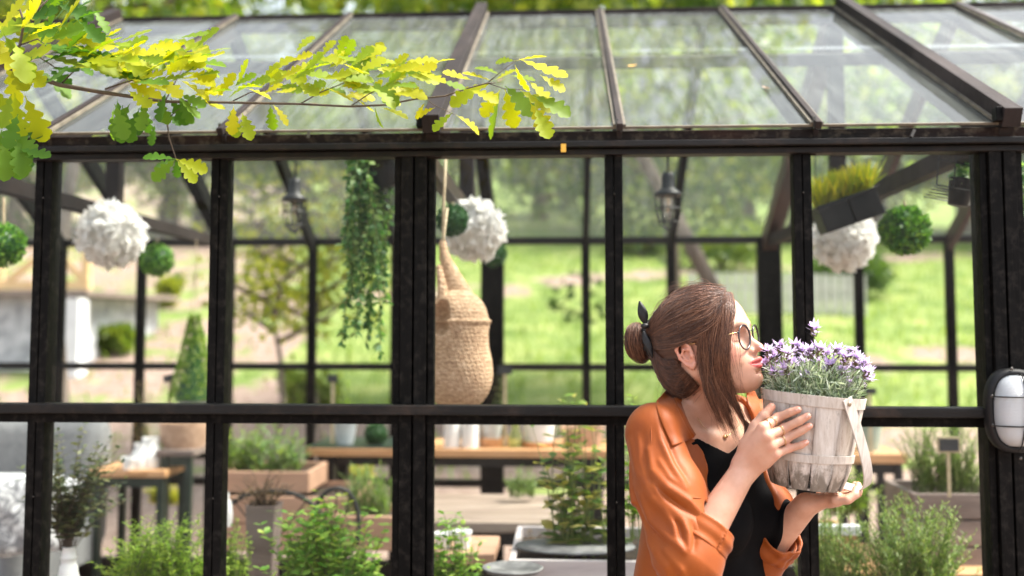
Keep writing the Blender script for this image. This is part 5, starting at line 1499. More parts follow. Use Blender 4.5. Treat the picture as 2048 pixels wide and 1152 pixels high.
M['twig'] = pbr('brown_twig', [(0.05, 0.035, 0.025), (0.11, 0.08, 0.055)], 40, 0.75, 0.4, 120)
M['blackpot'] = pbr('black_plastic_pot', [(0.004, 0.004, 0.0045), (0.010, 0.010, 0.011)], 10, 0.5, spec=0.3)
M['moss'] = leafmat('box_leaf', [(0.03, 0.10, 0.02), (0.07, 0.20, 0.03), (0.15, 0.34, 0.045), (0.30, 0.50, 0.08)], 0.25, (1.2, 1.4, 0.6), 0.35)
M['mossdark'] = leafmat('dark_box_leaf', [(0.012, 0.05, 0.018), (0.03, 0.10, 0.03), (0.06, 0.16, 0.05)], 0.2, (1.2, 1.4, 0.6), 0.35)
M['whitepetal'] = leafmat('white_petal', [(0.86, 0.85, 0.82), (0.90, 0.89, 0.88), (0.93, 0.93, 0.92)], 0.5, (1.0, 1.0, 0.97), 0.6)
M['herb'] = leafmat('bright_herb_leaf', [(0.16, 0.29, 0.04), (0.28, 0.43, 0.06), (0.44, 0.56, 0.11)], 0.45, (1.4, 1.4, 0.5))
M['mint'] = leafmat('mint_leaf', [(0.10, 0.24, 0.04), (0.18, 0.36, 0.06), (0.32, 0.50, 0.10), (0.46, 0.55, 0.14)], 0.4, (1.4, 1.4, 0.5))
M['olive'] = leafmat('olive_dark_leaf', [(0.03, 0.055, 0.03), (0.06, 0.09, 0.045), (0.12, 0.15, 0.06), (0.20, 0.20, 0.10)], 0.3)
M['rosemary'] = leafmat('rosemary_leaf', [(0.08, 0.17, 0.03), (0.16, 0.28, 0.05), (0.28, 0.40, 0.09), (0.55, 0.58, 0.30)], 0.35, (1.3, 1.4, 0.6))
M['varie'] = leafmat('yellowing_leaf', [(0.05, 0.13, 0.03), (0.09, 0.20, 0.05), (0.20, 0.30, 0.07), (0.50, 0.46, 0.14), (0.62, 0.55, 0.25)], 0.4, (1.3, 1.3, 0.5))
M['ivy'] = leafmat('trailing_ivy_leaf', [(0.04, 0.12, 0.04), (0.09, 0.21, 0.07), (0.18, 0.32, 0.12), (0.36, 0.48, 0.20)], 0.4, (1.3, 1.5, 0.6), 0.35)
M['yellowgrass'] = leafmat('yellow_green_blade', [(0.16, 0.24, 0.02), (0.36, 0.38, 0.02), (0.58, 0.48, 0.04)], 0.4, (1.3, 1.3, 0.4))
M['dry'] = leafmat('dry_brown_leaf', [(0.10, 0.06, 0.04), (0.20, 0.13, 0.08), (0.30, 0.22, 0.13)], 0.3)
M['strappy'] = leafmat('strappy_leaf', [(0.08, 0.17, 0.05), (0.16, 0.27, 0.09), (0.28, 0.38, 0.15)], 0.4)
M['chalk'] = pbr('chalkboard', [(0.025, 0.028, 0.03), (0.05, 0.052, 0.055)], 20, 0.8)
M['palewood'] = pbr('pale_label_wood', [(0.42, 0.34, 0.20), (0.55, 0.46, 0.30)], 30, 0.7)
M['bulb'] = glassmat('bulb_glass', (0.97, 0.97, 0.95), gloss=2.0)
rg = np.random.default_rng(77)
def nrmz(a): return a / (np.linalg.norm(a, axis=1)[:, None] + 1e-9)
def child(name, v, f, m, par, smooth=False):
    o = link(name, npmesh(name, v, f, m, smooth), par); return o
def leafball(name, c, r, n, L, W, m, label, cat, group=None, rope_to=None, core=None, petals=False):
    c = Vector(c); t = empty(name, c, label, cat, group)
    d = rand_dirs(n, rg); pos = d * (r * rg.uniform(0.86, 1.0, n))[:, None]
    if petals:
        ax = nrmz(d * 0.5 + rand_dirs(n, rg) * 0.9); nr = nrmz(d + rand_dirs(n, rg) * 0.5)
        v, f = leaf_quads(pos, ax, nr, rg.uniform(0.7, 1.2, n) * L, rg.uniform(0.7, 1.2, n) * W, 0.3)
    else:
        ax = nrmz(d * 0.8 + rand_dirs(n, rg) * 0.7); v, f = leaf_quads(pos, ax, nrmz(d + rand_dirs(n, rg) * 0.4), rg.uniform(0.7, 1.2, n) * L, rg.uniform(0.7, 1.2, n) * W, 0.2)
    child('petals' if petals else 'leaves', v, f, m, t)
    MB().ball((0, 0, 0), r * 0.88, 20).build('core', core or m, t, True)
    if rope_to is not None:
        e = Vector((rope_to[0] - c.x, rope_to[1] - c.y, rope_to[2] - c.z))
        MB().tube([Vector((0, 0, r * 0.9)), e * 0.5 + Vector((0.003, 0, 0)), e], 0.0045, 6).build('cord', M['rope'], t)
    return t
def beamz(x, y): return EAVE - 0.07
def hang(px, py, Y): q = P(px, py, Y); return (q.x, q.y, q.z)
# white flower balls
def wball(px, py, Y, rp, lab, topy=None):
    c = P(px, py, Y); r = rp * Y / 2000
    return leafball('flower_ball', c, r, 620, r * 0.42, r * 0.40, M['whitepetal'], lab, 'decoration', 'white flower balls hanging in the greenhouse', (c.x, c.y, EAVE - 0.05), M['whitepetal'], True)
wball(224, 470, 3.75, 56, 'big white flower ball hanging in the left bay of the greenhouse')
wball(948, 460, 3.55, 52, 'white flower ball hanging above the tall woven basket')
wball(1686, 478, 3.9, 52, 'white flower ball partly hidden under the black planter box')
def gball(px, py, Y, rp, lab, m='moss', cord=True, n=900):
    c = P(px, py, Y); r = rp * Y / 2000
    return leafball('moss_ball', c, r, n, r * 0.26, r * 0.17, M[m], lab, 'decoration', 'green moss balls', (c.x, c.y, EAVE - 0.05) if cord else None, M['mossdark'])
gball(4, 490, 3.1, 42, 'green moss ball at the left edge of the photo')
gball(314, 520, 4.6, 31, 'small green moss ball just right of the big white flower ball')
gball(905, 440, 3.3, 30, 'green moss ball between the jute rope and the white flower ball', 'mossdark')
gball(988, 508, 4.3, 24, 'dark moss ball peeping out below the white ball beside the back post', 'mossdark')
gball(1810, 460, 3.35, 44, 'bright green moss ball hanging right of the black planter box', n=1400)
# caged pendant lamps
def lamp(px, py, Y, sc, lab):
    c = P(px, py, Y); t = empty('pendant_lamp', c, lab, 'lamp', 'caged pendant lamps'); t.scale = (sc,) * 3
    o = MB(); o.lathe([(0.0001, 0.052), (0.017, 0.05), (0.021, 0.035), (0.022, 0.0), (0.026, -0.006), (0.045, -0.020), (0.047, -0.028), (0.040, -0.030), (0.016, -0.022), (0.0001, -0.02)], n=28); o.build('cap', M['iron'], t, True, bevel=0)
    o = MB(); o.tube([(0, 0, 0.05), (0.002, 0, 0.2), (0, 0, (EAVE + 0.12 - c.z) / sc)], 0.004, 6); o.build('cable', M['iron'], t)
    o = MB(); o.lathe([(0.0001, -0.108), (0.012, -0.104), (0.021, -0.088), (0.022, -0.072), (0.014, -0.045), (0.010, -0.028)], n=20); o.build('bulb', M['bulb'], t, True)
    o = MB(); o.tube([(0, 0, -0.03), (0.004, 0, -0.06), (-0.004, 0, -0.085), (0, 0, -0.045)], 0.0009, 4); o.build('filament', M['gold'], t)
    o = MB()
    for k in range(6):
        a = k * math.pi / 3; ca, sa = math.cos(a), math.sin(a)
        o.tube([(ca * 0.043, sa * 0.043, -0.028), (ca * 0.040, sa * 0.040, -0.08), (ca * 0.030, sa * 0.030, -0.125), (0, 0, -0.145)], 0.0024, 5)
    for z_, r_ in ((-0.07, 0.041), (-0.115, 0.033)):
        o.tube([(math.cos(2 * math.pi * k / 24) * r_, math.sin(2 * math.pi * k / 24) * r_, z_) for k in range(25)], 0.0022, 5, cap=False)
    o.build('cage', M['iron'], t)
lamp(590, 385, 3.9, 1.12, 'caged pendant lamp hanging left of the trailing ivy')
lamp(1336, 375, 3.5, 1.05, 'caged pendant lamp hanging above the woman')
# trailing ivy in a dark pot
ct = P(735, 318, 3.1); t = empty('trailing_ivy', ct, 'long trailing ivy spilling down from a dark pot beside the middle post', 'plant')
vs_, fs_, nv = [], [], 0; st = MB()
for k in range(26):
    x0_ = rg.uniform(-0.055, 0.055); y0_ = rg.uniform(-0.05, 0.05); Ls = rg.uniform(0.22, 0.66) * (1.0 if x0_ < 0.03 else 0.95); ph = rg.uniform(0, 6)
    tt = np.linspace(0, 1, 12); pth_ = np.stack([x0_ * (1 + 0.3 * tt) + 0.012 * np.sin(ph + tt * 6) - 0.03 * (tt > 2), y0_ + 0.012 * np.cos(ph + tt * 5), 0.04 - Ls * tt], 1)
    st.tube([Vector(tuple(p)) for p in pth_], 0.0016, 4)
    n = int(Ls * 190); u = rg.uniform(0, 11, n); i = u.astype(int).clip(0, 10); pp = pth_[i] + (pth_[i + 1] - pth_[i]) * (u - i)[:, None]
    d = rand_dirs(n, rg); d[:, 2] = -np.abs(d[:, 2]) * 0.7; d = nrmz(d); v, f = leaf_long(pp, d, rand_dirs(n, rg), rg.uniform(0.016, 0.030, n), rg.uniform(0.011, 0.018, n), 0.1); vs_.append(v); fs_.append(f + nv); nv += len(v)
child('leaves', np.concatenate(vs_), np.concatenate(fs_), M['ivy'], t); st.build('stems', M['stem'], t)
o = MB(); pc_ = P(766, 345, 3.12) - ct; o.lathe([(0.035, -0.05), (0.05, 0.045), (0.053, 0.05), (0.046, 0.05), (0.046, 0.04), (0.0001, 0.04)], pc_, 24, Matrix.Rotation(R(-16), 3, 'Y')); o.build('pot', M['blackpot'], t, True)
# tall woven basket on a rope
cb = P(918, 735, 3.0); t = empty('woven_basket', cb, 'tall natural seagrass basket hanging from a rope beside the middle post', 'basket')
def wov(p, c=cb):
    q = p
    return q
bs = SDF(); Cb = np.zeros(3)
k_ = 3.0 / 2000
bs.ell((0, 0, -12 * k_), (68 * k_, 62 * k_, 78 * k_), 0)
bs.cone((0, 0, 20 * k_), (-4 * k_, 0, 95 * k_), 60 * k_, 62 * k_, 0.02)
bs.cone((19 * k_, 0.0, 85 * k_), (-30 * k_, 0, 222 * k_), 42 * k_, 10 * k_, 0.002, 'u', ((0, 1, 0), 0.8)); bs.cone((-30 * k_, 0, 220 * k_), (-34 * k_, 0, 250 * k_), 10 * k_, 7 * k_, 0.004)
bs.cone((-20 * k_, -0.045, 92 * k_), (-40 * k_, -0.015, 200 * k_), 16 * k_, 6 * k_, 0.004)
def wsurf(p, mg=0.02):
    d = bs(p, mg); an = np.arctan2(p[:, 1], p[:, 0])
    w = 0.0011 * np.sin(p[:, 2] * 520 + np.sin(an * 26) * 1.3) + 0.0006 * np.sin(an * 40 + p[:, 2] * 150)
    d = d + w
    # opening under the folded flap
    q = (p - np.array([-0.045, -0.070, 100 * k_])) / np.array([0.030, 0.045, 0.055]); r_ = np.linalg.norm(q, axis=1); d = smax(d, -(r_ - 1) * 0.03, 0.006)
    q = np.abs(p[:, 2] - 92 * k_) ; d = d - 0.0060 * np.exp(-(q / 0.006) ** 2)
    return np.maximum(d, -(p[:, 2] + 88 * k_))
v, q = surface(wsurf, (-0.13, -0.13, -0.14), (0.13, 0.13, 0.38), 0.003, 4)
M['seagrass'] = pbr('seagrass_weave', [(0.34, 0.20, 0.115), (0.55, 0.36, 0.22), (0.70, 0.50, 0.34)], 60, 0.8, 0.6, 220, (1, 1, 2))
child('weave', v, q, M['seagrass'], t, True)
o = MB(); top_ = P(892, 305, 3.0) - cb; bot_ = P(886, 488, 3.0) - cb
o.tube([top_, (top_ + bot_) / 2 + V(-0.002, 0, 0), bot_, bot_ + V(0.004, -0.015, -0.05)], 0.0042, 8); o.tube([bot_ + V(0.012, 0, 0.11), bot_ + V(0.003, -0.004, 0.02), bot_ + V(-0.004, -0.01, -0.03)], 0.0038, 8); o.build('rope', M['rope'], t, True)
# black double planter with yellow-green grass
c0 = P(1695, 425, 3.3); tl = R(-19)
t = empty('hanging_planter', c0, 'tilted pair of black planter boxes with yellow-green grass on the right', 'planter')
rot = Matrix.Rotation(tl, 3, 'Y')
for s in (-1, 1):
    o = MB(); o.box(rot @ V(s * 0.050, 0, 0), (0.096, 0.10, 0.085), rot, 1.0); o.box(rot @ V(s * 0.050, 0, 0.044), (0.102, 0.106, 0.010), rot); o.build('box', M['blackpot'], t, bevel=0.004)
o = MB(); o.tube([rot @ V(-0.11, -0.056, 0.03), rot @ V(0.11, -0.056, 0.05)], 0.002, 5); o.tube([rot @ V(0.11, -0.056, 0.05), rot @ V(0.12, 0.05, 0.05), rot @ V(0.118, 0.0, -0.05)], 0.002, 5); o.tube([rot @ V(0.09, 0, 0.05), V(0.13, 0.0, 0.20)], 0.002, 5); o.tube([rot @ V(-0.09, 0, 0.05), V(-0.10, 0.0, 0.20)], 0.002, 5); o.build('wire_holder', M['iron'], t)
n = 900; pos = np.stack([rg.uniform(-0.095, 0.095, n), rg.uniform(-0.045, 0.045, n), np.full(n, 0.045)], 1) @ np.array(rot).T
ax = rg.normal(size=(n, 3)) * 0.32; ax[:, 2] = 1; ax = nrmz(ax); v, f = leaf_long(pos, ax, rand_dirs(n, rg), rg.uniform(0.07, 0.125, n), rg.uniform(0.004, 0.008, n), 0.08); child('blades', v, f, M['yellowgrass'], t)
# wire rack with a black pot
c0 = P(1930, 372, 2.8); t = empty('wire_rack', c0, 'black wire rack with a small potted plant in the upper right corner', 'rack')
o = MB()
for dx in (-0.075, -0.03, 0.015, 0.06): o.tube([(dx, -0.03, 0.11), (dx - 0.012, -0.03, -0.01 - dx * 0.15)], 0.0018, 5); 
for k in range(6): o.tube([(-0.09, -0.035 + 0.02 * k, 0.0 - k * 0.004), (0.085, -0.035 + 0.02 * k, -0.035 - k * 0.004)], 0.0016, 5)
o.tube([(-0.09, -0.04, 0.07), (0.085, -0.04, 0.03)], 0.0016, 5); o.build('wires', M['iron'], t)
MB().lathe([(0.026, -0.055), (0.034, 0.015), (0.036, 0.018), (0.030, 0.018), (0.030, 0.01), (0.0001, 0.01)], (-0.01, 0, 0), 20, Matrix.Rotation(R(12), 3, 'Y')).build('pot', M['blackpot'], t, True)
n = 240; d = rand_dirs(n, rg); pos = d * np.array([0.06, 0.045, 0.045]) * rg.uniform(0.3, 1, n)[:, None] + np.array([0.03, 0, 0.035]); v, f = leaf_long(pos, nrmz(d + rand_dirs(n, rg) * 0.6), rand_dirs(n, rg), rg.uniform(0.018, 0.03, n), rg.uniform(0.010, 0.016, n)); child('leaves', v, f, M['ivy'], t)
c0 = P(2062, 400, 3.0); t = empty('potted_ivy', c0, 'leafy green plant hanging beyond the right main post', 'plant')
n = 500; d = rand_dirs(n, rg); pos = d * np.array([0.07, 0.06, 0.13]) * rg.uniform(0.3, 1, n)[:, None]; v, f = leaf_long(pos, nrmz(d + rand_dirs(n, rg) * 0.6), rand_dirs(n, rg), rg.uniform(0.018, 0.03, n), rg.uniform(0.010, 0.016, n)); child('leaves', v, f, M['ivy'], t)
MB().lathe([(0.03, -0.12), (0.045, -0.03), (0.04, -0.03), (0.0001, -0.035)], n=20).build('pot', M['blackpot'], t, True)
# hanging cone topiary
c0 = P(386, 800, 4.7); t = empty('cone_topiary', c0, 'grey-green cone topiary hanging on a string left of the second mullion', 'plant')
n = 1600; h_ = rg.uniform(0, 0.40, n) ** 1.0; rr_ = (1 - h_ / 0.42) * 0.095 + 0.006; an = rg.uniform(0, 6.28, n); pos = np.stack([np.cos(an) * rr_, np.sin(an) * rr_, h_], 1); ax = nrmz(np.stack([np.cos(an), np.sin(an), np.full(n, 0.3)], 1) + rand_dirs(n, rg) * 0.6)
v, f = leaf_quads(pos, ax, rand_dirs(n, rg), 0.022, 0.013, 0.2); child('leaves', v, f, M['rosemary'], t); MB().lathe([(0.085, 0.0), (0.0001, 0.38)], n=20).build('core', M['mossdark'], t); MB().lathe([(0.05, -0.10), (0.07, 0.0), (0.0001, 0.0)], n=20).build('pot', M['lilacwood'], t, True)
o = MB(); o.tube([(0, 0, 0.38), (0, 0, EAVE - 0.05 - c0.z)], 0.002, 5); o.tube([(0, 0, 0.62), (0.075, 0, 0.0)], 0.0015, 5); o.tube([(0, 0, 0.62), (-0.075, 0, 0.0)], 0.0015, 5); o.build('string', M['rope'], t)

# ---------------- furniture
def table(name, x0_, x1_, ya, yb_, z, th, lab, cat='table', top='pine', leg='iron', lw=0.035, group=None, planks=0, apron=True, under=None):
    c = V((x0_ + x1_) / 2, (ya + yb_) / 2, 0.02); t = empty(name, c, lab, cat, group); w, d = x1_ - x0_, yb_ - ya; z = z - 0.02
    o = MB()
    if planks:
        for k in range(planks):
            pw = d / planks; o.box((0.0, -d / 2 + pw * (k + 0.5), z - th / 2 + 0.001 * (k % 2)), (w, pw - 0.004, th))
    else: o.box((0, 0, z - th / 2), (w, d, th))
    o.build('tabletop', M[top], t, bevel=0.003)
    if under: MB().box((0, 0.01, z + 0.0035), (w - 0.01, d - 0.02, 0.005)).build('cover_sheet', M[under], t)
    for sx in (-1, 1):
        for sy in (-1, 1):
            MB().box((sx * (w / 2 - lw), sy * (d / 2 - lw), (z - th) / 2), (lw, lw, z - th - 0.001)).build('leg', M[leg], t, bevel=0.003)
    if apron:
        o = MB()
        for sy in (-1, 1): o.box((0, sy * (d / 2 - lw), z - th - 0.026), (w - 2 * lw - 0.04, 0.02, 0.05))
        o.build('apron', M[leg], t)
    return t
def xp(px, Y): return P(px, 649, Y).x
def zp(py, Y): return P(1024, py, Y).z
table('side_table', xp(186, 4.9), xp(338, 4.9), 4.9, 5.25, zp(947, 4.9), 0.035, 'small pine-topped table with dark green legs in the left bay', leg='greenpaint')
table('dark_table', xp(326, 5.0), xp(400, 5.0), 4.95, 5.3, zp(903, 5.0), 0.03, 'narrow dark table under the round wicker basket at left', top='crate', leg='greenpaint')
table('workbench', xp(617, 4.75), xp(1222, 4.75), 4.75, 5.2, zp(900, 4.75), 0.036, 'long black-framed workbench with a pine edge behind the middle post', 'bench', leg='iron', lw=0.08)
wbt = bpy.data.objects['workbench']; o = MB(); o.box(((xp(617, 4.75) + xp(829, 4.75)) / 2 - wbt.location.x, 0.0, zp(900, 4.75) - 0.02 + 0.004), (xp(829, 4.75) - xp(617, 4.75), 0.43, 0.006)); o.build('green_cover', M['greenpaint'], wbt)
table('plank_table', xp(800, 3.9), xp(1150, 3.9), 3.9, 4.55, zp(1046, 3.9), 0.04, 'low table of weathered greyish planks right of the middle post', top='plank', planks=6, leg='iron')
table('pine_bench', xp(1700, 4.9), xp(1808, 4.9), 4.9, 5.25, zp(903, 4.9), 0.045, 'pine-topped bench behind the basket on the right', 'bench', leg='iron')
table('low_bench', xp(1640, 3.5), xp(2060, 3.5), 3.5, 3.95, zp(1135, 3.5), 0.04, 'orange pine bench under the slatted brown crate', 'bench')
table('round_stool', xp(850, 3.25), xp(990, 3.25), 3.22, 3.5, zp(1105, 3.25), 0.035, 'pinkish wooden stool carrying two white cups at the bottom', 'stool', top='pinkwood')
# sofa
c0 = V(xp(20, 4.75), 4.95, 0.02); t = empty('sofa', c0, 'grey felt sofa with a high rounded back in the left corner', 'sofa')
w = xp(165, 4.75) - xp(-420, 4.75)
o = MB(); o.box((xp(165, 4.75) - c0.x - w / 2, 0.1, zp(848, 4.85) / 2 + 0.18), (w, 0.22, zp(848, 4.85) - 0.38), Matrix.Rotation(R(-4), 3, 'X')); o.build('backrest', M['sofa'], t, True, bevel=0.09)
o = MB(); o.box((xp(165, 4.75) - c0.x - w / 2, -0.30, 0.30), (w, 0.72, 0.24)); o.build('seat', M['sofa'], t, True, bevel=0.05)
for s, nm in ((0, 1), (1, 1)):
    o = MB(); o.box((xp(165, 4.75) - c0.x - (0.08 if s == 0 else w - 0.08), -0.28, 0.36), (0.16, 0.70, 0.46)); o.build('arm', M['sofa'], t, True, bevel=0.06)
for sx in (0.06, w - 0.06):
    for sy in (-0.55, 0.1): MB().box((xp(165, 4.75) - c0.x - sx, sy, 0.09), (0.05, 0.05, 0.18)).build('leg', M['iron'], t)
def cushion(px, py, Y, wp, hp, m, lab, rz=0.0, ry=0.0):
    c = P(px, py, Y); w = wp * Y / 2000; h = hp * Y / 2000; rows = []; n = 18
    rm = Matrix.Rotation(rz, 3, 'Z') @ Matrix.Rotation(ry, 3, 'Y')
    vs, fs = [], []
    for s in (-1, 1):
        for i in range(n + 1):
            for j in range(n + 1):
                u, v_ = i / n * 2 - 1, j / n * 2 - 1; e = max((1 - u ** 4) * (1 - v_ ** 4), 0) ** 0.5
                pin = 1 - 0.06 * (1 - abs(u)) * abs(v_) ** 3 ; pin2 = 1 - 0.06 * (1 - abs(v_)) * abs(u) ** 3
                vs.append(tuple(rm @ V(u * w / 2 * pin2, s * e * 0.07 - 0.008 * math.sin(u * 7 + v_ * 5) * e, v_ * h / 2 * pin)))
    for s in (0, 1):
        b = s * (n + 1) ** 2
        for i in range(n):
            for j in range(n):
                q = (b + i * (n + 1) + j, b + (i + 1) * (n + 1) + j, b + (i + 1) * (n + 1) + j + 1, b + i * (n + 1) + j + 1); fs.append(q if s == 0 else q[::-1])
    o = MB(); o.add(vs, fs); ob = o.build('cushion', m, None, True); ob.location = c; tag(ob, lab, 'cushion', None); return ob
def printmat(name, c0, c1, sc):
    m, nt, out = newmat(name); b = N(nt, 'ShaderNodeBsdfPrincipled'); b.inputs['Roughness'].default_value = 0.9
    f = noise(nt, coords(nt), sc, 3, 0.5, 1.5); c = ramp(nt, f, [(0.40, c0), (0.48, c1), (0.56, c1), (0.60, c0), (0.66, c1)]); nt.links.new(c, b.inputs[0]); nt.links.new(b.outputs[0], out.inputs[0]); return m
M['floral'] = printmat('grey_floral_print', (0.72, 0.72, 0.72), (0.22, 0.22, 0.23), 13)
cushion(28, 1035, 4.2, 180, 160, M['floral'], 'white cushion with a grey floral print at the far left', R(8), R(-8))
cushion(100, 1000, 4.45, 110, 110, pbr('white_linen', [(0.66, 0.67, 0.70), (0.76, 0.77, 0.79)], 20, 0.9), 'plain white cushion leaning behind the printed one', R(-10), R(14))
cushion(20, 975, 4.5, 150, 60, M['white'], 'long white bolster along the sofa back')
# pots, jugs, candles
def lathe_thing(name, px, py, Y, prof, m, lab, cat, group=None, sc=1.0, n=28, sq=None):
    """py is the foot of the thing"""
    c = P(px, py, Y); o = MB(); k = sc * Y / 2000
    o.lathe([(max(r_ * k, 1e-4), z_ * k) for r_, z_ in prof], n=n, sq=sq); ob = o.build(name, m, None, True); ob.location = c; tag(ob, lab, cat, group)
    md = ob.modifiers.new('edge', 'EDGE_SPLIT'); md.split_angle = R(50)
    return ob
def pot(wt, wb, h, rim=2): return [(0.1, 0), (wb, 0), (wt, h - 6), (wt + rim, h - 6), (wt + rim, h), (wt - 2, h), (wt - 4, h - 8), (0.1, h - 9)]
def cyl_(r_, h): return [(0.1, 0), (r_, 0), (r_, h), (r_ - 2, h + 1), (0.1, h + 1)]
tray = lathe_thing('wooden_tray', 290, 948, 5.0, [(0.1, 0), (44, 0), (47, 12), (43, 12), (41, 4), (0.1, 4)], M['pine'], 'round wooden tray holding white jugs on the small table', 'tray')
jug = [(0.1, 0), (18, 0), (22, 14), (20, 34), (13, 50), (15, 58), (12, 58), (11, 50), (0.1, 48)]
lathe_thing('jug', 300, 942, 5.0, jug, M['white'], 'tallest white jug on the wooden tray', 'jug', sc=1.15)
lathe_thing('jug', 281, 942, 4.97, [(a * 0.9, b * 0.95) for a, b in jug], M['white'], 'middle white jug on the wooden tray', 'jug')
lathe_thing('cup', 260, 944, 4.94, pot(15, 12, 30), M['white'], 'small white cup at the left end of the wooden tray', 'cup')
wb = lathe_thing('wicker_basket', 368, 903, 5.1, [(0.1, 0), (38, 0), (46, 30), (48, 60), (44, 60), (40, 6), (0.1, 6)], M['wicker'], 'round wicker basket behind the second mullion on the left', 'basket')
lathe_thing('flower_pot', 690, 893, 4.9, pot(23, 16, 52), M['zinc'], 'pale zinc flower pot on the left end of the workbench', 'pot')
gball(752, 868, 4.9, 21, 'round box ball standing on the workbench left of the middle post', 'mossdark', False)
lathe_thing('candle', 904, 903, 4.85, cyl_(16.5, 66), M['white'], 'thick white pillar candle on the workbench next to the middle post', 'candle')
lathe_thing('candle', 940, 905, 4.85, cyl_(17, 62), M['white'], 'white pillar candle second from the middle post', 'candle')
lathe_thing('wooden_bowl', 988, 902, 4.9, [(0.1, 0), (26, 0), (31, 27), (28, 27), (24, 4), (0.1, 4)], M['pine'], 'pine bowl under the zinc pot on the workbench', 'bowl')
lathe_thing('flower_pot', 982, 880, 4.92, pot(24, 17, 46), M['zinc'], 'zinc pot standing in the pine bowl', 'pot')
lathe_thing('glass_bottle', 1031, 902, 4.85, [(0.1, 0), (12, 0), (13, 30), (7, 42), (7, 58), (8, 60), (0.1, 60)], glassmat('green_glass', (0.75, 0.85, 0.55), gloss=1.0, dirt=0.2, base=0.25, dcol=(0.6, 0.65, 0.3)), 'short greenish glass bottle on the workbench', 'bottle')
lathe_thing('wooden_bowl', 1074, 902, 4.9, [(0.1, 0), (28, 0), (36, 20), (32, 20), (26, 4), (0.1, 4)], M['pine'], 'wide low wooden bowl on the workbench behind the leafy sprouts', 'bowl')
lathe_thing('flower_pot', 1078, 890, 4.92, pot(34, 28, 56), M['white'], 'wide white pot in the low wooden bowl', 'pot')
lathe_thing('wicker_basket', 1165, 900, 4.95, [(0.1, 0), (34, 0), (44, 46), (40, 46), (34, 6), (0.1, 6)], M['wicker'], 'brown wicker basket at the right end of the workbench', 'basket')
lathe_thing('cup', 886, 1100, 3.3, pot(17, 14, 34), M['white'], 'white cup on the pinkish stool close to the middle post', 'cup')
lathe_thing('cup', 924, 1100, 3.3, pot(18, 15, 38), M['white'], 'white cup on the pinkish stool, right one', 'cup')
lathe_thing('flower_pot', 1737, 905, 5.05, pot(26, 20, 60), pbr('verdigris', [(0.25, 0.33, 0.28), (0.38, 0.45, 0.38)], 10, 0.6), 'pale green pot on the pine bench at right', 'pot')
lathe_thing('bottle', 452, 1052, 3.5, [(0.1, 0), (11, 0), (13, 22), (10, 46), (5, 56), (5, 66), (0.1, 66)], M['white'], 'white bottle half hidden by the second mullion', 'bottle')
# planter boxes
def planter(name, px0, px1, py0, py1, Y, dep, m, lab, cat='planter', boards=2, group=None):
    x0_, x1_ = xp(px0, Y), xp(px1, Y); za, zb = zp(py0, Y), zp(py1, Y); w, h = x1_ - x0_, za - zb
    t = empty(name, ((x0_ + x1_) / 2, Y + dep / 2, zb), lab, cat, group); bh = h / boards
    for s, dd in ((-1, 'front'), (1, 'back')):
        o = MB()
        for k in range(boards): o.box((0, s * (dep / 2 - 0.009), bh * (k + 0.5)), (w, 0.018, bh - 0.007 if boards > 1 else bh))
        o.build('side_board', M[m], t, bevel=0.002)
    for s in (-1, 1):
        o = MB()
        for k in range(boards): o.box((s * (w / 2 - 0.009), 0, bh * (k + 0.5)), (0.018, dep - 0.04, bh - 0.007 if boards > 1 else bh))
        o.build('end_board', M[m], t, bevel=0.002)
        o = MB(); 
    o = MB(); rows = [[V(-w / 2 + 0.02 + (w - 0.04) * i / 14, -dep / 2 + 0.02 + (dep - 0.04) * j / 8, h - 0.03 + 0.012 * mnoise.noise(V(i * 0.6, j * 0.6, px0))) for i in range(15)] for j in range(9)]
    o.grid(rows).build('soil', M['soil'], t)
    return t
planter('planter_box', 428, 622, 948, 990, 4.4, 0.35, 'pinkwood', 'upper pinkish wooden planter full of strappy green leaves', boards=1)
planter('planter_box', 420, 712, 997, 1110, 4.3, 0.45, 'pinkwood', 'wide pinkish planter box standing below the strappy leaves', boards=2)
planter('planter_box', 672, 800, 1036, 1105, 3.9, 0.3, 'pinkwood', 'pinkish planter box at the foot of the middle post', boards=1)
planter('slatted_crate', 1816, 2010, 978, 1136, 3.62, 0.32, 'crate', 'slatted dark brown wooden crate with a large green herb bush', 'crate', boards=3)
planter('terracotta_planter', 1560, 1706, 1062, 1120, 3.3, 0.25, 'pine', 'orange wooden planter with a white rim behind the rosemary', boards=1)
o = MB(); x0_, x1_ = xp(1556, 3.29), xp(1710, 3.29); o.box(((x0_ + x1_) / 2, 3.29, zp(1052, 3.29)), (x1_ - x0_, 0.03, 0.032)); ob = o.build('white_edging', M['white'], None, bevel=0.004); tag(ob, 'white edging board lying along the orange planter', 'board')
planter('planter_box', 1018, 1345, 1120, 1300, 2.98, 0.50, 'lilacwood', 'large greyish planter box with leafy sprouts at the bottom centre', boards=1)
o = MB(); c0 = P(1150, 1095, 3.13); o.lathe([(0.0001, 0), (0.145, 0), (0.148, 0.004), (0.145, 0.008), (0.0001, 0.008)], n=48, sq=(1.25, 0.75)); ob = o.build('slate_disc', M['slate'], None, True); ob.location = c0; tag(ob, 'grey slate disc lying on the leafy greyish planter box', 'disc')
o = MB(); c0 = P(1040, 1130, 2.93); c0.z -= 0.012; o.lathe([(0.0001, 0), (0.075, 0), (0.088, 0.012), (0.085, 0.014), (0.072, 0.005), (0.0001, 0.005)], n=48, sq=(1.0, 0.9)); ob = o.build('metal_plate', M['slate'], None, True); ob.location = c0 + V(-0.02, -0.03, 0); tag(ob, 'shallow grey metal plate at the left front of the greyish planter box', 'plate')
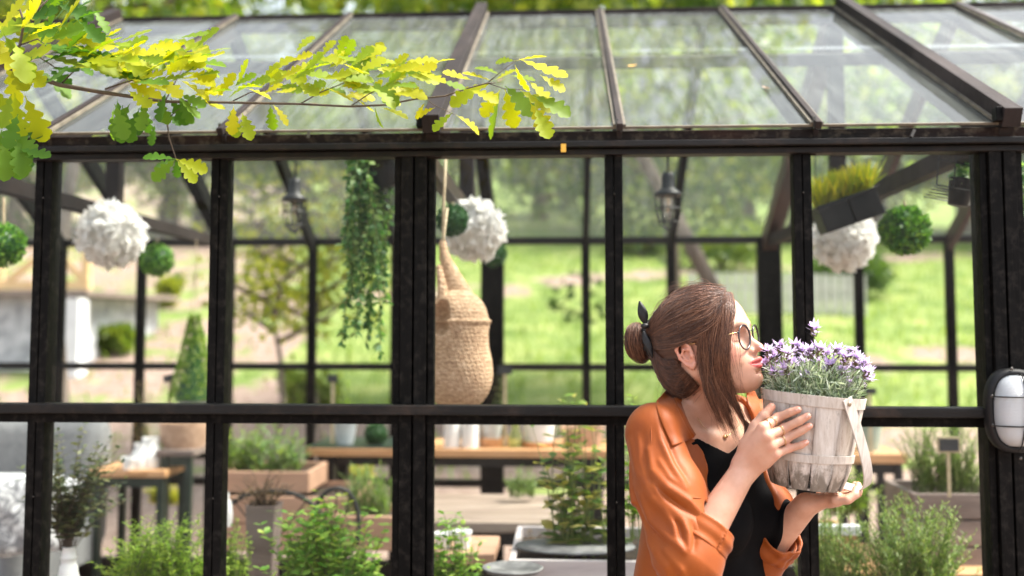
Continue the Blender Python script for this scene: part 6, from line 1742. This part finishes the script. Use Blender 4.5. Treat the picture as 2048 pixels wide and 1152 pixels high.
# iron hoops
def hoop_thing(px, py, Y, r1, r2, a0, a1, lab):
    c = P(px, py, Y); t = empty('iron_hoop', c, lab, 'hoop', 'iron hoops in the second bay'); k = Y / 2000
    MB().tube([V(math.cos(a) * r1 * k, 0.02 * math.sin(a * 2), math.sin(a) * r2 * k) for a in np.linspace(R(a0), R(a1), 26)], 0.0085, 8).build('rim', M['iron'], t, True)
    o = MB()
    for a in np.linspace(R(a0), R(a1), 7)[1:-1]: o.tube([(0, 0, -0.02), (math.cos(a) * r1 * k, 0.02 * math.sin(a * 2), math.sin(a) * r2 * k)], 0.003, 5)
    o.build('spokes', M['iron'], t)
hoop_thing(540, 1085, 3.75, 118, 102, -20, 200, 'wide black iron hoop arching in front of the pinkish planter')
hoop_thing(672, 1060, 3.7, 46, 82, -20, 200, 'narrow black iron hoop left of the middle post')
# small signs
def label_sign(px, py, Y, wpx, hpx, stick, lab, tilt=0.0, frame=True):
    c = P(px, py, Y); k = Y / 2000; t = empty('plant_label', c, lab, 'sign', 'small chalkboard plant labels')
    rm = Matrix.Rotation(tilt, 3, 'Y')
    MB().box((0, -0.0015, 0), (wpx * k * 0.84, 0.003, hpx * k * 0.76), rm).build('board', M['chalk'], t)
    if frame: MB().box((0, 0.0035, 0), (wpx * k, 0.006, hpx * k), rm).build('frame', M['palewood'], t, bevel=0.001)
    if stick: MB().box((0, 0.009, -stick * k / 2), (6.5 * k, 0.004, stick * k)).build('stick', M['palewood'], t)
label_sign(1898, 890, 3.55, 43, 31, 100, 'framed chalkboard label on a stick in the brown crate')
label_sign(665, 757, 4.8, 26, 20, 130, 'small dark label on a stick left of the trailing ivy', 0.05, False)
label_sign(339, 756, 4.7, 30, 18, 90, 'tilted black label near the cone topiary', R(-16), False)
label_sign(1010, 740, 4.8, 34, 22, 150, 'dark label right of the woven basket', 0.02, False)
label_sign(1740, 782, 4.8, 28, 16, 120, 'dark label just right of the lavender', 0, False)
# bulkhead lamp on the right post
kl = 2.56 / 2000; c0 = P(2022, 820, 2.555)
t = empty('wall_lamp', c0, 'oval black caged bulkhead lamp with ribbed glass on the right post', 'lamp')
def oval(rx, rz_, y, n=48, pw=2.6):
    return [V(math.copysign(abs(math.cos(a)) ** (2 / pw), math.cos(a)) * rx, y, math.copysign(abs(math.sin(a)) ** (2 / pw), math.sin(a)) * rz_) for a in [2 * math.pi * i / n for i in range(n + 1)]]
rows = [oval(53 * kl, 80 * kl, 0.0), oval(53 * kl, 80 * kl, -0.022), oval(47 * kl, 74 * kl, -0.030), oval(42 * kl, 69 * kl, -0.030), oval(40 * kl, 67 * kl, -0.02), oval(0.001, 0.001, -0.02)]
MB().grid(rows).build('housing', M['blackpot'], t, True)
def gl_rows():
    rr = []
    for i in range(46):
        u = i / 45; y = -0.024 - 0.042 * math.sin(u * math.pi / 2); s = max(math.cos(u * math.pi / 2), 0.0) ** 0.55
        rr.append(oval(41 * kl * s + 1e-4, 68 * kl * s + 1e-4, y, 48))
    return rr
M['ribglass'] = None
def ribmat():
    m, nt, out = newmat('ribbed_opal_glass'); b = N(nt, 'ShaderNodeBsdfPrincipled'); b.inputs['Base Color'].default_value = (0.62, 0.66, 0.68, 1); b.inputs['Roughness'].default_value = 0.18; b.inputs['Transmission Weight'].default_value = 0.25; b.inputs['Coat Weight'].default_value = 0.6
    w = N(nt, 'ShaderNodeTexWave'); w.bands_direction = 'Z'; w.inputs['Scale'].default_value = 95; w.inputs['Distortion'].default_value = 0.0; nt.links.new(coords(nt), w.inputs[0])
    bp = N(nt, 'ShaderNodeBump'); bp.inputs['Strength'].default_value = 0.6; bp.inputs['Distance'].default_value = 0.002; nt.links.new(w.outputs['Fac'], bp.inputs['Height']); nt.links.new(bp.outputs[0], b.inputs['Normal']); nt.links.new(b.outputs[0], out.inputs[0]); return m
M['ribglass'] = ribmat(); MB().grid(gl_rows()).build('glass_cover', M['ribglass'], t, True)
o = MB()
def gx_(z): # outline half width at height z, on the dome
    return 0
for zz in (28, -27):
    ptsw = []
    for i in range(17):
        u = -1 + 2 * i / 16; ptsw.append(V(u * 46 * kl, -0.030 - 0.040 * math.sqrt(max(1 - u * u * 0.96, 0)), zz * kl))
    o.tube(ptsw, 0.0018, 6)
for xx in (0,):
    ptsw = []
    for i in range(21):
        u = -1 + 2 * i / 20; ptsw.append(V((4 + 3 * math.sin(u * 2)) * kl, -0.030 - 0.042 * math.sqrt(max(1 - u * u * 0.97, 0)), u * 72 * kl))
    o.tube(ptsw, 0.002, 6)
o.build('cage', M['iron'], t, True)
for dx, dz in ((-6, 80), (-44, 28), (-44, -27), (14, -92)):
    MB().ball((dx * kl, -0.030 if dz != -92 else -0.002, dz * kl), 0.0045, 10, (1, 0.7, 1)).build('screw', M['clip'], t, True)
# ------------------------------------------------------------------ plants
def bush(name, px, py, Y, wpx, hpx, nst, per, L, W, m, lab, stemm='stem', kind='opposite', spread=0.5, dep=None, cat='plant', tipm=None, seed=1, droop=0.2, srad=0.0016, lift=0.5):
    """py = base of the plant; stems fan out of a wpx-wide foot up to hpx"""
    r_ = np.random.default_rng(seed); c = P(px, py, Y); k = Y / 2000; w, h = wpx * k, hpx * k; dep = dep or w * 0.5
    t = empty(name, c, lab, cat); st = MB(); vs_, fs_, nv = [], [], 0
    for i in range(nst):
        bx_, by_ = r_.uniform(-0.5, 0.5) * w * (1 - spread), r_.uniform(-0.5, 0.5) * dep * (1 - spread)
        tx, ty = bx_ + (r_.uniform(-0.5, 0.5)) * w * spread, by_ + r_.uniform(-0.5, 0.5) * dep * spread
        H_ = h * r_.uniform(0.45, 1.0) * (1 - 0.35 * (abs(tx) / (w / 2 + 1e-6)) ** 2)
        a = np.array([bx_, by_, 0]); b = np.array([tx, ty, H_]); md = (a + b) / 2 + np.array([(bx_ - tx) * 0.25, 0, H_ * 0.08]) + r_.normal(size=3) * 0.012
        u = np.linspace(0, 1, 9)[:, None]; pth = a * (1 - u) ** 2 + 2 * md * u * (1 - u) + b * u ** 2
        st.tube([Vector(tuple(p)) for p in pth], [srad * (1.2 - 0.8 * x) for x in np.linspace(0, 1, 9)], 4)
        n = per; tt = np.sort(r_.uniform(0.12, 1.0, n)); 
        if kind == 'opposite': n = n // 2 * 2; tt = np.repeat(np.linspace(0.2, 1.0, n // 2), 2); 
        ii = (tt * 8).astype(int).clip(0, 7); pp = pth[ii] + (pth[ii + 1] - pth[ii]) * (tt * 8 - ii)[:, None]
        an = r_.uniform(0, 6.28, n)
        if kind == 'opposite': an = np.arange(n) * math.pi + np.repeat(np.arange(n // 2) * math.pi / 2, 2) + r_.normal(size=n) * 0.3
        d = np.stack([np.cos(an), np.sin(an), np.full(n, lift) + r_.normal(size=n) * 0.2], 1)
        if kind == 'needle': d[:, 2] += 0.3
        d = nrmz(d); s_ = (1 - 0.45 * tt) * r_.uniform(0.7, 1.15, n)
        nn = nrmz(np.array([[0, 0, 1.0]]) + r_.normal(size=(n, 3)) * 0.25)
        v, f = leaf_long(pp, d, nn, L * s_, W * s_, droop); vs_.append(v); fs_.append(f + nv); nv += len(v)
    st.build('stems', M[stemm], t); child('leaves', np.concatenate(vs_), np.concatenate(fs_), M[m], t); return t
# bottom-left bay
bush('herb_bush', 335, 1215, 2.95, 320, 190, 150, 40, 0.040, 0.0085, 'herb', 'feathery bright green herb bush at the bottom of the left bay', kind='alt', spread=0.45, seed=2)
vs = P(135, 1215, 3.0)
t = empty('vase', vs, 'white ribbed vase holding dark leafy sprigs at the bottom left', 'vase')
o = MB(); kk = 3.0 / 2000; o.lathe([(1e-4, 0), (24 * kk, 0), (26 * kk, 40 * kk), (18 * kk, 70 * kk), (17 * kk, 82 * kk), (14 * kk, 86 * kk), (14 * kk, 96 * kk), (16 * kk, 98 * kk), (13 * kk, 102 * kk), (12 * kk, 118 * kk), (14 * kk, 120 * kk), (10 * kk, 120 * kk), (9 * kk, 90 * kk), (1e-4, 90 * kk)], n=28); o.build('body', M['white'], t, True)
bush('leafy_sprigs', 135, 1100, 3.0, 260, 250, 60, 24, 0.046, 0.019, 'olive', 'dark leafy sprigs with reddish twigs standing in the white vase', 'twig', spread=0.9, seed=5, srad=0.0012)
# second bay
bush('mint', 650, 1215, 2.95, 300, 225, 90, 18, 0.050, 0.028, 'mint', 'bright green mint growing at the bottom of the second bay', seed=7, spread=0.5)
bush('mint', 900, 1215, 2.95, 160, 185, 34, 18, 0.042, 0.024, 'mint', 'bright green mint right of the middle post at the bottom', seed=8, spread=0.5)
bush('seedlings', 455, 1215, 3.1, 110, 180, 50, 20, 0.026, 0.012, 'herb', 'light green seedlings beside the second mullion at the bottom', seed=9)
t = empty('dark_planter', P(525, 1230, 3.4), 'tall dark brown planter with dried stems in the second bay', 'planter')
kk = 3.4 / 2000; MB().lathe([(1e-4, 0), (30 * kk, 0), (42 * kk, 215 * kk), (45 * kk, 218 * kk), (38 * kk, 218 * kk), (36 * kk, 205 * kk), (1e-4, 205 * kk)], n=4, rot=Matrix.Rotation(R(45), 3, 'Z')).build('body', M['crate'], t, bevel=0.004)
bush('dried_plant', 525, 1030, 3.4, 150, 95, 34, 18, 0.028, 0.008, 'dry', 'dried brown plant standing in the tall dark planter', 'twig', spread=0.8, seed=10)
bush('dried_sprig', 660, 1110, 3.5, 110, 120, 18, 16, 0.026, 0.007, 'dry', 'dry reddish sprig between the two iron hoops', 'twig', spread=0.8, seed=11)
bush('strappy_plant', 535, 955, 4.55, 190, 105, 90, 6, 0.11, 0.016, 'strappy', 'strappy green leaves in the upper pinkish planter', spread=0.3, seed=12, kind='alt', lift=1.2, droop=0.4)
bush('flowering_plant', 470, 952, 4.5, 80, 110, 20, 20, 0.03, 0.016, 'herb', 'pale herb at the left end of the upper pinkish planter', seed=13)
bush('tall_grass', 735, 1045, 4.05, 110, 120, 90, 5, 0.10, 0.007, 'strappy', 'grassy clump in the planter at the foot of the middle post', spread=0.3, seed=14, kind='alt', lift=1.5)
bush('yellow_shrub', 712, 980, 6.3, 110, 60, 40, 24, 0.05, 0.03, 'yellowgrass', 'yellow-green shrub glowing under the workbench behind the back wall', seed=15)
bush('yellow_shrub', 330, 1010, 6.6, 90, 42, 36, 24, 0.05, 0.03, 'yellowgrass', 'low yellow-green shrub seen under the small pine-topped table', seed=16)
bush('potted_sprig', 692, 888 , 4.92, 50, 150, 12, 22, 0.028, 0.016, 'herb', 'thin green sprig growing from the zinc pot on the workbench', seed=17, spread=0.6)
bush('small_plant', 285, 905, 5.2, 60, 150, 14, 22, 0.03, 0.014, 'dry', 'sparse brownish plant rising behind the white jugs', seed=18, spread=0.7)
bush('leaf_plant', 1000, 905, 5.0, 36, 190, 10, 18, 0.04, 0.02, 'olive', 'thin upright plant beside the dark label right of the woven basket', seed=19)
# third bay: leafy sprouts in the greyish planter
bush('leafy_sprouts', 1165, 1120, 3.18, 250, 330, 34, 13, 0.072, 0.040, 'varie', 'sprouts with green and yellowing leaves in the greyish planter box', seed=20, spread=0.55, srad=0.002, lift=0.35)
bush('tall_sprout', 1140, 1110, 3.15, 60, 350, 4, 14, 0.062, 0.028, 'mint', 'tallest green sprout reaching above the sill in front of the bench', seed=21, spread=0.7, srad=0.0026, lift=0.4)
bush('dead_leaves', 1110, 1120, 3.25, 200, 60, 50, 14, 0.025, 0.012, 'dry', 'withered brown leaves on the soil of the greyish planter box', 'twig', seed=22)
bush('green_sprout', 1275, 1080, 3.0, 70, 300, 12, 22, 0.045, 0.02, 'mint', 'green sprout beside the woman at her back', seed=23)
bush('dark_grass', 1045, 995, 4.35, 110, 60, 40, 10, 0.04, 0.006, 'strappy', 'dark grassy plant on the plank table', seed=24, kind='alt', lift=1.2)
# right bays
bush('rosemary', 1830, 1250, 2.95, 300, 255, 190, 70, 0.027, 0.0042, 'rosemary', 'large rosemary bush in the foreground at the bottom right', 'stem', 'needle', 0.6, seed=30, lift=0.45, droop=0.0)
bush('rosemary', 1660, 1250, 3.0, 190, 245, 120, 60, 0.027, 0.0042, 'rosemary', 'rosemary bush between the woman and the mullion on her right', 'stem', 'needle', 0.5, seed=31, lift=0.45, droop=0.0)
bush('herb_bush', 1890, 985, 3.75, 230, 150, 150, 60, 0.022, 0.0055, 'rosemary', 'dense green herb bush in the slatted brown crate', kind='alt', spread=0.5, seed=32)
bush('fern', 1690, 1030, 4.0, 170, 95, 80, 40, 0.03, 0.006, 'herb', 'soft ferny plant below the basket in front of the bench', kind='alt', spread=0.5, seed=33)
bush('shrub', 1700, 590, 19, 150, 75, 60, 26, 0.30, 0.2, 'leafx', 'dark round shrub behind the pale fence', seed=34, srad=0.02, cat='shrub') if False else None
for i, (px_, t_, a_, lab) in enumerate(((1268, .40, 20, 'small orange fallen leaf lying on the middle roof pane'), (1000, .30, 70, 'brown fallen leaf on the roof pane right of the thick rafter'), (1540, .22, 120, 'brown fallen leaf low on the roof above the woman'), (1830, .5, 40, 'fallen leaf on the roof pane far right'), (620, .15, 10, 'fallen leaf near the roof edge in the second bay'))):
    c_ = roof_pt(X(px_, YE + (YR - YE) * t_), t_, 0.004); rr_ = Matrix.Rotation(R(a_), 3, 'Z'); lf = MB()
    lf.add([rr_ @ V(x_ * 0.016, y_ * 0.016, z_ * 0.01) for x_, y_, z_ in ((-1, 0, 0.3), (-0.3, 0.42, 0.3), (0.5, 0.32, 0.2), (1.1, 0, 0.5), (0.5, -0.32, 0.25), (-0.3, -0.42, 0.35), (0.1, 0, 0))], [(0, 1, 6), (1, 2, 6), (2, 3, 6), (3, 4, 6), (4, 5, 6), (5, 0, 6)])
    ob = lf.build('fallen_leaf', M['tape'] if i == 0 else M['dry'], None); ob.location = c_; ob.rotation_euler = (R(30), 0, 0); tag(ob, lab, 'leaf')
# ---- outside, behind the greenhouse
def shrub(px, Y, wpx, hpx, m, lab, n=2600, seed=1, ls=0.13):
    r_ = np.random.default_rng(seed); x = P(px, 649, Y).x; k = Y / 2000; w, h = wpx * k, hpx * k
    t = empty('shrub', (x, Y, gz(x, Y)), lab, 'shrub', 'shrubs on the bank')
    cc = np.stack([r_.uniform(-0.42, 0.42, 16) * w, r_.uniform(-0.25, 0.25, 16) * w, r_.uniform(0.25, 0.8, 16) * h], 1); rr = r_.uniform(0.14, 0.26, 16) * min(w, h * 1.6)
    i = r_.integers(0, 16, n); d = rand_dirs(n, r_); pos = cc[i] + d * (rr[i] * r_.uniform(0.5, 1, n))[:, None]; pos[:, 2] = np.maximum(pos[:, 2], 0.02)
    v, f = leaf_quads(pos, nrmz(d + rand_dirs(n, r_) * 0.8), rand_dirs(n, r_), r_.uniform(0.6, 1.2, n) * ls, r_.uniform(0.4, 0.8, n) * ls, 0.15); child('leaves', v, f, m, t)
    o = MB()
    for q in cc[:8]: o.tube([V(0, 0, -0.05), V(q[0] * 0.4, q[1] * 0.4, q[2] * 0.5), V(*q)], [0.03, 0.02, 0.008], 5)
    o.build('stems', M['bark'], t)
shrub(1700, 22, 170, 110, M['leaf_c'], 'dark green shrub above the pale fence at right', seed=40)
shrub(1440, 26, 180, 95, M['leaf_a'], 'round green shrub above the pale fence behind the woman', seed=41)
shrub(1280, 30, 130, 70, M['leaf_a'], 'light green shrub at the top of the lawn', seed=42)
shrub(620, 13, 110, 110, M['leaf_a'], 'fresh green shrub on the bank left of the trailing ivy', seed=43, ls=0.09)
shrub(225, 16, 70, 60, M['leaf_a'], 'small green shrub on the soil bank at left', seed=44, ls=0.09)
shrub(330, 20, 60, 60, M['leaf_b'], 'little bright shrub high on the soil bank', seed=45, ls=0.1)
TM.append(tree_meshes(25, 3.1, 0.7, 800, M['leaf_b'], 0.5, 0.08, 0.0, 0.004)); TM.append(tree_meshes(26, 9.5, 3.0, 12000, M['leaf_a'], 0.40, 0.17, -0.42, 0.009)); TM.append(tree_meshes(27, 9.0, 3.0, 12000, M['leaf_c'], 0.36, 0.17, 0.02, 0.012)); TM.append(tree_meshes(28, 5.0, 0.9, 1500, M['leaf_a'], 0.72, 0.12, 0.0, 0.013))
for k, px, Y, sc, rz, lab in ((4, 535, 8.6, 1.0, 0.4, 'young tree with drooping leaves outside the second bay'), (4, 662, 9.4, 1.05, 2.2, 'slim young tree just left of the trailing ivy'),
                              (5, 1575, 10.5, 1.0, 0.0, 'tree with a bare trunk slanting to the left behind the woman'), (6, 1330, 13.0, 0.9, 1.2, 'straight tree behind the caged lamp'), (7, 160, 7.0, 1.0, 0.6, 'grey-barked tree close behind the sofa')):
    tree('tree', k, P(px, 649, Y).x, Y, sc, rz, lab)
# pale picket fence
Yf = 20.0; xa, xb = xp(1375, Yf), xp(1735, Yf); t = empty('picket_fence', ((xa + xb) / 2, Yf, gz((xa + xb) / 2, Yf)), 'pale weathered picket fence running across the lawn', 'fence')
M['fence'] = pbr('weathered_pale_wood', [(0.45, 0.42, 0.40), (0.62, 0.59, 0.57)], 6, 0.8)
zf = gz((xa + xb) / 2, Yf); o = MB(); n = int((xb - xa) / 0.17)
for i in range(n):
    x = xa + (xb - xa) * (i + 0.5) / n; s_ = 0.25 - 0.55 * (x - xa) / (xb - xa); zt = zp(562 + (x - xa) / (xb - xa) * 22 - 4, Yf) ; o2 = MB(); g0 = gz(x, Yf)
    o2.box((x - (xa + xb) / 2, 0, (max(zt, g0 + 0.8) + g0 - 0.1) / 2 - zf), (0.135, 0.03, max(zt, g0 + 0.8) - g0 + 0.1)); o2.build('picket', M['fence'], t)
o = MB(); o.beam((xa - (xa + xb) / 2, 0.035, gz(xa, Yf) + 0.55 - zf), (xb - (xa + xb) / 2, 0.035, gz(xb, Yf) + 0.55 - zf), 0.04, 0.08); o.build('rail', M['fence'], t)
# stone building with timber balcony at the far left
Yh = 15.0; t = empty('stone_house', (xp(20, Yh), Yh, gz(xp(20, Yh), Yh)), 'grey stone outbuilding with a yellow timber balcony at the far left', 'building'); zb0 = gz(xp(20, Yh), Yh)
M['stonew'] = pbr('grey_rubble_wall', [(0.22, 0.23, 0.25), (0.42, 0.43, 0.46), (0.62, 0.63, 0.66)], 5, 0.9, 0.5, 9)
M['ytimber'] = pbr('yellow_timber', [(0.62, 0.42, 0.20), (0.74, 0.54, 0.30)], 3, 0.7)
X0, X1 = xp(-420, Yh) - xp(20, Yh), xp(185, Yh) - xp(20, Yh)
zw = zp(590, Yh) - zb0; zt = zp(486, Yh) - zb0
MB().box(((X0 + X1) / 2 - 0.15, 1.6, zw / 2 - 0.3), (X1 - X0 - 0.3, 3.2, zw + 0.6)).build('wall', M['stonew'], t, bevel=0.02)
MB().box(((X0 + X1) / 2, 1.5, zw + 0.04), (X1 - X0 + 0.1, 3.6, 0.08)).build('floor_slab', M['crate'], t)
o = MB(); 
for px_ in (-300, -180, -60, 2, 106, 176): o.box((xp(px_, Yh) - xp(20, Yh), -0.1, (zw + zt) / 2 + 0.04), (0.11, 0.10, zt - zw - 0.08))
o.build('balcony_posts', M['ytimber'], t)
MB().box(((X0 + X1) / 2, -0.1, zw + 0.16), (X1 - X0, 0.08, 0.13)).build('lower_rail', M['ytimber'], t); MB().box(((X0 + X1) / 2, -0.1, zt), (X1 - X0, 0.08, 0.12)).build('upper_rail', M['ytimber'], t)
for a, b in ((20, 100), (170, 112), (-50, 0), (-70, -170)):
    o = MB(); o.beam((xp(a, Yh) - xp(20, Yh), -0.1, zw + 0.22), (xp(b, Yh) - xp(20, Yh), -0.1, zt - 0.05), 0.09, 0.09, (0, 1, 0)); o.build('brace', M['ytimber'], t)
MB().box((xp(165, Yh) - xp(20, Yh), -0.3, zw / 2 - 0.1), (0.32, 0.3, zw + 0.1)).build('chimney_stack', pbr('whitewash', [(0.62, 0.63, 0.65), (0.75, 0.76, 0.78)], 4, 0.8), t)
# ------------------------------------------------------------------ oak branch
M['oak'] = leafmat('oak_leaf', [(0.12, 0.22, 0.015), (0.24, 0.33, 0.012), (0.38, 0.41, 0.012), (0.48, 0.46, 0.012)], 0.55, (1.25, 1.2, 0.25), 0.5, 0.25)
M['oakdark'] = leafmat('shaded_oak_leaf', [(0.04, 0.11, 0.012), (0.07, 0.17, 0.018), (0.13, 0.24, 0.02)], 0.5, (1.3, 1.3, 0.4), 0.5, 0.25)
def oak_leaf_shape():
    """lobed outline: list of (along, half width)"""
    pts = [(0, 0.01), (0.10, 0.012), (0.16, 0.05), (0.22, 0.10), (0.27, 0.09), (0.31, 0.06), (0.37, 0.13), (0.44, 0.19), (0.49, 0.17), (0.52, 0.10), (0.58, 0.18), (0.65, 0.25), (0.71, 0.23), (0.735, 0.13), (0.80, 0.20), (0.87, 0.20), (0.91, 0.13), (0.96, 0.11), (1.0, 0.01)]
    return np.array(pts)
OL = oak_leaf_shape(); nO = len(OL)
def oak_leaves(pos, ax, nr, L, r_, asp=1.0):
    n = len(pos); ax = nrmz(ax); sd = nrmz(np.cross(ax, nr)); up = np.cross(sd, ax); vs = []
    curl = r_.uniform(-0.10, 0.22, n)[:, None]; fold = r_.uniform(0.05, 0.45, n)[:, None]; L = L[:, None]; tw = r_.normal(size=n)[:, None] * 0.25
    for a, w in OL:
        c = pos + ax * L * a - up * (curl * L * a * a) 
        wv = 0.02 * np.sin(a * 20)
        e = sd * L * w * asp; u2 = up * L * (w * fold + wv * w)
        vs += [c + e + u2, c, c - e + u2 * 0.9]
    v = np.stack(vs, 1).reshape(-1, 3); q = []
    for i in range(nO - 1):
        b = i * 3; q += [[b, b + 1, b + 4, b + 3], [b + 1, b + 2, b + 5, b + 4]]
    f = (np.arange(n)[:, None, None] * (nO * 3) + np.array(q)[None]).reshape(-1, 4); return v, f
oakroot = V(-2.7, 2.6, 0.0)
oakt = empty('oak_tree', oakroot, 'oak whose branch of bright lobed leaves reaches in from the upper left', 'tree')
oakt['_world'] = 1
def W3(l): return [P(*p) for p in l]
limb = [V(-2.7, 2.6, 1.9), V(-2.1, 2.4, 2.15)] + W3([(-260, 60, 2.25), (0, 128, 2.2), (60, 150, 2.2), (120, 170, 2.2), (200, 184, 2.2), (330, 203, 2.2), (460, 205, 2.2), (600, 208, 2.2), (700, 213, 2.2), (770, 210, 2.2), (830, 198, 2.2), (890, 192, 2.2), (930, 178, 2.2), (975, 166, 2.2), (992, 166, 2.2)])
rad = [0.03, 0.02, 0.010, 0.0062, 0.0058, 0.0052, 0.0046, 0.0036, 0.003, 0.0026, 0.0024, 0.0023, 0.0021, 0.002, 0.0018, 0.0016, 0.001]
trk = [V(-2.75, 2.65, -0.2), V(-2.72, 2.6, 1.0), V(-2.7, 2.6, 2.0), V(-2.65, 2.65, 3.4), V(-2.8, 2.7, 5.2)]
MB().tube(trk, [0.19, 0.15, 0.13, 0.10, 0.05], 16).build('trunk', M['bark'], oakt, True)
o = MB(); o.tube(limb, rad, 8)
twigs = [([(5, 130), (40, 90), (48, 45), (35, 5), (30, -40)], 0.004), ([(48, 45), (75, 20), (100, -5)], 0.003), ([(40, 90), (75, 78), (95, 92)], 0.002), ([(85, 95), (80, 115), (110, 135), (150, 138)], 0.0022),
         ([(330, 203), (326, 225), (335, 250), (338, 275), (348, 305), (352, 318)], 0.0022), ([(210, 178), (240, 168), (285, 155)], 0.002), ([(335, 245), (310, 238), (300, 242)], 0.001), ([(334, 240), (352, 222), (370, 210)], 0.001),
         ([(460, 205), (500, 185), (560, 178), (610, 172)], 0.0016), ([(600, 208), (640, 185), (690, 165), (720, 150)], 0.0016), ([(700, 213), (735, 190), (770, 170), (800, 150)], 0.0014), ([(850, 196), (868, 210), (885, 218), (910, 230)], 0.0012), ([(975, 166), (1000, 145), (1030, 122)], 0.0012), ([(975, 166), (1010, 178), (1050, 180), (1068, 215)], 0.0012), ([(330, 203), (350, 165), (372, 125)], 0.0016), ([(120, 170), (150, 140), (200, 110)], 0.002)]
for l, r_ in twigs:
    o.tube([P(a, b, 2.2 + 0.01 * math.sin(a)) for a, b in l], [r_ * (1 - 0.6 * i / len(l)) for i in range(len(l))], 6)
o.build('branch', M['twig'], oakt, True)
ro = np.random.default_rng(12)
# (px, py, direction deg [0 = right, 90 = up], length px, tone)
LV = []
def cl(px, py, sx, sy, n, L=(55, 90), ang=(-40, 200), tone=1):
    for _ in range(n): LV.append((px + ro.normal() * sx, py + ro.normal() * sy, ro.uniform(*ang), ro.uniform(*L), tone))
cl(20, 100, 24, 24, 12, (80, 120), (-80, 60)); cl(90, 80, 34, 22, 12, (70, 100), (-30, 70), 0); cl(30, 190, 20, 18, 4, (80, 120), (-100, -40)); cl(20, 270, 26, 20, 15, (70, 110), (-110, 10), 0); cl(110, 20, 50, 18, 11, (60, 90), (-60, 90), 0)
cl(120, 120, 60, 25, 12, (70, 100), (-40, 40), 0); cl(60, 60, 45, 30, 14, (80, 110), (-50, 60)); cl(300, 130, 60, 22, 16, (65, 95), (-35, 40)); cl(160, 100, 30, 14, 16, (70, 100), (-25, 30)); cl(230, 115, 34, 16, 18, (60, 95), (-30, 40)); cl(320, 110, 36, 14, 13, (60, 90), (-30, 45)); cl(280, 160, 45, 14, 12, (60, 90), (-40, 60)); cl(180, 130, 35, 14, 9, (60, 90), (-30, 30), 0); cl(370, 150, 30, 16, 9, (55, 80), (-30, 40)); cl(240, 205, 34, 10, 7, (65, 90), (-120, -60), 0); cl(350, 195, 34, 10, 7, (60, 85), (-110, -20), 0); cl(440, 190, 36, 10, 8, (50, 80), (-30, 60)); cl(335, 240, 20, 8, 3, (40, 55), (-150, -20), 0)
LV += [(352, 318, 175, 72, 0), (352, 318, 225, 74, 0), (352, 318, -90, 46, 0), (352, 318, -20, 74, 1), (352, 318, -50, 70, 1), (352, 318, 200, 60, 0), (400, 118, 2, 66, 1)]
cl(520, 175, 30, 10, 12, (50, 75), (-30, 60)); cl(590, 150, 36, 12, 15, (55, 80), (-30, 60)); cl(660, 130, 40, 12, 17, (50, 80), (-30, 60)); cl(660, 175, 50, 14, 17, (50, 80), (-40, 50)); cl(740, 140, 40, 14, 17, (50, 80), (-30, 40)); cl(750, 185, 40, 10, 12, (50, 75), (-30, 40)); cl(820, 160, 30, 12, 10, (50, 75), (-30, 30))
cl(480, 215, 14, 4, 3, (60, 75), (-100, -60)); LV += [(540, 210, -85, 60, 1), (545, 208, -50, 60, 1), (750, 212, -80, 50, 1), (850, 205, -120, 40, 1), (870, 215, -160, 55, 1)]
LV += [(985, 162, 165, 60, 1), (985, 165, 200, 75, 1), (1000, 150, 150, 55, 1), (1030, 122, 165, 45, 1), (1030, 122, 10, 60, 1), (1038, 118, -25, 100, 1), (1030, 130, -70, 55, 1), (1010, 172, -45, 85, 1), (1040, 180, -35, 70, 1), (1000, 178, -100, 100, 1), (1010, 178, -75, 78, 1), (1060, 205, -60, 70, 1), (1065, 190, -30, 80, 1), (1070, 215, -68, 70, 1), (1055, 160, -40, 72, 1), (990, 160, 30, 50, 1), (905, 225, -135, 50, 1), (912, 230, -30, 62, 1), (945, 160, 170, 60, 1), (940, 180, -20, 60, 1), (1020, 150, -15, 50, 1), (965, 175, -150, 70, 1), (1080, 150, -30, 55, 1), (1000, 180, -125, 60, 1)]
LA = np.array(LV)
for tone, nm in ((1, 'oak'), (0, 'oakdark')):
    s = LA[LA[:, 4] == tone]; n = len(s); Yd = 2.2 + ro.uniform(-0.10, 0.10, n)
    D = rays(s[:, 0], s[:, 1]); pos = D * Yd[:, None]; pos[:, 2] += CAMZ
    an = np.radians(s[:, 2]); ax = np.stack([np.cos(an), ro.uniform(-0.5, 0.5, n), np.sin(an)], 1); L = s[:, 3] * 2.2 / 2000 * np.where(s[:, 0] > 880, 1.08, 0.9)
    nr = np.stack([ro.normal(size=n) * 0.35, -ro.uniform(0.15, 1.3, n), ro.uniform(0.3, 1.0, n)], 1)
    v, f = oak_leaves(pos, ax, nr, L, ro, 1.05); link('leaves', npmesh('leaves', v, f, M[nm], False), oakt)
for ob in list(bpy.data.objects):
    if '_world' in ob: del ob['_world']
